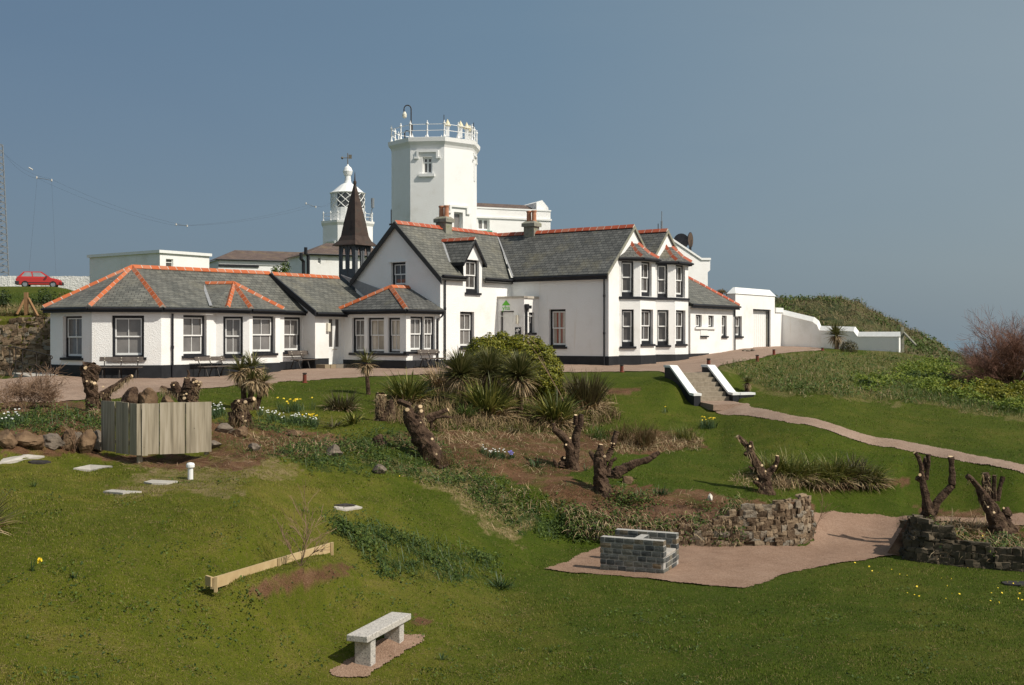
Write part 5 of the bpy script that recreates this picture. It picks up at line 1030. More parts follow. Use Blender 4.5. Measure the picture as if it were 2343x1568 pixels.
m.hexa([CR@Vector(p) for p in ((-1.70,-.72,.9),(.98,-.72,.86),(.98,.72,.86),(-1.70,.72,.9),(-1.26,-.57,1.37),(.18,-.57,1.39),(.18,.57,1.39),(-1.26,.57,1.37))]); m.build('cabin', RED, T)
CG = glass_mat('car_glass',(.25,.27,.28),.05); CGD = glass_mat('car_glass_dark',(.03,.032,.034),.05)
def onside(u, v, s_=-1, o=.008):                              # u along, v up on the cabin side
    x_ = (-1.70+(.44)*v)*(1-u)+(.98-.80*v)*u; y_ = s_*(.72-.15*v+o); return CR @ Vector((x_, y_, .88+.5*v))
for s_ in (-1,1):
    for u0,u1 in ((.08,.43),(.47,.90)):
        m = MB(); m.face([onside(u0,.16,s_),onside(u1,.16,s_),onside(u1-.02,.86,s_),onside(u0+.02,.86,s_)]); m.build('side_window', CG, T)
m = MB(); m.face([CR@Vector(p) for p in ((-1.715,-.62,.93),(-1.715,.62,.93),(-1.30,.5,1.34),(-1.30,-.5,1.34))]); m.build('rear_window', CG, T)
m = MB(); m.face([CR@Vector(p) for p in ((.96,-.62,.91),(.96,.62,.91),(.225,.52,1.36),(.225,-.52,1.36))]); m.build('windscreen', CGD, T)
BUMP = M('grey_plastic',[(.035,.035,.038)],5,.6)
m = MB(); m.box(-1.93,-1.6,-.82,.82,.3,.56,CR); m.box(1.62,1.93,-.8,.8,.28,.5,CR); m.box(-1.2,1.2,-.825,-.8,.42,.47,CR); m.build('bumper', BUMP, T)
for x_ in (-1.12,1.15):
    for s_ in (-1,1):
        m = MB(); R_ = CR @ Matrix.Translation((x_,s_*.72,.29)) @ Matrix.Rotation(math.pi/2,4,'X'); c_ = R_ @ Vector((0,0,0)); m.lathe((0,0,0),[(.14,-.09),(.29,-.1),(.30,-.06),(.30,.06),(.29,.1),(.14,.09)],18,R_); wl_ = m.build('wheel', M('tyre_rubber',[(.02,.02,.02)],5,.8) if x_ < 0 and s_ < 0 else bpy.data.materials['tyre_rubber'], T)
        m = MB(); m.lathe((0,0,0),[(.19,-.105),(.19,.105)],14,R_); m.build('rim', ORANGEMAST, wl_)
m = MB(); m.box(-1.885,-1.86,-.26,.26,.58,.70,CR); m.build('number_plate', M('plate_yellow',[(.6,.42,.05)],4,.5), T)
for s_ in (-1,1): m = MB(); m.box(-1.875,-1.8,s_*.62-.14,s_*.62+.14,.62,.76,CR); m.build('tail_light', M('tail_lens',[(.25,.02,.01)],4,.3) if s_ < 0 else bpy.data.materials['tail_lens'], T)
m = MB(); m.box(.52,.68,-.98,-.8,.88,.98,CR); m.build('wing_mirror', BUMP, T)
# ------------------------------------------------------------------ things standing in the garden
CUBE = np.array([(x,y,z) for x in (-1,0,1) for y in (-1,0,1) for z in (-1,0,1) if (x,y,z) != (0,0,0)], float)
_ix = {tuple(c.astype(int)): i for i, c in enumerate(CUBE)}; CF = []
for ax in range(3):
    for sg in (-1,1):
        for a in (-1,0):
            for b in (-1,0):
                f = []
                for da, db in ((0,0),(1,0),(1,1),(0,1)): p = [0,0,0]; p[ax] = sg; p[(ax+1)%3] = a+da; p[(ax+2)%3] = b+db; f.append(_ix[tuple(p)])
                CF.append(f if sg > 0 else f[::-1])
CF = np.array(CF); _k = np.abs(CUBE).sum(1); ROUND = CUBE*np.where(_k == 3, .94, np.where(_k == 2, .98, 1.0))[:,None]
class Stones:
    def __init__(s): s.V, s.n = [], 0
    def add(s, c, t, n, hl, hd, hh, jit=.14):
        P = ROUND*(1+rng.normal(0,jit,(26,1))*.6)+rng.normal(0,jit*.45,(26,3)); R = np.array([[t[0],t[1],0],[n[0],n[1],0],[0,0,1.]])
        s.V.append((P*np.array([hl,hd,hh])) @ R + np.array(c)); s.n += 1
    def build(s, name, mat, parent=None):
        return build_np(name, np.concatenate(s.V), np.concatenate([CF+26*i for i in range(s.n)]), mat, parent)
def stone_wall(line, heights, size, mat, T, batter=.2, wild=.17, name='stones', sink=.15, flat=.78):
    """courses of rough stones along a ground polyline; heights per vertex"""
    P = np.array([tuple(p) for p in line], float); seg = np.linalg.norm(np.diff(P[:,:2],axis=0),axis=1); S = np.concatenate([[0],np.cumsum(seg)]); st_ = Stones()
    def pos(u):
        i = min(np.searchsorted(S,u,side='right')-1, len(seg)-1); f = (u-S[i])/seg[i]; t = (P[i+1]-P[i])[:2]/seg[i]; return P[i]*(1-f)+P[i+1]*f, t, np.array([t[1],-t[0]])
    z = -sink
    while z < max(heights):
        hh = size*flat*random.uniform(.65,1.3); u = random.uniform(-.1,.1)
        while u < S[-1]:
            L = size*random.choice((.6,.75,.9,1,1.15,1.3,1.7))*random.uniform(.85,1.15); uc = min(max(u+L/2,0),S[-1]-.001); h_ = np.interp(uc,S,heights)
            if z+hh*.5 < h_*random.uniform(.9,1.06):
                c, t, n = pos(uc); zc = z+hh/2; o = -batter*max(zc,0)+random.uniform(-.03,.03); th = random.uniform(-wild,wild); t2 = np.array([t[0]*math.cos(th)-t[1]*math.sin(th), t[0]*math.sin(th)+t[1]*math.cos(th)])
                st_.add((c[0]+n[0]*o, c[1]+n[1]*o, c[2]+zc), t2, np.array([t2[1],-t2[0]]), L*.51, size*.5, hh*random.uniform(.48,.66), wild)
            u += L
        z += hh*.93
    o = st_.build(name, mat, T); return o, pos, S
def fill(line, heights, depth, T, mat, batter=.2, front=.035):
    """earth held behind a retaining wall"""
    P = [Vector(p) for p in line]; m = MB(); tops, backs, lows = [], [], []
    for k, p in enumerate(P):
        t = (P[min(k+1,len(P)-1)]-P[max(k-1,0)]); t.z = 0; t.normalize(); n = Vector((t.y,-t.x,0)); h = heights[k]
        a = p-n*(batter*h-front)+Vector((0,0,h-.05)); b = p-n*depth; b.z = gz1(b.x,b.y)-.03; lows.append(p+n*front-Vector((0,0,.3))); tops.append(a); backs.append(b)
    for k in range(len(P)-1):
        md0, md1 = tops[k].lerp(backs[k],.5), tops[k+1].lerp(backs[k+1],.5); md0.z += .07; md1.z += .07
        m.face([tops[k],tops[k+1],md1,md0]); m.face([md0,md1,backs[k+1],backs[k]]); m.face([lows[k],lows[k+1],tops[k+1],tops[k]])
    return m.build('earth_fill', mat, T, smooth=True)
def gpath(pts): return [G1(x,y) for x,y in pts]
L_ = gpath([(1290,1208),(1340,1224),(1400,1236),(1500,1243),(1600,1247),(1680,1249),(1740,1250),(1795,1248),(1832,1242),(1852,1230),(1858,1212),(1852,1192),(1846,1176)]); Hs = [.15,.3,.36,.40,.46,.78,1.0,1.08,1.08,1.02,.85,.6,.35]
T = thing('retaining_wall', 'curved dry stone retaining wall beside the gravel patio, holding up earth and a forked stump', 'stone wall', L_[6])
stone_wall(L_, Hs, .165, STONE, T, .2, .22); fill(L_, Hs, 1.0, T, SOIL)
L_ = gpath([(2092,1206),(2074,1222),(2064,1245),(2062,1266),(2075,1280),(2110,1286),(2160,1291),(2220,1298),(2290,1303),(2342,1307),(2460,1318)]); Hs = [.3,.6,.8,.95,1.0,.92,.8,.55,.45,.42,.4]
T = thing('rockery_wall', 'low shaded dry stone wall round a small earth bank at the lower right', 'stone wall', L_[5])
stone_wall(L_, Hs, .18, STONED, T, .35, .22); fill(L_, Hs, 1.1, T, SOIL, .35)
L_ = [Vector((at(x,0,d).x, d-.15, gz1(at(x,0,d).x, d)-.05)) for x,d in ((-420,50.9),(-250,50.7),(-100,50.7),(0,50.6),(60,50.6),(118,50.5),(150,50.4))]
T = thing('bank_wall', 'tall rough stone wall with a grassy bank on top, left of the annexe', 'stone wall', L_[3]); Hs = [2.4,2.5,2.5,2.5,2.55,2.55,2.4]
stone_wall(L_, Hs, .26, STONE, T, .1, .22, flat=.7); fill(L_, Hs, 1.2, T, gt.m, .1, .1)
def rock(name, label, c, r, mat, seed, sq=(1,1,.8), rot=0, cat='rock', group=None):
    bm = bmesh.new(); bmesh.ops.create_icosphere(bm, subdivisions=4, radius=1)
    for v in bm.verts:
        p = v.co.copy(); d = 1+.38*noise.noise(p*1.1+Vector((seed*3.7,seed,0)))+.16*noise.noise(p*2.6+Vector((seed,0,seed*2)))
        p = p*d; 
        for k in range(9):                                      # flat cleavage planes
            nrm = Vector((math.sin(seed*1.3+k*2.1), math.cos(seed*2.7+k*1.7), math.sin(seed+k*3.1))).normalized(); e = p.dot(nrm)-(.62+.04*k)
            if e > 0: p -= nrm*e*.97
        p *= 1+.05*noise.noise(p*5+Vector((seed,1,2)))+.03*noise.noise(p*11); v.co = Matrix.Rotation(rot,3,'Y') @ Vector((p.x*r*sq[0], p.y*r*sq[1], p.z*r*sq[2]))
    me = bpy.data.meshes.new(name); bm.to_mesh(me); bm.free(); me.materials.append(mat); o = link(bpy.data.objects.new(name, me)); o.location = c; BASE[o] = Vector(c); return tag(o, label, cat, group)
GR = 'rocks edging the raised bed'
for z, x0, x1, y0, y1, mt_, lab, sq, ro in (('H',-20,135,850,1015,ROCKB,'brown edging rock cut by the left side of the view',(1,.8,.95),.1),('H',150,370,875,1010,ROCKB,'broad brown edging rock with flat slanting face left of the timber screen',(1,.7,.62),.15),('H',280,440,930,1035,ROCKB,'wedge-shaped brown rock leaning between the broad rock and the dark lump',(1,.7,.65),-.5),('H',430,610,920,1030,ROCKG,'dark rounded rock in the middle of the row left of the timber screen',(1,.8,.7),.1),
  ('H',615,735,850,1045,ROCKB,'upright pointed orange-brown rock in the row left of the timber screen',(.62,.7,1),.25),('H',735,805,870,1040,ROCKG,'slim grey upright rock between two taller brown ones',(.5,.6,1),-.1),('H',795,930,845,1075,ROCKB,'tallest brown slab of the edging row, second from the timber screen',(.58,.6,1),.2),('H',905,1015,865,1062,ROCKG,'mottled dark rock touching the timber screen at the end of the row',(.6,.6,1),0),
  ('I',295,465,800,880,ROCKG,'blue-grey boulder in shade right of the timber screen',(1,.8,.55),0),('I',470,625,830,930,ROCKB,'orange lichen-covered rock below the bulbous stump with the palm',(1,.8,.62),-.4),('I',1025,1160,858,920,ROCKB,'low orange rock lying on the bare earth near the white flowers',(1,.8,.5),.2),('I',1408,1528,1005,1115,ROCKG,'rounded grey-brown boulder among dark weeds',(1,.8,.85),.1),('I',640,720,990,1060,ROCKG,'small dark rock at the edge of the earth right of the screen',(1,.8,.7),0),('I',268,330,950,1020,ROCKG,'small pale rock beside the right edge of the timber screen',(1,.8,.7),0),
  ('J',35,150,1455,1545,ROCKG,'brown boulder half hidden in weeds left of the leaning stump',(1,.8,.85),0),('K',930,1010,1310,1390,ROCKB,'small orange rock at the foot of the fallen log',(1,.8,.8),0),('L',200,242,962,1028,M('white_stone',[(.55,.52,.45),(.66,.62,.54)],4,.9),'small white upright stone on the dark bare mound',(.65,.6,1),0),('E',800,840,845,866,ROCKG,'first small grey cobble against the outbuilding wall',(1,1,.6),0),('E',845,880,848,868,ROCKG,'second small grey cobble against the outbuilding wall',(1,1,.6),0),('E',882,926,840,866,ROCKG,'larger pale cobble beside the courtyard gate',(1,1,.7),0)):
    p = Gq(z,(x0+x1)/2,y1-4); s_ = PR*p.y/F; rx, rz = (x1-x0)/2*s_, (y1-y0)/2*s_; p.z += rz*.68
    rock('rock', lab, p, max(rx/sq[0], rz/sq[2])*1.25, mt_, hash(lab)%97+x0*.01 if False else (x0*7+y0)%91*.37, sq, ro, group=GR if z == 'H' else None)
# two boulders seen over the top of the screen
for zx, zy, w_, h_, lab, mt_ in ((1290,450,150,150,'tall knobbly grey-brown boulder showing above the timber screen',BARK),(1460,465,190,130,'wide rounded boulder above the middle of the timber screen',ROCKB),(1660,520,110,80,'low fibrous brown hump between boulder and stump above the screen',ROCKB)):
    d_ = 29.5; s_ = PR*d_/F; p = atq('H',zx,zy+h_*.75,d_); rock('boulder', lab, p, h_*.85*s_, mt_, zx*.013, (w_/h_*.72,.8,1.05), 0, 'boulder')
# park benches
DARKW = M('dark_bench_board', [(.075,.06,.05),(.12,.10,.085)], 8, .6); BOLT = M('pale_bolt', [(.6,.55,.45)], 4, .4)
def bench(label, c, n, L=1.72):
    T = thing('park_bench', label, 'bench', c, 'dark park benches along the annexe wall'); t = Vector((-n.y,n.x)); R_ = Matrix(((t.x,-n.x,0,c.x),(t.y,-n.y,0,c.y),(0,0,1,c.z),(0,0,0,1)))
    for y0 in (-.36,-.22,-.08): m = MB(); m.box(-L/2,L/2,y0,y0+.11,.425,.46,R_); m.build('seat_slat', DARKW, T)
    m = MB(); m.hexa([R_@Vector(p) for p in ((-L/2,.13,.68),(L/2,.13,.68),(L/2,.165,.68),(-L/2,.165,.68),(-L/2,.19,.86),(L/2,.19,.86),(L/2,.225,.86),(-L/2,.225,.86))]); bk = m.build('backrest', DARKW, T); m = MB()
    for x in (-L*.38,0,L*.38):
        for z_ in (.71,.82): m.lathe((0,0,0),[(.022,0),(.022,.025)],8,R_ @ Matrix.Translation((x,.128+.06*(z_-.68)/.18,z_)) @ Matrix.Rotation(math.pi/2,4,'X'))
    m.build('bolts', BOLT, bk)
    for x in (-L*.38,0,L*.38):
        m = MB(); P_ = lambda y,z_: R_@Vector((x,y,z_))
        m.tube([P_(-.4,0),P_(-.36,.12),P_(-.33,.2),P_(-.27,.36),P_(-.15,.41),P_(.0,.41),P_(.07,.3),P_(.16,.12),P_(.2,0)],.024,6); m.tube([P_(-.3,.42),P_(.06,.42),P_(.08,.55),P_(.15,.62),P_(.2,.84)],.022,6); m.build('leg_frame', STEELDK, T)
def wn(w): return Vector((w.n.x,w.n.y))
for (zn,zx,zy), w, lab in ((('A',1215,1440),wc,'dark bench seen squarely below the large window of the canted end'),(('B',190,1372),wf,'dark bench beside the drainpipe, left of the canted bay'),(('B',1090,1298),wf,'dark bench in the recess between canted bay and double doors'),(('J',590,470),wr,'dark bench below the pair of narrow windows of the hipped sunroom')):
    q_ = w.P(w.sx(q(zn,zx,0)[0]) if zn != 'J' else wr.L*.5, 0, .5 if zn != 'J' else .45); p = Vector((q_.x,q_.y,gz1(q_.x,q_.y)))
    p.z += .03; bench(lab, p, wn(w), 1.5 if zn == 'J' else 1.72)
# ramp and handrail
m = MB(); m.hexa([at(28,880,48),at(113,880,48.3),at(192,893,44),at(150,896,43),at(28,853,48),at(113,853,48.3),at(192,877.6,44),at(150,880,43)]); T = m.build('concrete_ramp', CONC); tag(T, 'pale concrete ramp climbing along the left end of the annexe', 'ramp')
T = thing('handrail', 'thin black handrail with curled end beside the concrete ramp', 'handrail', at(110,860,46.5))
ps = [(98,1075,1345,47.6),(155,1082,1352,47.3),(222,1098,1370,46.9),(360,1130,1395,46),(500,1165,1412,45.2)]
for x,y0,y1,d in ps: m = MB(); m.tube([atq('A',x,y0,d),atq('A',x,y1,d)],.02,6); m.build('rail_post', STEELDK, T)
m = MB(); e = atq('A',500,1165,45.2); m.tube([atq('A',x,y0,d) for x,y0,y1,d in ps]+[e+Vector((.07*math.sin(t),0,.07*math.cos(t)-.07)) for t in np.linspace(.4,4,8)],.022,6); m.tube([atq('A',x,(y0+y1)/2,d) for x,y0,y1,d in ps],.015,6); m.build('rail', STEELDK, T)
# gate post with struts on the bank
T = thing('timber_post', 'orange-brown timber post with two slanting struts on the bank above the stone wall', 'post', atq('A',262,748,51.3)); d_ = 51.3
BROWNW = M('orange_brown_timber', [(.22,.12,.055),(.30,.17,.08)], 6, .85)
m = MB(); m.bar(atq('A',262,775,d_), atq('A',258,540,d_), .15); m.build('post', BROWNW, T)
for x0,y0,x1,y1,dd in ((165,745,245,600,-.25),(372,765,278,598,-.35)): m = MB(); m.bar(atq('A',x0,y0+10,d_+dd), atq('A',x1,y1,d_), .095); m.build('strut', BROWNW, T)
# fence post at the far end of the boundary wall
T = thing('strutted_post', 'grey straining post with one slanting strut at the far end of the boundary wall', 'post', atq('G',555,850,70)); m = MB(); m.bar(atq('G',555,870,70), atq('G',553,620,70), .17); m.build('post', CEMENT, T); m = MB(); m.bar(atq('G',688,800,68.5), atq('G',566,675,70), .1); m.build('strut', CEMENT, T)
# bollards
def bollard(label, base, h, r=.075):
    T = thing('bollard', label, 'bollard', base, 'short red-brown bollards along the terrace edge'); m = MB(); m.lathe(base,[(r,-.1),(r,h*.8)],12); m.build('post', RUSTM, T)
    m = MB(); m.lathe(base,[(r*.8,h*.8),(r*.8,h*.86),(r*1.12,h*.86),(r*1.12,h*.97),(r*.9,h)],12); m.build('cap', STEELDK, T)
    m = MB(); m.lathe(base,[(r*1.5,0),(r*1.45,.03),(r*1.05,.04)],12); m.build('foot', RUSTM, T)
for (x,y,yt,lab) in ((696.8,876,853,'red-brown bollard on the lawn edge in front of the canted bay and double doors'),(1422,852,835,'red-brown bollard on the lawn edge in front of the twin-bay corner'),(1732,828.5,812.6,'red-brown bollard standing at the gravel edge right of the stairs'),(1770,812.8,800,'red-brown bollard in front of the plank gate'),(1881,803,795.6,'tiny red-brown bollard farthest off, against the boundary wall')):
    p = G1(x,y); bollard(lab, p, (y-yt)*p.y/F)
p = STT+SCc*.75-SW*1.7; p = Vector((at(1620.6,0,47.5).x,47.5,0)); p.z = gz1(p.x,p.y)+.03; bollard('red-brown bollard half hidden behind the top of the right stair wall', p, .42)
# stairs between white-coped walls
T = thing('garden_stairs', 'concrete garden stairs between black walls with white copings', 'stairs', (STT.x,STT.y,-2.5)); TZ0 = -1.41
def sp(c, w, z): v = STT+SCc*c+SW*w; return Vector((v.x,v.y,z))
for k in range(6):
    z_ = TZ0-.177*k-.02; m = MB(); w0, w1 = .27*k, .27*(k+1)+.02; m.hexa([sp(-.72,w1,z_-.5),sp(.72,w1,z_-.5),sp(.72,w0,z_-.5),sp(-.72,w0,z_-.5),sp(-.72,w1,z_),sp(.72,w1,z_),sp(.72,w0,z_),sp(-.72,w0,z_)]); m.build('step', GREYSTEP, T)
m = MB(); m.hexa([sp(-.72,2.9,-2.75),sp(.72,2.9,-2.75),sp(.72,1.6,-2.75),sp(-.72,1.6,-2.75),sp(-.72,2.9,-2.53),sp(.72,2.9,-2.53),sp(.72,1.6,-2.47),sp(-.72,1.6,-2.47)]); m.build('landing', GRAV, T)
pf = [(-.5,-1.14),(.02,-1.14),(1.62,-2.14),(1.95,-2.16)]
for s_ in (-1,1):
    c0_, c1_ = s_*.70, s_*.98; q0, q1 = min(c0_,c1_), max(c0_,c1_); m = MB()
    m.prism([sp(q0,pf[0][0]+.03,-2.9),sp(q0,pf[-1][0]-.03,-2.9)]+[sp(q0,w,z_-.09) for w,z_ in ((pf[3][0]-.03,pf[3][1]),pf[2],pf[1],(pf[0][0]+.03,pf[0][1]))], sp(q1,0,0)-sp(q0,0,0))
    if s_ > 0: m.hexa([sp(.99,1.93,-2.95),sp(1.62,1.93,-2.95),sp(1.62,1.65,-2.95),sp(.99,1.65,-2.95),sp(.99,1.93,-2.25),sp(1.62,1.93,-2.25),sp(1.62,1.65,-2.25),sp(.99,1.65,-2.25)])
    m.build('side_wall', PLINTH, T); m = MB()
    for (w0,z0),(w1,z1) in zip(pf,pf[1:]): m.hexa([sp(q0-.03,w0,z0-.09),sp(q1+.03,w0,z0-.09),sp(q1+.03,w1,z1-.09),sp(q0-.03,w1,z1-.09),sp(q0-.03,w0,z0),sp(q1+.03,w0,z0),sp(q1+.03,w1,z1),sp(q0-.03,w1,z1)])
    if s_ > 0: m.hexa([sp(1.0,1.97,-2.25),sp(1.66,1.97,-2.25),sp(1.66,1.6,-2.25),sp(1.0,1.6,-2.25),sp(1.0,1.97,-2.162),sp(1.66,1.97,-2.162),sp(1.66,1.6,-2.162),sp(1.0,1.6,-2.162)])
    m.build('coping', WHITEP, T)
m = MB(); v = sp(1.3,1.93,-2.5); m.hexa([v+Vector((SCc.x*a+SW.x*b,SCc.y*a+SW.y*b,c)) for c in (-.04,.04) for a,b in ((-.12,.02),(.12,.02),(.12,-.02),(-.12,-.02))]); m.build('step_light', LEAD, T)
# timber screen
T = thing('timber_screen', 'weathered vertical-board timber screen with a folded corner on the lawn', 'screen', at(312,1048,26.2))
Cn, Lf, Rt = Vector((-8.65,26.2)), Vector((-9.94,27.5)), Vector((-7.12,26.95)); zt_, zb_ = -1.54, -2.74
for P0, P1, ed in ((Lf,Cn,[0,.22,.42,.62,.80,1]),(Cn,Rt,[0,.065,.14,.30,.475,.65,.82,1])):
    w = Wall(P0,P1,zb_,zt_)
    for k,(a,b) in enumerate(zip(ed,ed[1:])): m = MB(); o = .035 if k%2 else 0; w.box(m, a*w.L+.002, b*w.L-.004 if k%2 == 0 else b*w.L+.006, zb_+.02*random.uniform(-1,1), zt_+.02*random.uniform(-1,.3), o-.022, o); m.build('board', TIMBER, T)
    m = MB()
    for z_ in (zb_+.2, zt_-.25): w.box(m, .02, w.L-.02, z_, z_+.09, -.07, -.024)
    m.build('rail', TIMBER, T); m = MB()
    for u in (w.L*.97,): w.box(m, u-.09, u, -3.1, zt_-.03, -.17, -.072)
    m.build('post', TIMBER, T)
# vent pipe
p = Gq('H',1882,1342); T = thing('vent_pipe', 'short white vent pipe with mushroom cap standing in the grass', 'vent pipe', p); m = MB(); m.lathe(p,[(.058,-.05),(.056,.27)],14); m.build('pipe', WHITEP, T); m = MB(); m.lathe(p,[(.05,.25),(.088,.26),(.09,.31),(.075,.345),(.02,.36)],14); m.build('cap', WHITEP, T, smooth=False)
# inspection covers and slabs lying in the grass
def cover(name, lab, pts, mat, z, th=.09, lift=.035):
    P_ = [Gq(z,a,b)+Vector((0,0,lift)) for a,b in pts]; zz = sum(p.z for p in P_)/len(P_); m = MB(); m.prism([p-Vector((0,0,th)) for p in P_], (0,0,th)); return tag(m.build(name, mat), lab, 'cover')
cover('concrete_slab','wide pale concrete slab in the grass at the left edge',[(-260,66),(280,72),(440,80),(200,118),(0,150),(-330,172)],CONC,'P')
cover('drain_cover','flat brown drain cover in the grass beside the wide concrete slab',[(275,136),(330,128),(470,126),(505,136),(440,146),(310,148)],STEELDK,'P')
cover('inspection_cover','grey concrete inspection cover nearest the timber screen',[(725,203),(890,168),(1112,178),(895,217)],CONC,'P'); cover('inspection_cover','grey concrete inspection cover beside the white vent pipe',[(1420,337),(1500,315),(1757,330),(1650,350),(1500,350)],CONC,'P'); cover('inspection_cover','grey concrete inspection cover lying nearest the camera on the mound',[(1020,432),(1105,413),(1400,430),(1215,447)],CONC,'P')
o = cover('drain_cover','dark round drain cover with pale concrete rim above the timber edging',[(425,66),(540,48),(640,52),(708,66),(600,90),(540,97),(450,80)],CONC,'O'); P_ = [Gq('O',a,b)+Vector((0,0,.05)) for a,b in ((425,64),(540,50),(625,53),(640,64),(540,72))]; m = MB(); m.prism(P_,(0,0,.02)); m.build('lid', STEELDK, o)
cover('drain_cover','dark drain cover at the lower right corner of the lawn',[(1860,1455),(1960,1446),(2100,1448),(2150,1470),(2050,1488),(1900,1475)],STEELDK,'M')
# timber edging
T = thing('timber_edging', 'pale timber edging board held by stakes across the near slope', 'edging board', G1(610,1300))
EP = [Vector(EB0).lerp(Vector(EB1),t) for t in np.linspace(0,1,9)]; m = MB(); dd_ = (EP[-1]-EP[0]).normalized(); on_ = Vector((dd_.y,-dd_.x,0)).normalized()
for p0, p1 in zip(EP, EP[1:]): m.hexa([p0+on_*.02-Vector((0,0,.07)),p1+on_*.02-Vector((0,0,.07)),p1-on_*.03-Vector((0,0,.07)),p0-on_*.03-Vector((0,0,.07)),p0+on_*.02+Vector((0,0,.10)),p1+on_*.02+Vector((0,0,.10)),p1-on_*.03+Vector((0,0,.10)),p0-on_*.03+Vector((0,0,.10))])
m.build('board', PINE, T); m = MB(); c_ = EP[0]+Vector((-.12,.13,0)); m.bar(EP[0]+Vector((0,0,.04)), c_+Vector((0,0,.04)), .04, .15); m.build('end_board', PINE, T)
for k in (0,4,8): m = MB(); p = EP[k]+on_*.045+dd_*(.04 if k == 0 else -.04 if k == 8 else 0); m.bar(p-Vector((0,0,.12)), p+Vector((0,0,.115)), .045, .05); m.build('stake', PINE, T)
# granite bench
T = thing('granite_bench', 'pale granite slab bench on two pedestals over its pink gravel strip', 'bench', (-2.15,18.52,-5.2)); zt_ = -4.68
dl = Vector((.1165,.3177)).normalized(); dw = Vector((dl.y,-dl.x)); R_ = Matrix(((dl.x,dw.x,0,-2.15),(dl.y,dw.y,0,18.52),(0,0,1,0),(0,0,0,1)))
def bev(m, name, mat, T, w_=.012): o = m.build(name, mat, T); b_ = o.modifiers.new('b','BEVEL'); b_.width = w_; b_.segments = 2; return o
m = MB(); m.box(-.8,.8,-.185,.185,zt_-.1,zt_,R_); bev(m, 'seat', GRANITE, T)
for x in (-.52,.52): m = MB(); p = R_@Vector((x,0,0)); m.box(x-.085,x+.085,-.145,.145,gz1(p.x,p.y)-.12,zt_-.102,R_); bev(m, 'pedestal', GRANITE, T)
# brick barbecue
fl_, fr2 = Gq('N',965,800), Gq('N',1595,852); w = Wall(fl_.xy, fr2.xy, 0, 1); zg_ = (fl_.z+fr2.z)/2; T = thing('stone_barbecue', 'grey stone-block barbecue with two long walls and a low slab on the gravel patio', 'barbecue', (fl_+fr2)/2)
def blocks(w, o0, L, th, h, S_, mb, z0=0.0, u0=0.0, rows=.12):
    n = round(h/rows); rh = h/n; w.box(mb, u0+.012, u0+L-.012, zg_+z0-.1, zg_+z0+h-.008, o0-th+.007, o0-.007)
    for k in range(n):
        u = u0-(.11 if k%2 else 0)
        while u < u0+L-.02:
            l = random.uniform(.18,.25); a, b = max(u,u0), min(u+l,u0+L); u += l+.018
            if b-a < .05: continue
            zc = zg_+z0+rh*(k+.5); c = w.P((a+b)/2, zc, o0-th/2); S_.add(tuple(c), (w.t.x,w.t.y), (w.n.x,w.n.y), (b-a)/2, th/2+.006, rh/2-.010, .03)
wL = w.L; dp = 1.05; S1_, S2_, S3_, S4_ = Stones(), Stones(), Stones(), Stones(); mm_ = MB()
blocks(w, 0, wL, .2, .76, S1_, mm_); blocks(w, -dp, wL, .2, .76, S2_, mm_)
wx = Wall(w.P(wL*.5,0,-dp+.01).xy, w.P(wL*.5,0,-.21).xy, 0, 1); blocks(wx, .1, wx.L, .2, .70, S3_, mm_)
wy2 = Wall(w.P(wL-.06,0,-.2).xy, w.P(wL-.06,0,-dp).xy, 0, 1); blocks(wy2, .06, wy2.L, .18, .36, S4_, mm_)
for S_ in (S1_,S2_,S3_,S4_): S_.build('block_wall', BBQST, T)
mm_.build('mortar_core', BBQMOR, T); m = MB(); w.box(m, wL*.5+.1, wL-.02, zg_+.37, zg_+.42, -dp+.0, -.2); m.build('hearth_slab', CONC, T)
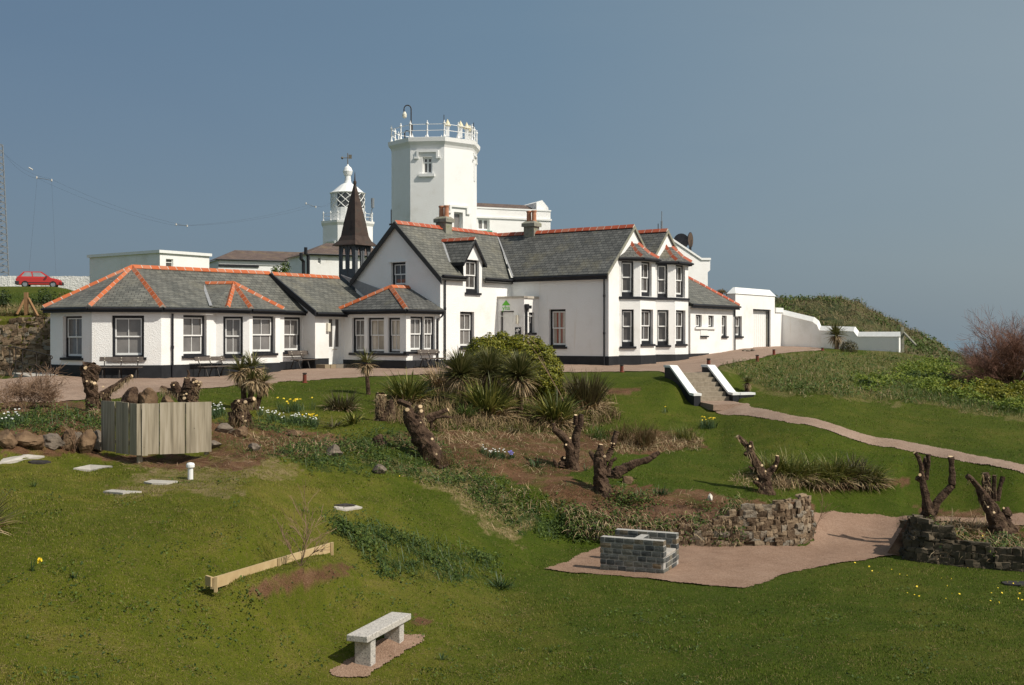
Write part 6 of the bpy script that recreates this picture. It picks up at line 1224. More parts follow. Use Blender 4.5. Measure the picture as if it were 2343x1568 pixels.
# pollarded stumps
def stump(label, base_zq, limbs, cuts, seed, name='pollarded_stump', fz_=0, cat='tree stump', dd=None, suck=0):
    b = Gq(*base_zq); d = dd or b.y; T = thing(name, label, cat, b); s_ = PR*d/F; zn = base_zq[0]; m = MB(); ends = []
    for li, L in enumerate(limbs):
        pts, rad = [], []; do = (li*.37+seed*.21)%1*.24-.12; 
        for k,(zx,zy,r) in enumerate(L): pts.append(atq(zn,zx,zy,d+do*min(1,k/2))); rad.append(r*s_)
        P_, R2 = [], []
        for k in range(len(pts)-1):
            for t in np.linspace(0,1,6)[:-1]:
                jx = Vector((noise.noise(pts[k]*2+Vector((t*3,seed,li))),noise.noise(pts[k]*2+Vector((seed,t*3,li+9))),0))*rad[k]*.13; P_.append(pts[k].lerp(pts[k+1],t)+jx*(0 if k==0 and t==0 else 1)); R2.append(rad[k]*(1-t)+rad[k+1]*t)
        P_.append(pts[-1]); R2.append(rad[-1])
        if li == 0: P_[0] = P_[0]-Vector((0,0,.12)); R2[0] *= 1.25
        m.tube(P_, R2, 14, True, .25, seed+li); ends.append((P_[-1], (P_[-1]-P_[-5]).normalized(), R2[-1]))
    m.build('trunk', BARK, T, smooth=False)
    def disc(p, n, r):
        c = MB(); R_ = n.to_track_quat('Z','Y').to_matrix().to_4x4(); c.lathe(p,[(r,-.02),(r*.97,.006),(r*.3,.008)],12,R_); c.build('cut_face', CUT, T)
    for li in cuts[0]: p,n,r = ends[li]; disc(p+n*.002, (n+Vector((.1,-.25,.15))).normalized(), r*.86)
    for zx,zy,r,o in cuts[1]: p = atq(zn,zx,zy,d-o); disc(p, Vector((random.uniform(-.3,.4),-1,random.uniform(.2,.7))).normalized(), r*s_*.85)
    if fz_:                                                    # shaggy dead fibres
        V, Fc = [], []; n = 0
        for k in range(fz_):
            L = random.choice(limbs[:2]); i = random.randrange(len(L)-1); t = random.random(); zx = L[i][0]*(1-t)+L[i+1][0]*t; zy = L[i][1]*(1-t)+L[i+1][1]*t; r = L[i][2]*(1-t)+L[i+1][2]*t; a = random.uniform(0,6.28)
            p = atq(zn,zx+r*math.cos(a)*.95,zy,d-abs(math.sin(a))*r*s_*.95*(1 if random.random() < .7 else -1)); q_ = p+Vector((random.uniform(-.12,.12),random.uniform(-.12,.04),random.uniform(-.28,.06))); w_ = Vector((.007,0,.004)); V += [p-w_,p+w_,q_]; Fc.append((n,n+1,n+2)); n += 3
        build_np('bark_fibres', np.array([tuple(v) for v in V]), Fc, TAN, T)
    if suck:                                                   # brown suckers sprouting round the foot
        P = np.tile(np.array(b),(suck,1)); P[:,0] += rng.normal(0,.26,suck); P[:,1] += rng.normal(-.1,.2,suck); n = suck; az = rng.uniform(0,6.28,n); el = rng.uniform(.6,1.5,n); L = rng.uniform(.15,.55,n); Dv = np.stack([np.cos(az)*np.cos(el),np.sin(az)*np.cos(el),np.sin(el)],1)*L[:,None]; W_ = np.stack([-np.sin(az),np.cos(az),0*az],1)*.006; P[:,2] -= .03
        build_np('suckers', np.stack([P-W_,P+W_,P+Dv],1).reshape(-1,3), np.arange(3*n).reshape(n,3), RUSTGR, T)
    return T
stump('shaggy pollarded stump with one long bare branch, left of the timber screen',('H',925,662),[[(930,660,80),(920,560,70),(915,480,62),(890,400,68),(890,300,85),(880,235,75),(875,215,55)],[(1010,520,50),(1080,470,36),(1150,425,29),(1220,370,24),(1305,320,18)],[(860,290,45),(815,225,36)],[(930,280,50),(965,222,40)],[(1040,640,55),(1060,540,40),(1075,500,22)]],([1,2],[(935,392,20,.3),(905,380,14,.3),(1018,428,12,.3),(858,372,12,.3),(1020,490,7,.3),(845,240,22,.25)]),1,fz_=500,dd=33)
stump('squat many-knobbed stump rising above the right half of the timber screen',('H',1850,600),[[(1850,640,95),(1850,560,90),(1880,480,75),(1920,420,65),(1950,375,48)],[(1810,520,60),(1750,490,45),(1700,475,36),(1650,465,28),(1590,432,18)],[(1760,480,50),(1725,410,38),(1718,385,24)],[(1850,470,50),(1850,390,38),(1848,340,26)],[(1855,340,16),(1868,300,13),(1855,262,8)]],([3],[(1915,385,13,.35),(1942,374,18,.4),(1975,380,13,.3),(1965,408,9,.3),(1718,410,10,.2),(1842,497,12,.35),(1815,507,8,.35),(1820,540,18,.4)]),2,fz_=300,dd=28.5)
stump('bulbous dark stump with pale saw cuts below the many-headed palm',('I',550,815),[[(550,815,95),(540,740,100),(530,660,92),(535,600,70),(530,565,48)],[(580,600,50),(630,560,30),(680,546,24)],[(560,590,40),(585,570,30)],[(600,760,60),(620,690,40)]],([1],[(595,577,20,.35),(528,567,14,.3),(595,765,13,.4),(570,720,9,.4)]),3,fz_=450,suck=160)
stump('weathered stump with shaggy dead fibres behind the leaning stump',('J',130,1020),[[(110,1030,70),(108,930,55),(105,840,48),(95,790,50),(100,758,40)],[(190,1000,60),(200,900,45),(190,820,26)],[(115,800,30),(150,775,20)]],([0],[(150,772,12,.1)]),4,fz_=500)
stump('thick leaning stump with a cluster of sawn limbs and one side branch',('J',640,1440),[[(650,1450,120),(590,1340,105),(540,1230,92),(480,1130,85),(430,1040,82),(385,970,62),(375,905,42)],[(500,1060,62),(492,960,46),(480,890,38),(470,870,30)],[(560,1010,42),(640,965,31),(710,935,25),(768,915,22)],[(600,1100,14),(608,1030,14),(650,995,14),(720,982,13),(812,994,11)],[(400,880,30),(330,850,28),(270,830,22)]],([2],[(365,915,24,.25),(495,884,24,.2),(505,928,20,.3),(498,1042,9,.35),(612,1205,16,.45),(655,1355,12,.5),(697,1302,7,.5)]),5,fz_=600,suck=420)
stump('three-limbed stump with pale cut spots, standing left of the one with the fallen log',('K',420,1235),[[(440,1240,62),(420,1120,52),(400,1030,46),(370,960,40),(310,890,36),(240,845,24)],[(430,1230,58),(450,1080,45),(465,960,40),(480,880,38),(500,790,37),(518,700,26)],[(462,800,26),(462,708,19)],[(250,850,20),(247,790,19)],[(330,1230,50),(345,1150,36),(352,1120,24)],[(290,1240,26),(262,1180,20),(240,1138,8)]],([2],[(408,935,12,.25),(368,1000,12,.25),(350,1130,13,.25)]),6)
stump('forked stump with a big round pale saw cut, in front of the fallen log',('K',720,1455),[[(725,1460,84),(710,1380,74),(705,1290,66),(690,1200,58),(700,1090,40),(713,1000,25)],[(700,1200,40),(630,1110,26),(600,1068,18)],[(735,1220,36),(745,1150,24),(750,1118,16)],[(770,1300,36),(795,1210,24),(820,1160,17),(866,1128,13)],[(760,1160,32),(800,1080,28),(835,980,28),(868,866,26)]],([0],[(748,1115,16,.2),(815,985,10,.15),(842,990,10,.15)]),7)
stump('rotten log lying slanted on the lawn beside the forked stump',('K',850,1330),[[(830,1320,60),(880,1270,58),(960,1225,46),(1050,1182,42),(1120,1165,34),(1190,1145,32),(1240,1105,27),(1292,1075,22)],[(900,1300,40),(860,1220,22)]],([],[]),8,name='fallen_log',cat='log')
stump('Y-shaped stump with white saw cuts on top of the curved stone wall',('L',775,955),[[(775,975,84),(765,880,66),(745,790,58),(700,700,47),(650,610,40),(610,520,34),(550,445,27),(492,395,24)],[(620,560,30),(625,500,22),(628,445,16)],[(765,820,42),(815,740,32),(868,690,26),(886,640,22),(887,588,19)],[(740,900,30),(690,860,18),(655,843,11)],[(590,575,26),(560,560,20)],[(650,720,18),(602,695,10)]],([0,2],[(618,493,14,.12),(735,682,15,.15),(872,688,13,.12),(690,818,12,.3),(770,740,12,.2)]),9,fz_=120,suck=60)
stump('tall two-armed stump with upright limbs on the shaded rockery wall',('M',1140,850),[[(1140,880,95),(1140,790,74),(1145,720,56),(1125,610,40),(1100,500,36),(1082,400,26),(1076,300,23),(1050,210,22),(1012,165,18)],[(1170,760,52),(1225,660,38),(1310,560,36),(1378,490,36),(1382,400,31),(1376,300,30),(1368,205,31)],[(1105,340,22),(1110,270,17),(1117,205,13)],[(1125,430,22),(1140,320,20),(1150,250,20),(1142,180,22)],[(1080,440,28),(1030,412,24)]],([0,1],[(1063,383,18,.15),(1117,210,11,.05)]),10,suck=70)
stump('leaning dark stump with several short fingers at the right edge',('M',1850,925),[[(1860,950,120),(1820,830,82),(1760,710,72),(1690,610,60),(1640,510,33),(1575,430,28),(1522,392,24)],[(1720,640,48),(1725,520,42),(1722,430,40),(1712,365,30)],[(1790,640,34),(1792,520,24),(1800,388,18)],[(1830,640,26),(1850,510,22),(1884,398,22)],[(1890,880,64),(1925,780,48),(1905,705,30)],[(2040,1060,45),(1980,930,50),(1900,830,40)]],([],[(1795,755,15,.35),(1735,700,11,.35),(1890,712,13,.25)]),11,fz_=120)
# small sawn block in the weeds
p = Gq('I',1930,1000); s_ = PR*p.y/F; m = MB(); m.tube([p+Vector((.05,0,-.05)), p+Vector((-.1,.05,80*s_))],[60*s_,52*s_],12,True,.1,3); tag(m.build('sawn_block', BARK), 'short grey sawn stump among weeds left of the leaning stump', 'stump'); 
# ------------------------------------------------------------------ plants
def blades(P, az, el, L, w, droop, seg=4, twist=.5):
    """strap leaves: arcs leaving points P at heading az / elevation el, bending down by droop; numpy arrays of n"""
    n = len(P); t = np.linspace(0,1,seg+1); hor = np.zeros((n,seg+1)); ver = np.zeros((n,seg+1))
    for k in range(1,seg+1):
        e = el-droop*((t[k]+t[k-1])/2)**1.3; hor[:,k] = hor[:,k-1]+np.cos(e)*L/seg; ver[:,k] = ver[:,k-1]+np.sin(e)*L/seg
    hx, hy = np.cos(az)[:,None], np.sin(az)[:,None]; C = np.stack([P[:,0:1]+hor*hx, P[:,1:2]+hor*hy, P[:,2:3]+ver],-1)
    tw = rng.uniform(-twist,twist,n)[:,None]; wd = (w[:,None]*(1-(t[None]**2.2)*.96)*(.6+.4*np.minimum(1,t[None]*4)))/2
    sx = -hy*np.cos(tw)*wd; sy = hx*np.cos(tw)*wd; sz = np.sin(tw)*wd; S = np.stack([sx,sy,sz],-1)
    V = np.stack([C-S,C+S],2).reshape(n,-1,3); b = (np.arange(n)*(2*(seg+1)))[:,None,None]; q_ = np.array([[2*k,2*k+1,2*k+3,2*k+2] for k in range(seg)])[None]
    return V.reshape(-1,3), (b+q_).reshape(-1,4)
def U(a, b, n): return rng.uniform(a,b,n)
def leafcards(P, N, size, asp=.55):
    """folded pointed leaves (two triangles-as-quad) at P, facing roughly N"""
    n = len(P); N = N+rng.normal(0,.55,(n,3)); N /= np.linalg.norm(N,axis=1)[:,None]+1e-9; A = rng.normal(0,1,(n,3)); A -= N*(A*N).sum(1)[:,None]; A /= np.linalg.norm(A,axis=1)[:,None]+1e-9
    B = np.cross(N,A); s = (size*U(.6,1.35,n))[:,None] if np.isscalar(size) else size[:,None]
    V = np.stack([P-A*s*.5, P+B*s*asp*.5+N*s*.06, P+A*s*.5, P-B*s*asp*.5+N*s*.06],1).reshape(-1,3); return V, np.arange(4*n).reshape(n,4)
def crown(blobs, n, thick=.35):
    """points and outward normals spread through the outer shells of overlapping ellipsoids"""
    vol = np.array([b[3]*b[4]+b[4]*b[5]+b[3]*b[5] for b in blobs]); idx = rng.choice(len(blobs), n, p=vol/vol.sum()); D = rng.normal(0,1,(n,3)); D /= np.linalg.norm(D,axis=1)[:,None]
    lump = 1+.13*np.sin(D[:,0]*7+idx*1.7)*np.cos(D[:,2]*6+idx)+.08*np.sin(D[:,1]*13+D[:,2]*11)
    r = (1-thick*U(0,1,n)**1.6)*lump; B = np.array(blobs)[idx]; P = B[:,:3]+D*r[:,None]*B[:,3:6]; N = D/B[:,3:6]; N /= np.linalg.norm(N,axis=1)[:,None]; N[:,2] += .35; return P, N
def cat_np(parts):
    V, Fc, o = [], [], 0
    for v, f in parts: V.append(v); Fc.append(f+o); o += len(v)
    return np.concatenate(V), np.concatenate(Fc)
def clump(base, n, L, w, el, droop, mat, T, name, spread=.15, seg=4, zoff=0):
    P = np.tile(np.array(base,float),(n,1)); a = U(0,2*math.pi,n); r = spread*np.sqrt(U(0,1,n)); P[:,0] += r*np.cos(a); P[:,1] += r*np.sin(a); P[:,2] += zoff
    az = a+rng.normal(0,.5,n); V, Fc = blades(P, az, U(el[0],el[1],n), U(L[0],L[1],n), U(w*.7,w*1.2,n), U(droop[0],droop[1],n), seg); return build_np(name, V, Fc, mat, T)
def cordyline(label, base, trunks, heads, n, L, w, name='cordyline', group=None, skirt=.5):
    T = thing(name, label, 'palm', base, group)
    for tr in trunks: m = MB(); m.tube([p for p,r in tr],[r for p,r in tr],9,True,.12,len(tr)); m.build('trunk', BARK, T)
    for h, s_ in heads:
        clump(h, n, (L*s_*.75,L*s_*1.1), w, (.05,1.5), (.15,.8), CORDY, T, 'crown', .06*s_)
        clump(h, int(n*skirt), (L*s_*.5,L*s_*.95), w*.8, (-1.35,.25), (.2,.9), TAN, T, 'dead_skirt', .08*s_, zoff=-.08*s_)
    return T
def pz(z, zx, zy, d): return atq(z,zx,zy,d)
# many-headed palm in front of the bay
b = Gq('I',660,660); d_ = b.y; k_ = PR*d_/F; z3 = lambda a,c,o=0: pz('I',a,c,d_+o)
cordyline('many-headed cordyline palm with tan dead skirts in front of the canted bay', b, [[(z3(640,670),.1),(z3(650,500),.085),(z3(660,240),.07)],[(z3(700,670,.2),.09),(z3(745,480,.2),.08),(z3(770,370,.2),.07)],[(z3(585,620,-.1),.09),(z3(575,430,-.1),.08),(z3(545,270,-.1),.07)],[(z3(640,600,-.2),.08),(z3(668,380,-.2),.07)]],
  [(z3(545,265,-.1),1),(z3(660,225),1),(z3(672,350,-.2),.85),(z3(768,375,.2),.9)], 75, 185*k_, .045, skirt=4.5)
b = Gq('I',1815,505); d_ = b.y; z3 = lambda a,c,o=0: pz('I',a,c,d_+o)
cordyline('slender single-stemmed cordyline palm before the sunroom steps', b, [[(z3(1815,520),.085),(z3(1805,400),.075),(z3(1790,200),.06)]], [(z3(1790,185),1)], 75, 160*PR*d_/F, .045, skirt=3)
GC = 'cordylines in the central bed'
for x0,y0,xb,yb,lab,dd in ((890,560,905,860,'big-headed cordyline, first from the sunroom, in the central bed',0),(1165,535,1170,790,'big-headed cordyline standing between its two neighbours before the rounded shrub',.6),(1470,575,1480,900,'big-headed cordyline nearest the rounded end of the yellow-green shrub',-.3)):
    d_ = 39+dd; z3 = lambda a,c: pz('J',a,c,d_); b = z3(xb,yb); b.z = gz1(b.x,b.y); T = cordyline(lab, b, [[(b-Vector((0,0,.1)),.12),(z3((x0+xb)/2,(y0+yb)/2),.10),(z3(x0,y0),.09)]], [(z3(x0,y0+20),1)], 700, 300*PR*d_/F, .036, group=GC, skirt=.5)
b = Gq('E',1735,842); d_ = b.y; z3 = lambda a,c: pz('E',a,c,d_)
cordyline('lone cordyline palm against the stepped boundary wall', b, [[(b-Vector((0,0,.1)),.16),(z3(1735,760),.13),(z3(1728,700),.1)]], [(z3(1728,700),1)], 240, 150*PR*d_/F, .05, skirt=.9)
b = Gq('E',850,1262); d_ = b.y; z3 = lambda a,c: pz('E',a,c,d_)
cordyline('small dry cordyline growing beside the right stair wall', b, [[(b-Vector((0,0,.1)),.1),(z3(852,1170),.08)]], [(z3(852,1165),1)], 90, 85*PR*d_/F, .03, skirt=1.3)
# New Zealand flax and other strap-leaved clumps
def flax(label, base, n, L, w, mat=PHORM, dead=.5, name='flax_clump', el=(.55,1.5), droop=(.2,1.3), cat='flax', group=None, spread=.22):
    T = thing(name, label, cat, base, group); clump(base, n, (L*.55,L*1.05), w, el, droop, mat, T, 'leaves', spread)
    if dead: clump(base, int(n*dead), (L*.35,L*.8), w*.8, (-.1,.7), (.3,1.2), TAN, T, 'dead_leaves', spread*1.15)
    return T
s39 = lambda px,d: px*PR*d/F
for z,zx,zy,Lpx,n,w,mat,lab,kw in (('J',370,850,330,150,.055,PHORM,'broad arching flax clump left of the three big-headed cordylines',{}),('J',1150,985,420,230,.05,PHORM,'largest flax clump, spreading below the middle cordyline',{}),('J',1835,1050,350,170,.055,PHORM,'striped light-edged flax clump right of the three big-headed cordylines',{}),
  ('K',570,640,370,230,.035,PHORMB,'tall dense bronze flax at the right end of the central bed',dict(el=(.9,1.5),droop=(.1,.6))),('J',700,700,260,170,.03,TAN,'dead tan strap-leaved clump below the first big-headed cordyline',dict(dead=0,name='dead_clump')),('I',1540,650,200,130,.03,PHORMB,'dark spiky clump on the lawn left of the central bed',dict(el=(.3,1.5))),('I',1665,790,150,26,.05,PHORM,'few broad pale blades sprouting before the shaggy weathered stump',dict(dead=0)),('I',1480,820,170,18,.035,PHORMB,'low clump of dark arching blades beside the white flowers',dict(dead=0,el=(.2,.9))),
  ('J',940,1010,170,90,.028,LEAFM,'bright green grassy clump between dead leaves and the largest flax',dict(dead=.6)),('J',1500,960,160,90,.028,LEAFM,'bright green grassy clump between the two right-hand flaxes',dict(dead=.4)),('J',1420,1150,80,40,.02,PHORMB,'tiny dark spiky tuft on the bare soil of the central bed',dict(dead=0))):
    b = Gq(z,zx,zy); flax(lab, b, int(n*1.9), s39(Lpx,b.y)*1.15, w*1.15, mat, **({'dead':.5,'spread':.34 if n > 100 else .15}|kw))
for z,zx,zy,Lpx,n,mat,lab,lean in (('K',1120,1030,330,420,RUSTGR,'tall rust-brown ornamental grass leaning right on the lawn',.5),('K',1540,960,190,300,PHORM,'green grass clump with tan skirt, rightmost in the row above the log',.1),('K',700,950,190,200,LEAFM,'dark green grass clump behind the three-limbed stump',.1),('K',920,960,260,220,RUSTGR,'smaller rust-brown grass clump behind the forked stump',.4),('L',930,900,170,180,TAN,'pale drooping grass tuft right of the Y-shaped stump',.6)):
    b = Gq(z,zx,zy); L = s39(Lpx,b.y); T = thing('ornamental_grass', lab, 'grass clump', b); P = np.tile(np.array(b),(n,1)); P[:,:2] += rng.normal(0,.17,(n,2)); az = np.where(U(0,1,n) < lean, rng.normal(.2,.5,n), U(0,6.28,n)); V, Fc = blades(P, az, U(.75,1.5,n), U(L*.5,L*1.1,n), U(.008,.02,n), U(.2,1.1,n)); build_np('leaves', V, Fc, mat, T)
    clump(b, n//2, (L*.3,L*.6), .016, (-.1,.6), (.2,1), TAN, T, 'dead_leaves', .26)
GL = 'strap-leaved clumps in the bed beside the garden path'
for zx,zy,Lpx,lab in ((830,800,250,'leftmost clump of the strap-leaved bed, behind the Y-shaped stump'),(1020,830,290,'tall clump in the strap-leaved bed, second from the Y-shaped stump'),(1230,850,270,'middle clump of the strap-leaved bed with many tan dead leaves'),(1440,840,270,'fourth clump of the strap-leaved bed beside the garden path'),(1630,830,260,'fifth, reddish-green clump of the strap-leaved bed'),(1790,860,210,'rightmost, brightest green clump of the strap-leaved bed')):
    b = Gq('L',zx,zy); flax(lab, b, 420, s39(Lpx,b.y)*1.25, .034, LILY if zx != 1630 else PHORMB, .7, 'lily_clump', (.3,1.5), (.3,1.5), 'plant', GL, .3)
b = G1(-52,1215); flax('dry flax clump cut by the left edge of the near lawn', b, 130, .85, .035, PHORMB, 1.2)
for z,zx,zy,Lpx,lab in (('P',335,370,75,'small tuft of bulb leaves near the flat round drain cover'),('P',735,1290,110,'tuft of bulb leaves right of the lone daffodil'),('O',1490,1560,90,'tuft of bulb leaves right of the granite bench'),('O',2080,850,170,'larger tuft of rushes at the foot of the near slope'),('K',560,1260,90,'dark green tuft at the foot of the forked stump'),('K',60,1230,120,'round dark green tuft on the grass left of the three-limbed stump'),('K',1300,1500,110,'dark tuft with small blue flowers on the bare mound')):
    b = Gq(z,zx,zy); L = s39(Lpx,b.y); big_ = zy in (850,1230,1500); T = thing('bulb_tuft', lab, 'plant', b, 'leafy tufts dotted over the lawn'); clump(b, 90 if big_ else 14, (L*.6,L*1.1), .018, (.6,1.5) if not big_ else (.2,1.5), (.05,.5), STEMG, T, 'leaves', .16 if big_ else .03)
# flowers
def flowers(label, pts, h, mat, n_leaf, name, cat, r, leafL):
    c = pts.mean(0); T = thing(name, label, cat, tuple(c)); P = np.repeat(pts,n_leaf,axis=0); P[:,:2] += rng.normal(0,.05,(len(P),2)); n = len(P)
    V, Fc = blades(P, U(0,6.28,n), U(1.0,1.5,n), U(leafL*.6,leafL*1.1,n), U(.008,.016,n), U(.1,.8,n)); build_np('leaves', V, Fc, STEMG, T)
    H_ = []; S_ = MB(); q_ = []
    for p in pts:
        if random.random() > .75: continue
        top = p+np.array([random.uniform(-.06,.06),random.uniform(-.06,.06),h*random.uniform(.8,1.15)]); S_.tube([Vector(p),Vector(top)],.004,3,False); q_.append(top)
    q_ = np.array(q_); S_.build('stems', STEMG, T)
    parts = []
    for k in range(6):
        a = U(0,6.28,len(q_)); D = np.stack([np.cos(a),np.sin(a)-.3,U(-.2,.6,len(q_))],1); parts.append(leafcards(q_+D*r*.45, D*.3+np.array([0.2,-.8,.5]), np.full(len(q_), r*1.05), .75))
    V, Fc = cat_np(parts); build_np('petals', V, Fc, mat, T); return T
def patch(z, poly, n): 
    P = [q(z,*p) for p in poly]; xs, ys = [p[0] for p in P], [p[1] for p in P]; X, Y = U(min(xs),max(xs),n*4), U(min(ys),max(ys),n*4); k = inpoly(X,Y,P); return G(X[k][:n],Y[k][:n])
flowers('daffodil clump in flower on the lawn beyond the white flower band', patch('I',[(905,690),(920,655),(1270,655),(1285,690),(1180,700)],16), .36, YEL, 16, 'daffodil_clump', 'daffodils', .05, .33)
flowers('two small daffodil groups at the end of the white flower band', patch('I',[(1085,800),(1130,795),(1240,780),(1300,790),(1290,800),(1100,812)],9), .26, YEL, 10, 'daffodil_clump', 'daffodils', .055, .24)
flowers('daffodil clump on the slope below the garden stairs', patch('K',[(1690,850),(1700,820),(1850,815),(1870,845)],13), .36, YEL, 18, 'daffodil_clump', 'daffodils', .045, .36)
flowers('single sparse daffodil tuft above the rust-brown grass', patch('K',[(1320,690),(1380,690),(1380,675),(1330,675)],3), .28, YEL, 8, 'daffodil_clump', 'daffodils', .05, .25)
b = Gq('P',318,1208); T = thing('daffodil', 'lone yellow daffodil in the near lawn', 'daffodil', b); k_ = PR*b.y/F; tp3 = pz('P',372,1092,b.y-.02); m = MB(); m.tube([b-Vector((0,0,.02)), pz('P',335,1120,b.y), pz('P',360,1082,b.y), tp3], .006, 5); m.build('stem', STEMG, T); clump(b, 7, (.16,.3), .016, (1.1,1.5), (0,.3), STEMG, T, 'leaves', .02)
m = MB(); m.lathe(tp3+Vector((.03,-.01,-.005)),[(.012,-.03),(.018,0),(.03,.03),(.024,.03),(.008,0)],8,Matrix.Rotation(math.radians(75),4,'Y')); m.build('trumpet', YEL, T)
q_ = np.tile(np.array(tp3+Vector((.02,0,-.005))),(6,1)); a = np.arange(6)*math.pi/3; D = np.stack([np.zeros(6),np.cos(a),np.sin(a)],1); V, Fc = leafcards(q_+D*.025, np.tile([[1.,-.6,0]],(6,1)), np.full(6,.055), .8); build_np('petals', V, Fc, YEL, T)
flowers('white wild garlic drift curving right of the bulbous stump', patch('I',[(690,700),(700,680),(830,730),(1010,780),(1180,770),(1330,800),(1310,840),(1100,800),(930,800),(800,770)],52), .24, WFL, 14, 'white_flowers', 'flowers', .032, .24)
flowers('white flower patch between the timber screen and the bulbous stump', patch('I',[(262,750),(262,690),(330,670),(440,680),(430,720)],20), .24, WFL, 16, 'white_flowers', 'flowers', .032, .26)
flowers('white flower patch among leaves at the left edge of the rock bed', patch('H',[(-30,840),(0,760),(160,750),(200,800),(120,860)],24), .26, WFL, 16, 'white_flowers', 'flowers', .032, .28)
flowers('white flower patch right of the leaning stump', patch('J',[(1060,1360),(1110,1335),(1320,1390),(1320,1420),(1180,1410)],18), .2, WFL, 16, 'white_flowers', 'flowers', .03, .24)
flowers('small blue flower clump on the grass left of the three-limbed stump', patch('J',[(1370,1410),(1375,1395),(1432,1395),(1432,1412)],10), .16, BLUEFL, 8, 'blue_flowers', 'flowers', .045, .15)
# shrubs
def shrub(label, blobs, n, size, mat, name='shrub', cat='shrub', stems=7, group=None, asp=.55, thick=.35):
    lo = min(blobs, key=lambda b_: b_[2]-b_[5]); c = np.mean([b_[:3] for b_ in blobs],axis=0); base = (c[0], c[1], gz1(c[0],c[1])); T = thing(name, label, cat, base, group)
    P, N = crown(blobs, n, thick); V, Fc = leafcards(P, N, size, asp); build_np('foliage', V, Fc, mat, T)
    m = MB()
    for k in range(stems): b_ = random.choice(blobs); t = Vector(b_[:3])+Vector((random.uniform(-.4,.4)*b_[3],random.uniform(-.4,.4)*b_[4],.3*b_[5])); s0_ = Vector(base)+Vector((random.uniform(-.3,.3),random.uniform(-.2,.2),-.1)); m.tube([s0_, s0_.lerp(t,.5)+Vector((.05,.05,.05)), t],[.05,.035,.015],6)
    m.build('stems', BARK, T); return T
def ball(x, y, d, rx, ry, rz): s_ = d/F; c = at(x,y,d); return (c.x,c.y,c.z,rx*s_,ry*s_,rz*s_)
d_ = 42.0
shrub('big rounded yellow-green shrub in front of the porch', [ball(1110,815,d_,48,48,48),ball(1150,805,d_+.5,50,50,42),ball(1195,815,d_+.3,55,50,48),ball(1232,845,d_,52,50,62),ball(1170,850,d_-.3,75,50,55),ball(1100,845,d_,45,40,45),ball(1255,880,d_-.2,34,40,40)], 52000, .092, LEAFY, 'rounded_shrub', stems=12, asp=.62, thick=.35)
for x,y,d,rx,rz,lab,mat,n in ((5,690,54,20,34,'dark green bush at the left edge above the stone wall',LEAFD,1500),(104,690,55,24,32,'dark green bush right of the strutted timber post',LEAFD,1700),(72,697,58,22,20,'low dark bush behind the strutted timber post',LEAFD,1100),(142,692,56,14,22,'small thin brownish bush nearest the annexe eaves',RUSTGR,600)):
    shrub(lab, [ball(x,y,d,rx,rx,rz),ball(x-rx*.3,y+rz*.5,d,rx,rx,rz*.6),ball(x+rx*.4,y+rz*.6,d,rx*.9,rx,rz*.5)], n, .11, mat, 'bank_bush', group='bushes on the bank left of the annexe', stems=4, thick=.8)
for x,y,rx,rz,lab in ((630,622,11,14,'smaller leafy sprig behind the annexe ridge'),(651,617,14,20,'larger leafy bush poking above the annexe ridge')): shrub(lab, [ball(x,y,68,rx,rx,rz),ball(x,y+rz,68,rx,rx,rz)], 700, .13, LEAFM, 'ridge_bush', stems=2, thick=.9)
shrub('round brown-green clipped shrub beside the lone palm at the boundary wall', [ball(1941,797,68,20,20,18)], 1800, .08, PHORMB, 'round_shrub', stems=3, thick=.4)
shrub('dark dead brush showing over the outbuilding roof', [ball(1650,668,90,12,12,7),ball(1668,672,90,10,10,6)], 500, .12, RUSTGR, 'brush', stems=2, thick=.9)
GH = 'leafy shrubs along the top of the right-hand bank'
for bl, lab, n in (([ball(2230,905,48,40,40,24),ball(2185,893,49,34,35,20)],'yellow-green leafy shrub, first of the large mass under the tamarisk',3200),([ball(2290,915,47,46,45,28),ball(2262,888,49,34,35,22)],'yellow-green leafy shrub in the middle of the mass under the tamarisk',3600),([ball(2360,930,46,44,45,30),ball(2330,900,48,30,30,26)],'yellow-green leafy shrub cut by the right edge under the tamarisk',3200),([ball(2085,865,54,34,34,16),ball(2060,872,53,24,24,12)],'low olive shrub below the end of the boundary wall',1800),([ball(1980,885,49,28,28,16)],'small dark green shrub on the tan grass bank above the lawn',1200),([ball(2150,868,54,46,40,16),ball(2200,860,56,34,34,16)],'dark green shrub just left of the tamarisk trunk',2400),([ball(2118,838,60,36,34,12),ball(2160,838,61,30,34,12)],'pale-flecked low shrub near the strutted post',1500)):
    shrub(lab, bl, n, .13, LEAFY if 'yellow' in lab else LEAFM if 'pale' in lab else LEAFD if 'dark' in lab else LEAFM, 'leafy_shrub', group=GH, stems=4, thick=.55)
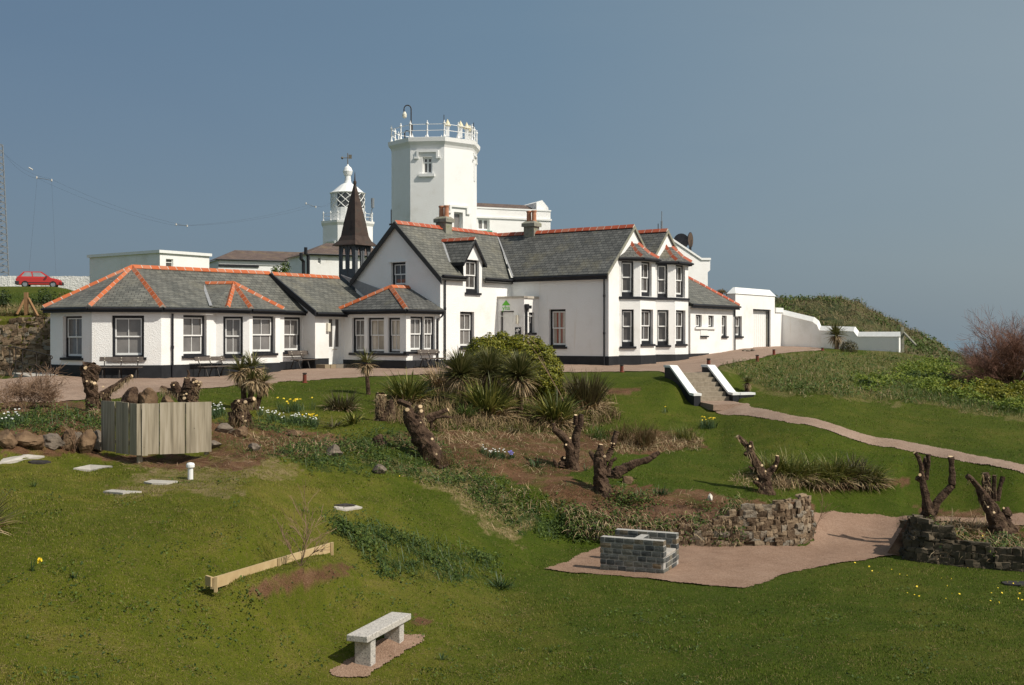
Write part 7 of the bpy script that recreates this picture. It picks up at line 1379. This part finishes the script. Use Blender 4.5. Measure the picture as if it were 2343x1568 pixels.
# twiggy shrubs
def twigs(T, name, base, heads, n, L, r0, mat, levels=3, spread=.5, lean=(0,0,0)):
    V, Fc, o = [], [], 0
    def seg(p, q_, ra, rb):
        nonlocal o
        d = q_-p; a = np.cross(d,[.3,.2,.9]); a /= np.linalg.norm(a)+1e-9; b_ = np.cross(d,a); b_ /= np.linalg.norm(b_)+1e-9
        for c,rr in ((p,ra),(q_,rb)):
            for k in range(3): t = k*2.094; V.append(c+(a*math.cos(t)+b_*math.sin(t))*rr)
        for k in range(3): Fc.append((o+k,o+(k+1)%3,o+3+(k+1)%3,o+3+k))
        o += 6
    def grow(p, d, L, r, lv):
        k = 3 if lv else 2; pts = [p]
        for i in range(k):
            d = d+rng.normal(0,.16,3)+np.array(lean)*.15; d /= np.linalg.norm(d); q_ = pts[-1]+d*L/k; seg(pts[-1],q_,max(r*(1-i/k*.4),.004),max(r*(1-(i+1)/k*.45),.003)); pts.append(q_)
        if lv == 0: return
        for i in range(n[lv-1]):
            t = random.uniform(.3,1); j = min(int(t*k),k-1); b_ = pts[j]*(1-(t*k-j))+pts[j+1]*(t*k-j); nd = d+rng.normal(0,spread,3); nd[2] += .12; nd /= np.linalg.norm(nd); grow(b_, nd, L*random.uniform(.45,.75), r*.5, lv-1)
    for h in heads: d = np.array(h,float); l_ = np.linalg.norm(d); grow(np.array(base,float), d/l_, l_*L, r0, levels)
    return build_np(name, np.array(V), np.array(Fc), mat, T)
b = at(2318,868,52); b.z = gz1(b.x,b.y); T = thing('tamarisk_bush', 'large leafless reddish-brown tamarisk bush at the right edge', 'bush', b); hp = [tuple(at(x,y,52+dd)-b) for x,y,dd in ((2225,800,0),(2250,770,.6),(2290,750,-.5),(2330,745,.3),(2370,760,0),(2260,820,-.6),(2390,800,.4),(2310,790,-.8),(2340,790,.8),(2420,780,0),(2215,830,.2),(2200,790,.3),(2235,770,-.2),(2270,735,.2),(2310,725,-.4),(2350,730,.5),(2280,775,.8),(2325,765,-.7),(2240,810,-.9),(2290,830,.9),(2360,800,-.5),(2195,850,0))]
m = MB()
for h in hp: m.tube([b-Vector((0,0,.1)), b+Vector(h)*.25+Vector((0,0,-.05)), b+Vector(h)*.6],[.12,.075,.03],6)
m.build('limbs', BARK, T); twigs(T, 'twigs', b, hp, (7,8,8), .62, .03, TWIG, 3, .5)
for x,y,d,lab,hs_,nn,L in ((60,925,37.5,'dead twiggy shrub with rusty sprays at the left edge of the gravel',[(-.9,0,.7),(-.4,-.3,1.1),(.1,.2,1.2),(.5,0,1),(1.0,-.2,.8),(1.5,.1,.9),(-1.3,.2,.6),(-.7,.2,.9),(.8,.3,.6),(-.2,-.2,.8),(.3,.3,.7),(-1.1,-.3,.8),(1.2,.3,.5)],(7,6,6),.55),):
    b = G1(x,y+12); T = thing('dead_shrub', lab, 'shrub', b); twigs(T, 'twigs', b, hs_, nn, L, .012, TWIGT, 3, .6)
for z,zx,zy,lab,hs_,s_ in (('O',95,640,'bare sapling with a fan of grey twigs beside the timber edging',[(.05,0,.9),(.3,0,.7),(-.25,.05,.6),(.35,-.1,.45),(.1,.1,.75)],.85),('H',1400,1135,'bare thin sapling in front of the timber screen corner',[(.02,0,.75),(.35,0,.9),(.06,0,.5)],.75),('H',740,1085,'thin pale dead stems in front of the upright rocks',[(0,0,.5),(.06,0,.4),(-.05,0,.35)],.9),('L',1265,1330,'thin red-brown sapling beside the curved wall end',[(0,0,.7),(.25,0,.6),(-.15,0,.6)],.9),('J',1965,560,'tall dead flower stalk rising past the wing window',[(-.45,0,3.0)],1.0),('J',860,330,'feathery bare stem before the gable corner',[(0,0,1.0),(.1,0,.7),(-.1,0,.7)],.9)):
    b = Gq(z,zx,zy) if z != 'J' else (lambda p: Vector((p.x,p.y,gz1(p.x,p.y))))(atq('J',zx,zy+60,40)); T = thing('bare_sapling', lab, 'sapling', b); twigs(T, 'twigs', b, hs_, (4,5) if zx != 1965 else (2,2), s_ if zx != 1965 else .75, .009 if zx != 1965 else .02, TWIGT, 2, .35)
# ------------------------------------------------------------------ uncountable growth
def scatter(polys, n, jit=10):
    P_ = []
    ar = [abs(sum(p[i][0]*p[(i+1)%len(p)][1]-p[(i+1)%len(p)][0]*p[i][1] for i in range(len(p)))) for p in polys]; tot = sum(ar)
    for p, a in zip(polys, ar):
        k = int(n*a/tot)*2+8; xs, ys = [c[0] for c in p], [c[1] for c in p]; X, Y = U(min(xs),max(xs),k), U(min(ys),max(ys),k); P_.append(G(*[c[inpoly(X+jit*wob(X/23,Y/11),Y+jit*.5*wob(Y/9,X/21),p)] for c in (X,Y)]))
    return np.concatenate(P_)
def off_paths(P):
    k = np.ones(len(P),bool); e = .07
    for W_ in WPOLY:                                          # blades lean a little over the gravel edge
        k &= ~(inpoly(P[:,0],P[:,1],W_) & inpoly(P[:,0]+e,P[:,1],W_) & inpoly(P[:,0]-e,P[:,1],W_) & inpoly(P[:,0],P[:,1]+e*2,W_) & inpoly(P[:,0],P[:,1]-e*2,W_))
    dx, dy = P[:,0]-STT.x, P[:,1]-STT.y; c, w = dx*SCc.x+dy*SCc.y, dx*SW.x+dy*SW.y
    return P[k & ~((np.abs(c) < 1.0) & (w > -.6) & (w < 3))]
def stuff(name, V, Fc, mat, label, attr=None): return tag(build_np(name, V, Fc, mat, attr=attr), label, kind='stuff')
# lawn blades, thickest near the camera
n = 420000; X = U(-60,2400,n); dd = 12.2*(45/12.2)**(U(0,1,n)**1.2); y_ = HY-F*gz_cols(X,dd)/dd; P = np.stack([(X-CX)/F*dd, dd, gz_cols(X,dd)],1); k = y_ < 1590; P, X, y_ = P[k], X[k], y_[k]
sm = soft(X, y_, SOILP); P = P[(sm < .5) | (U(0,1,len(P)) < .1)]; P = off_paths(P); n = len(P); sc = .75+.016*P[:,1]
tuft = .8+.3*np.clip(wob(P[:,0]*1.1,P[:,1]*1.3),-1,1); L = U(.014,.040,n)*sc*tuft; az = U(0,6.28,n); w = U(.004,.008,n)*sc
bend = U(.1,.9,n); D = np.stack([np.cos(az)*bend,np.sin(az)*bend,np.ones(n)],1)*L[:,None]; S = np.stack([-np.sin(az),np.cos(az),np.zeros(n)],1)*w[:,None]; Bz = P-np.array([0,0,.005])
LB = NT('lawn_blade'); pos = LB.noise(.16,5,.65,'Pos'); mid2 = LB.noise(1.1,5,.7,'Pos'); isl = LB.n('ShaderNodeNewGeometry').outputs['Random Per Island']
gf = LB.math('ADD', LB.math('MULTIPLY', pos, .5), LB.math('MULTIPLY', mid2, .5)); la = LB.n('ShaderNodeAttribute'); la.attribute_name = 'lawn'; cc_ = LB.mix(la.outputs['Fac'], LB.ramp(gf, [(.082,.108,.007),(.125,.14,.012),(.19,.165,.03)], .38, .62), LB.ramp(gf, [(.047,.078,.005),(.068,.10,.007),(.115,.122,.016)], .38, .64))
cc_ = LB.mix(LB.ramp(isl, [(0,0,0),(0,0,0),(.9,.9,.9)], .0, 1.0), cc_, (.24,.18,.085)); LB.col(cc_); LB.b.inputs['Roughness'].default_value = .7; LB.b.inputs['Specular IOR Level'].default_value = .06
stuff('lawn_grass', np.stack([Bz-S,Bz+S,P+D],1).reshape(-1,3), np.arange(3*n).reshape(n,3), LB.m, 'short mown lawn grass with dead patches', dict(lawn=np.repeat(np.where(P[:,1] > 36, .8, lawnA(CX+F*P[:,0]/P[:,1], HY-F*P[:,2]/P[:,1])),3)))
# dark weeds in the rockery and on the near slope
WP = LUSHP+[[(1320,1180),(1650,1195),(1640,1235),(1400,1232),(1310,1220)],[(270,1000),(235,950),(130,940),(0,960),(0,985),(120,990),(235,985)],[(1410,1140),(1460,1130),(1500,1150),(1430,1165)],[(2120,1205),(2180,1215),(2190,1245),(2130,1240)]]
P = scatter(WP, 15000, 26); P[:,:2] += rng.normal(0,.16,(len(P),2)); P = off_paths(P); nr = P[:,1] < 25.5; P = P[wob(P[:,0]*1.3+2,P[:,1]*1.5)+.6*wob(P[:,0]*3.1,P[:,1]*3.3) > U(-1.2,.6,len(P))+.75*nr]; n = len(P); P = np.repeat(P,3,axis=0); P += rng.normal(0,.05,P.shape)*np.array([1,1,0]); lump = np.clip(.5+.5*wob(P[:,0]*1.6,P[:,1]*1.9),.12,1.2); P[:,2] = gz(P[:,0],P[:,1])+U(0,1,len(P))*.34*lump
V1 = leafcards(P, np.tile([[0,-.3,1.]],(len(P),1)), .06, .7); Q = scatter(WP, 2600); V2 = blades(Q, U(0,6.28,len(Q)), U(.7,1.5,len(Q)), U(.15,.4,len(Q)), U(.008,.016,len(Q)), U(.1,.8,len(Q)))
stuff('weeds', *V1, WEED, 'dark green low weeds spreading over the rockery and near slope'); stuff('bulb_foliage', *V2, STEMG, 'thin green blades among the weeds')
# scattered dark weeds dotted through the near lawn
cen = scatter([[(0,1100),(800,1100),(1200,1300),(1200,1568),(0,1568)],[(1200,1370),(2342,1330),(2342,1568),(1200,1568)]], 110); P = np.repeat(cen,16,axis=0); P[:,:2] += rng.normal(0,.12,(len(P),2)); P[:,2] = gz(P[:,0],P[:,1])+U(0,.06,len(P)); P = off_paths(P); V1 = leafcards(P, np.tile([[0,-.2,1.]],(len(P),1)), .05, .6)
stuff('lawn_weeds', *V1, WEED, 'flat dark weeds dotted about the lawn')
# brown undergrowth between the flaxes, creepers over the low end of the retaining wall, bright growth on the right bank
BED = [[(880,905),(1000,880),(1240,880),(1390,890),(1420,960),(1330,995),(1150,990),(960,985),(860,960)]]
P = scatter(BED, 5200); k = len(P); stuff('undergrowth', *blades(P, U(0,6.28,k), U(.15,1.5,k), U(.2,.62,k), U(.012,.03,k), U(.2,1.3,k), 3), M('brown_undergrowth',[(.06,.035,.018),(.13,.085,.042),(.26,.18,.09),(.10,.10,.03)],1.2,.9,island=.6), 'brown dead fronds and scrub under the flax clumps')
OV = [[(1285,1185),(1400,1195),(1640,1205),(1660,1235),(1500,1246),(1390,1240),(1290,1228)],[(1660,1170),(1700,1165),(1700,1248),(1640,1245)],[(2110,1230),(2342,1262),(2342,1300),(2130,1286)]]
P = scatter(OV, 1500); P = P[wob(P[:,0]*1.6,P[:,1]*1.9) > U(-.9,.7,len(P))]; P = np.repeat(P,5,axis=0); P += rng.normal(0,.06,P.shape)*np.array([1,.7,0]); P[:,1] -= .12; P[:,2] = gz(P[:,0],P[:,1])+U(0,.5,len(P)); stuff('wall_creeper', *leafcards(P, np.tile([[.2,-1.,.5]],(len(P),1)), .07, .7), WEED, 'dark creeping weeds over the low stone walls')
P = scatter(OV, 1000); k = len(P); P[:,1] -= .15; P[:,2] += U(.05,.5,k); stuff('hanging_grass', *blades(P, rng.normal(-1.57,.9,k), U(-.4,.9,k), U(.12,.4,k), U(.008,.016,k), U(.8,1.8,k), 3), TAN, 'tan grass hanging over the low stone walls')
BR = [[(2040,838),(2120,835),(2190,850),(2342,900),(2342,948),(2240,925),(2150,905),(2070,885)],[(1960,868),(2020,865),(2030,890),(1980,895)]]
P = scatter(BR, 1900); P = P[wob(P[:,0]*.5,P[:,1]*.6) > U(-1.1,.5,len(P))]; P = np.repeat(P,14,axis=0); P[:,:2] += rng.normal(0,.2,(len(P),2)); P[:,2] = gz(P[:,0],P[:,1])+U(0,.55,len(P))*np.clip(.6+.5*wob(P[:,0]*.6,P[:,1]*.7),.15,1.3); stuff('bank_growth', *leafcards(P, np.tile([[0,-.3,1.]],(len(P),1)), .12, .65), M('bright_bank_leaf',[(.055,.095,.008),(.13,.18,.015),(.25,.27,.035)],1.2,.6,island=.5,trans=.25), 'bright green leafy growth along the right-hand bank')
# tan dead grass and litter
TP = [(DRYP[0],2800,(.15,.4)),(DRYP[2],900,(.05,.18)),(DRYP[3],700,(.05,.16)),([(0,720),(118,720),(118,765),(0,765)],1500,(.15,.4)),([(1000,1075),(1200,1110),(1300,1165),(1200,1180)],500,(.1,.35)),([(930,985),(1290,965),(1330,1000),(960,1030)],700,(.1,.4)),([(1660,1080),(1990,1085),(2030,1105),(1700,1118)],900,(.1,.3)),([(2150,1180),(2260,1190),(2250,1230),(2170,1225)],400,(.15,.45)),([(1400,1000),(1610,1005),(1600,1030),(1420,1040)],700,(.1,.35)),([(240,930),(300,935),(300,960),(200,955)],200,(.1,.3)),([(480,985),(700,1000),(900,1030),(700,1050)],700,(.08,.3)),([(1440,1180),(1660,1190),(1650,1240),(1560,1240)],500,(.1,.35))]
parts = []
for poly, n, (l0,l1) in TP:
    P = off_paths(scatter([poly], n)); k = len(P); parts.append(blades(P, U(0,6.28,k), U(.1,1.3,k), U(l0,l1,k), U(.008,.018,k), U(.2,1.2,k), 3))
stuff('dead_grass', *cat_np(parts), TAN, 'tan dead grass and dry litter on banks and beds')
GP = [(DRYP[0],10000,(.12,.34)),([(2060,830),(2342,880),(2342,950),(2060,915)],3500,(.15,.4)),([(-20,715),(118,715),(118,745),(-20,745)],1200,(.12,.3)),([(1560,1040),(1700,935),(1720,950),(1900,1010),(2342,1090),(2342,1110)],1200,(.05,.12)),([(0,668),(200,668),(200,705),(0,705)],1500,(.08,.18))]
cen = scatter([[(0,1100),(800,1110),(1150,1250),(1250,1400),(1200,1568),(0,1568)]]*3+[[(1200,1370),(2342,1330),(2342,1568),(1200,1568)],[(1400,880),(1520,870),(1650,960),(2300,1100),(2050,1160),(1650,1080)]], 230); P = np.repeat(cen,22,axis=0); P[:,:2] += rng.normal(0,.10,(len(P),2))*U(.4,1.5,len(P))[:,None]; P[:,2] = gz(P[:,0],P[:,1])+.004; P = off_paths(P); k = len(P)
stuff('lawn_thatch', *blades(P, U(0,6.28,k), U(0,.5,k), U(.025,.075,k), U(.004,.009,k), U(0,.5,k), 2), M('lawn_straw',[(.11,.085,.03),(.20,.145,.06),(.29,.21,.105)],3,.9,island=.7), 'small straw-coloured dead patches in the lawn')
GREENB = [[(480,1000),(700,1000),(740,1060),(560,1050)],[(860,1000),(1290,985),(1420,1005),(1330,1090),(1000,1070)],[(990,1060),(1330,1110),(1860,1155),(1850,1200),(1300,1180)],[(0,915),(240,945),(235,1000),(0,970)],[(1330,985),(1610,985),(1610,1035),(1400,1045)],[(2090,1180),(2342,1185),(2342,1300),(2140,1270)]]
P = scatter(GREENB, 2600); P = P[wob(P[:,0]*1.1,P[:,1]*1.2) > U(-.6,.9,len(P))]; P = np.repeat(P,7,axis=0); P[:,:2] += rng.normal(0,.06,(len(P),2)); P[:,2] = gz(P[:,0],P[:,1]); P = off_paths(P); k = len(P)
stuff('bed_grass', *blades(P, U(0,6.28,k), U(.4,1.5,k), U(.05,.17,k), U(.006,.014,k), U(.2,1,k), 2), LEAFM, 'green grass tufts invading the bare earth beds')
P = scatter(GREENB, 3200); k = len(P); stuff('bed_litter', *blades(P, U(0,6.28,k), U(-.05,.9,k), U(.06,.3,k), U(.006,.016,k), U(0,.8,k), 2), TAN, 'tan straw and dead stems over the beds')
parts = []
for poly, n, (l0,l1) in GP:
    P = off_paths(scatter([poly], n)); k = len(P); parts.append(blades(P, U(0,6.28,k), U(.4,1.5,k), U(l0,l1,k), U(.01,.022,k), U(.2,1.0,k), 3))
stuff('rough_grass', *cat_np(parts), LEAFM, 'rough unmown green grass on the banks')
P = scatter([[(1640,840),(1900,815),(2060,815),(2342,885),(2342,950),(2060,918),(1760,895)]], 260); P = np.repeat(P,16,axis=0); P[:,:2] += rng.normal(0,.22,(len(P),2)); P[:,2] = gz(P[:,0],P[:,1])+U(0,.22,len(P)); P = off_paths(P); stuff('bank_weeds', *leafcards(P, np.tile([[0,-.3,1.]],(len(P),1)), .11, .6), LEAFM, 'leafy green weeds among the tan grass of the right-hand bank')
k = 3200; X = U(-380,125,k); D_ = U(50.7,54.5,k); P = np.stack([(X-CX)/F*D_, D_, np.maximum(gz_cols(X,D_),.62)],1); stuff('bank_grass', *blades(P, U(0,6.28,k), U(.1,1.4,k), U(.15,.42,k), U(.01,.022,k), U(.3,1.4,k), 3), M('bank_straw',[(.10,.085,.03),(.24,.18,.085),(.36,.28,.15)],2,.9,island=.8), 'tan and green tussocks along the top of the bank wall')
# hill growth
hz = HZ.ravel(); k = (HD.ravel() < 95) & (HX.ravel() > 1700); I = rng.choice(np.where(k)[0], 15000); P = np.stack([HXW.ravel()[I],HD.ravel()[I],hz[I]],1); P[:,:2] += rng.normal(0,.12,(len(P),2)); q3 = wob(P[:,0]*.35,P[:,1]*.4)+rng.normal(0,.5,len(P)) > .75; Q = P[~q3]; k = len(Q)
stuff('hill_grass', *blades(Q, U(0,6.28,k), U(.3,1.4,k), U(.2,.6,k), U(.02,.045,k), U(.2,1.1,k), 3), M('hill_tan',[(.13,.10,.045),(.22,.17,.09),(.12,.12,.04)],.6,.9,island=.5), 'tan and green rough grass covering the mound')
Q = np.repeat(P[q3],5,axis=0); Q += rng.normal(0,.16,Q.shape); stuff('hill_weeds', *leafcards(Q, np.tile([[0,-.3,1.]],(len(Q),1)), .2, .6), LEAFM, 'dark leafy growth covering the mound')
# wood chips, twigs and yellow celandines
P = scatter(SOILP[:5]+[SOILP[7]]+[[(240,1045),(640,1045),(700,1090),(300,1085)]], 900); k = len(P); P[:,2] += .01; V, Fc = blades(P, U(0,6.28,k), U(-.05,.35,k), U(.06,.35,k), U(.008,.02,k), U(-.2,.3,k), 2); stuff('wood_litter', V, Fc, TWIGT, 'broken twigs and wood chips on bare soil')
P = off_paths(scatter([[(2120,1210),(2342,1240),(2342,1300),(2200,1280)],[(1940,1290),(2342,1310),(2342,1400),(2100,1380)],[(1380,1180),(1650,1200),(1600,1240),(1380,1235)],[(870,1085),(1010,1100),(980,1120)]], 45)); P[:,2] += .04; stuff('celandines', *leafcards(P, np.tile([[0,-.5,1.]],(len(P),1)), .04, .9), YEL, 'tiny yellow celandine flowers sprinkled on the grass')
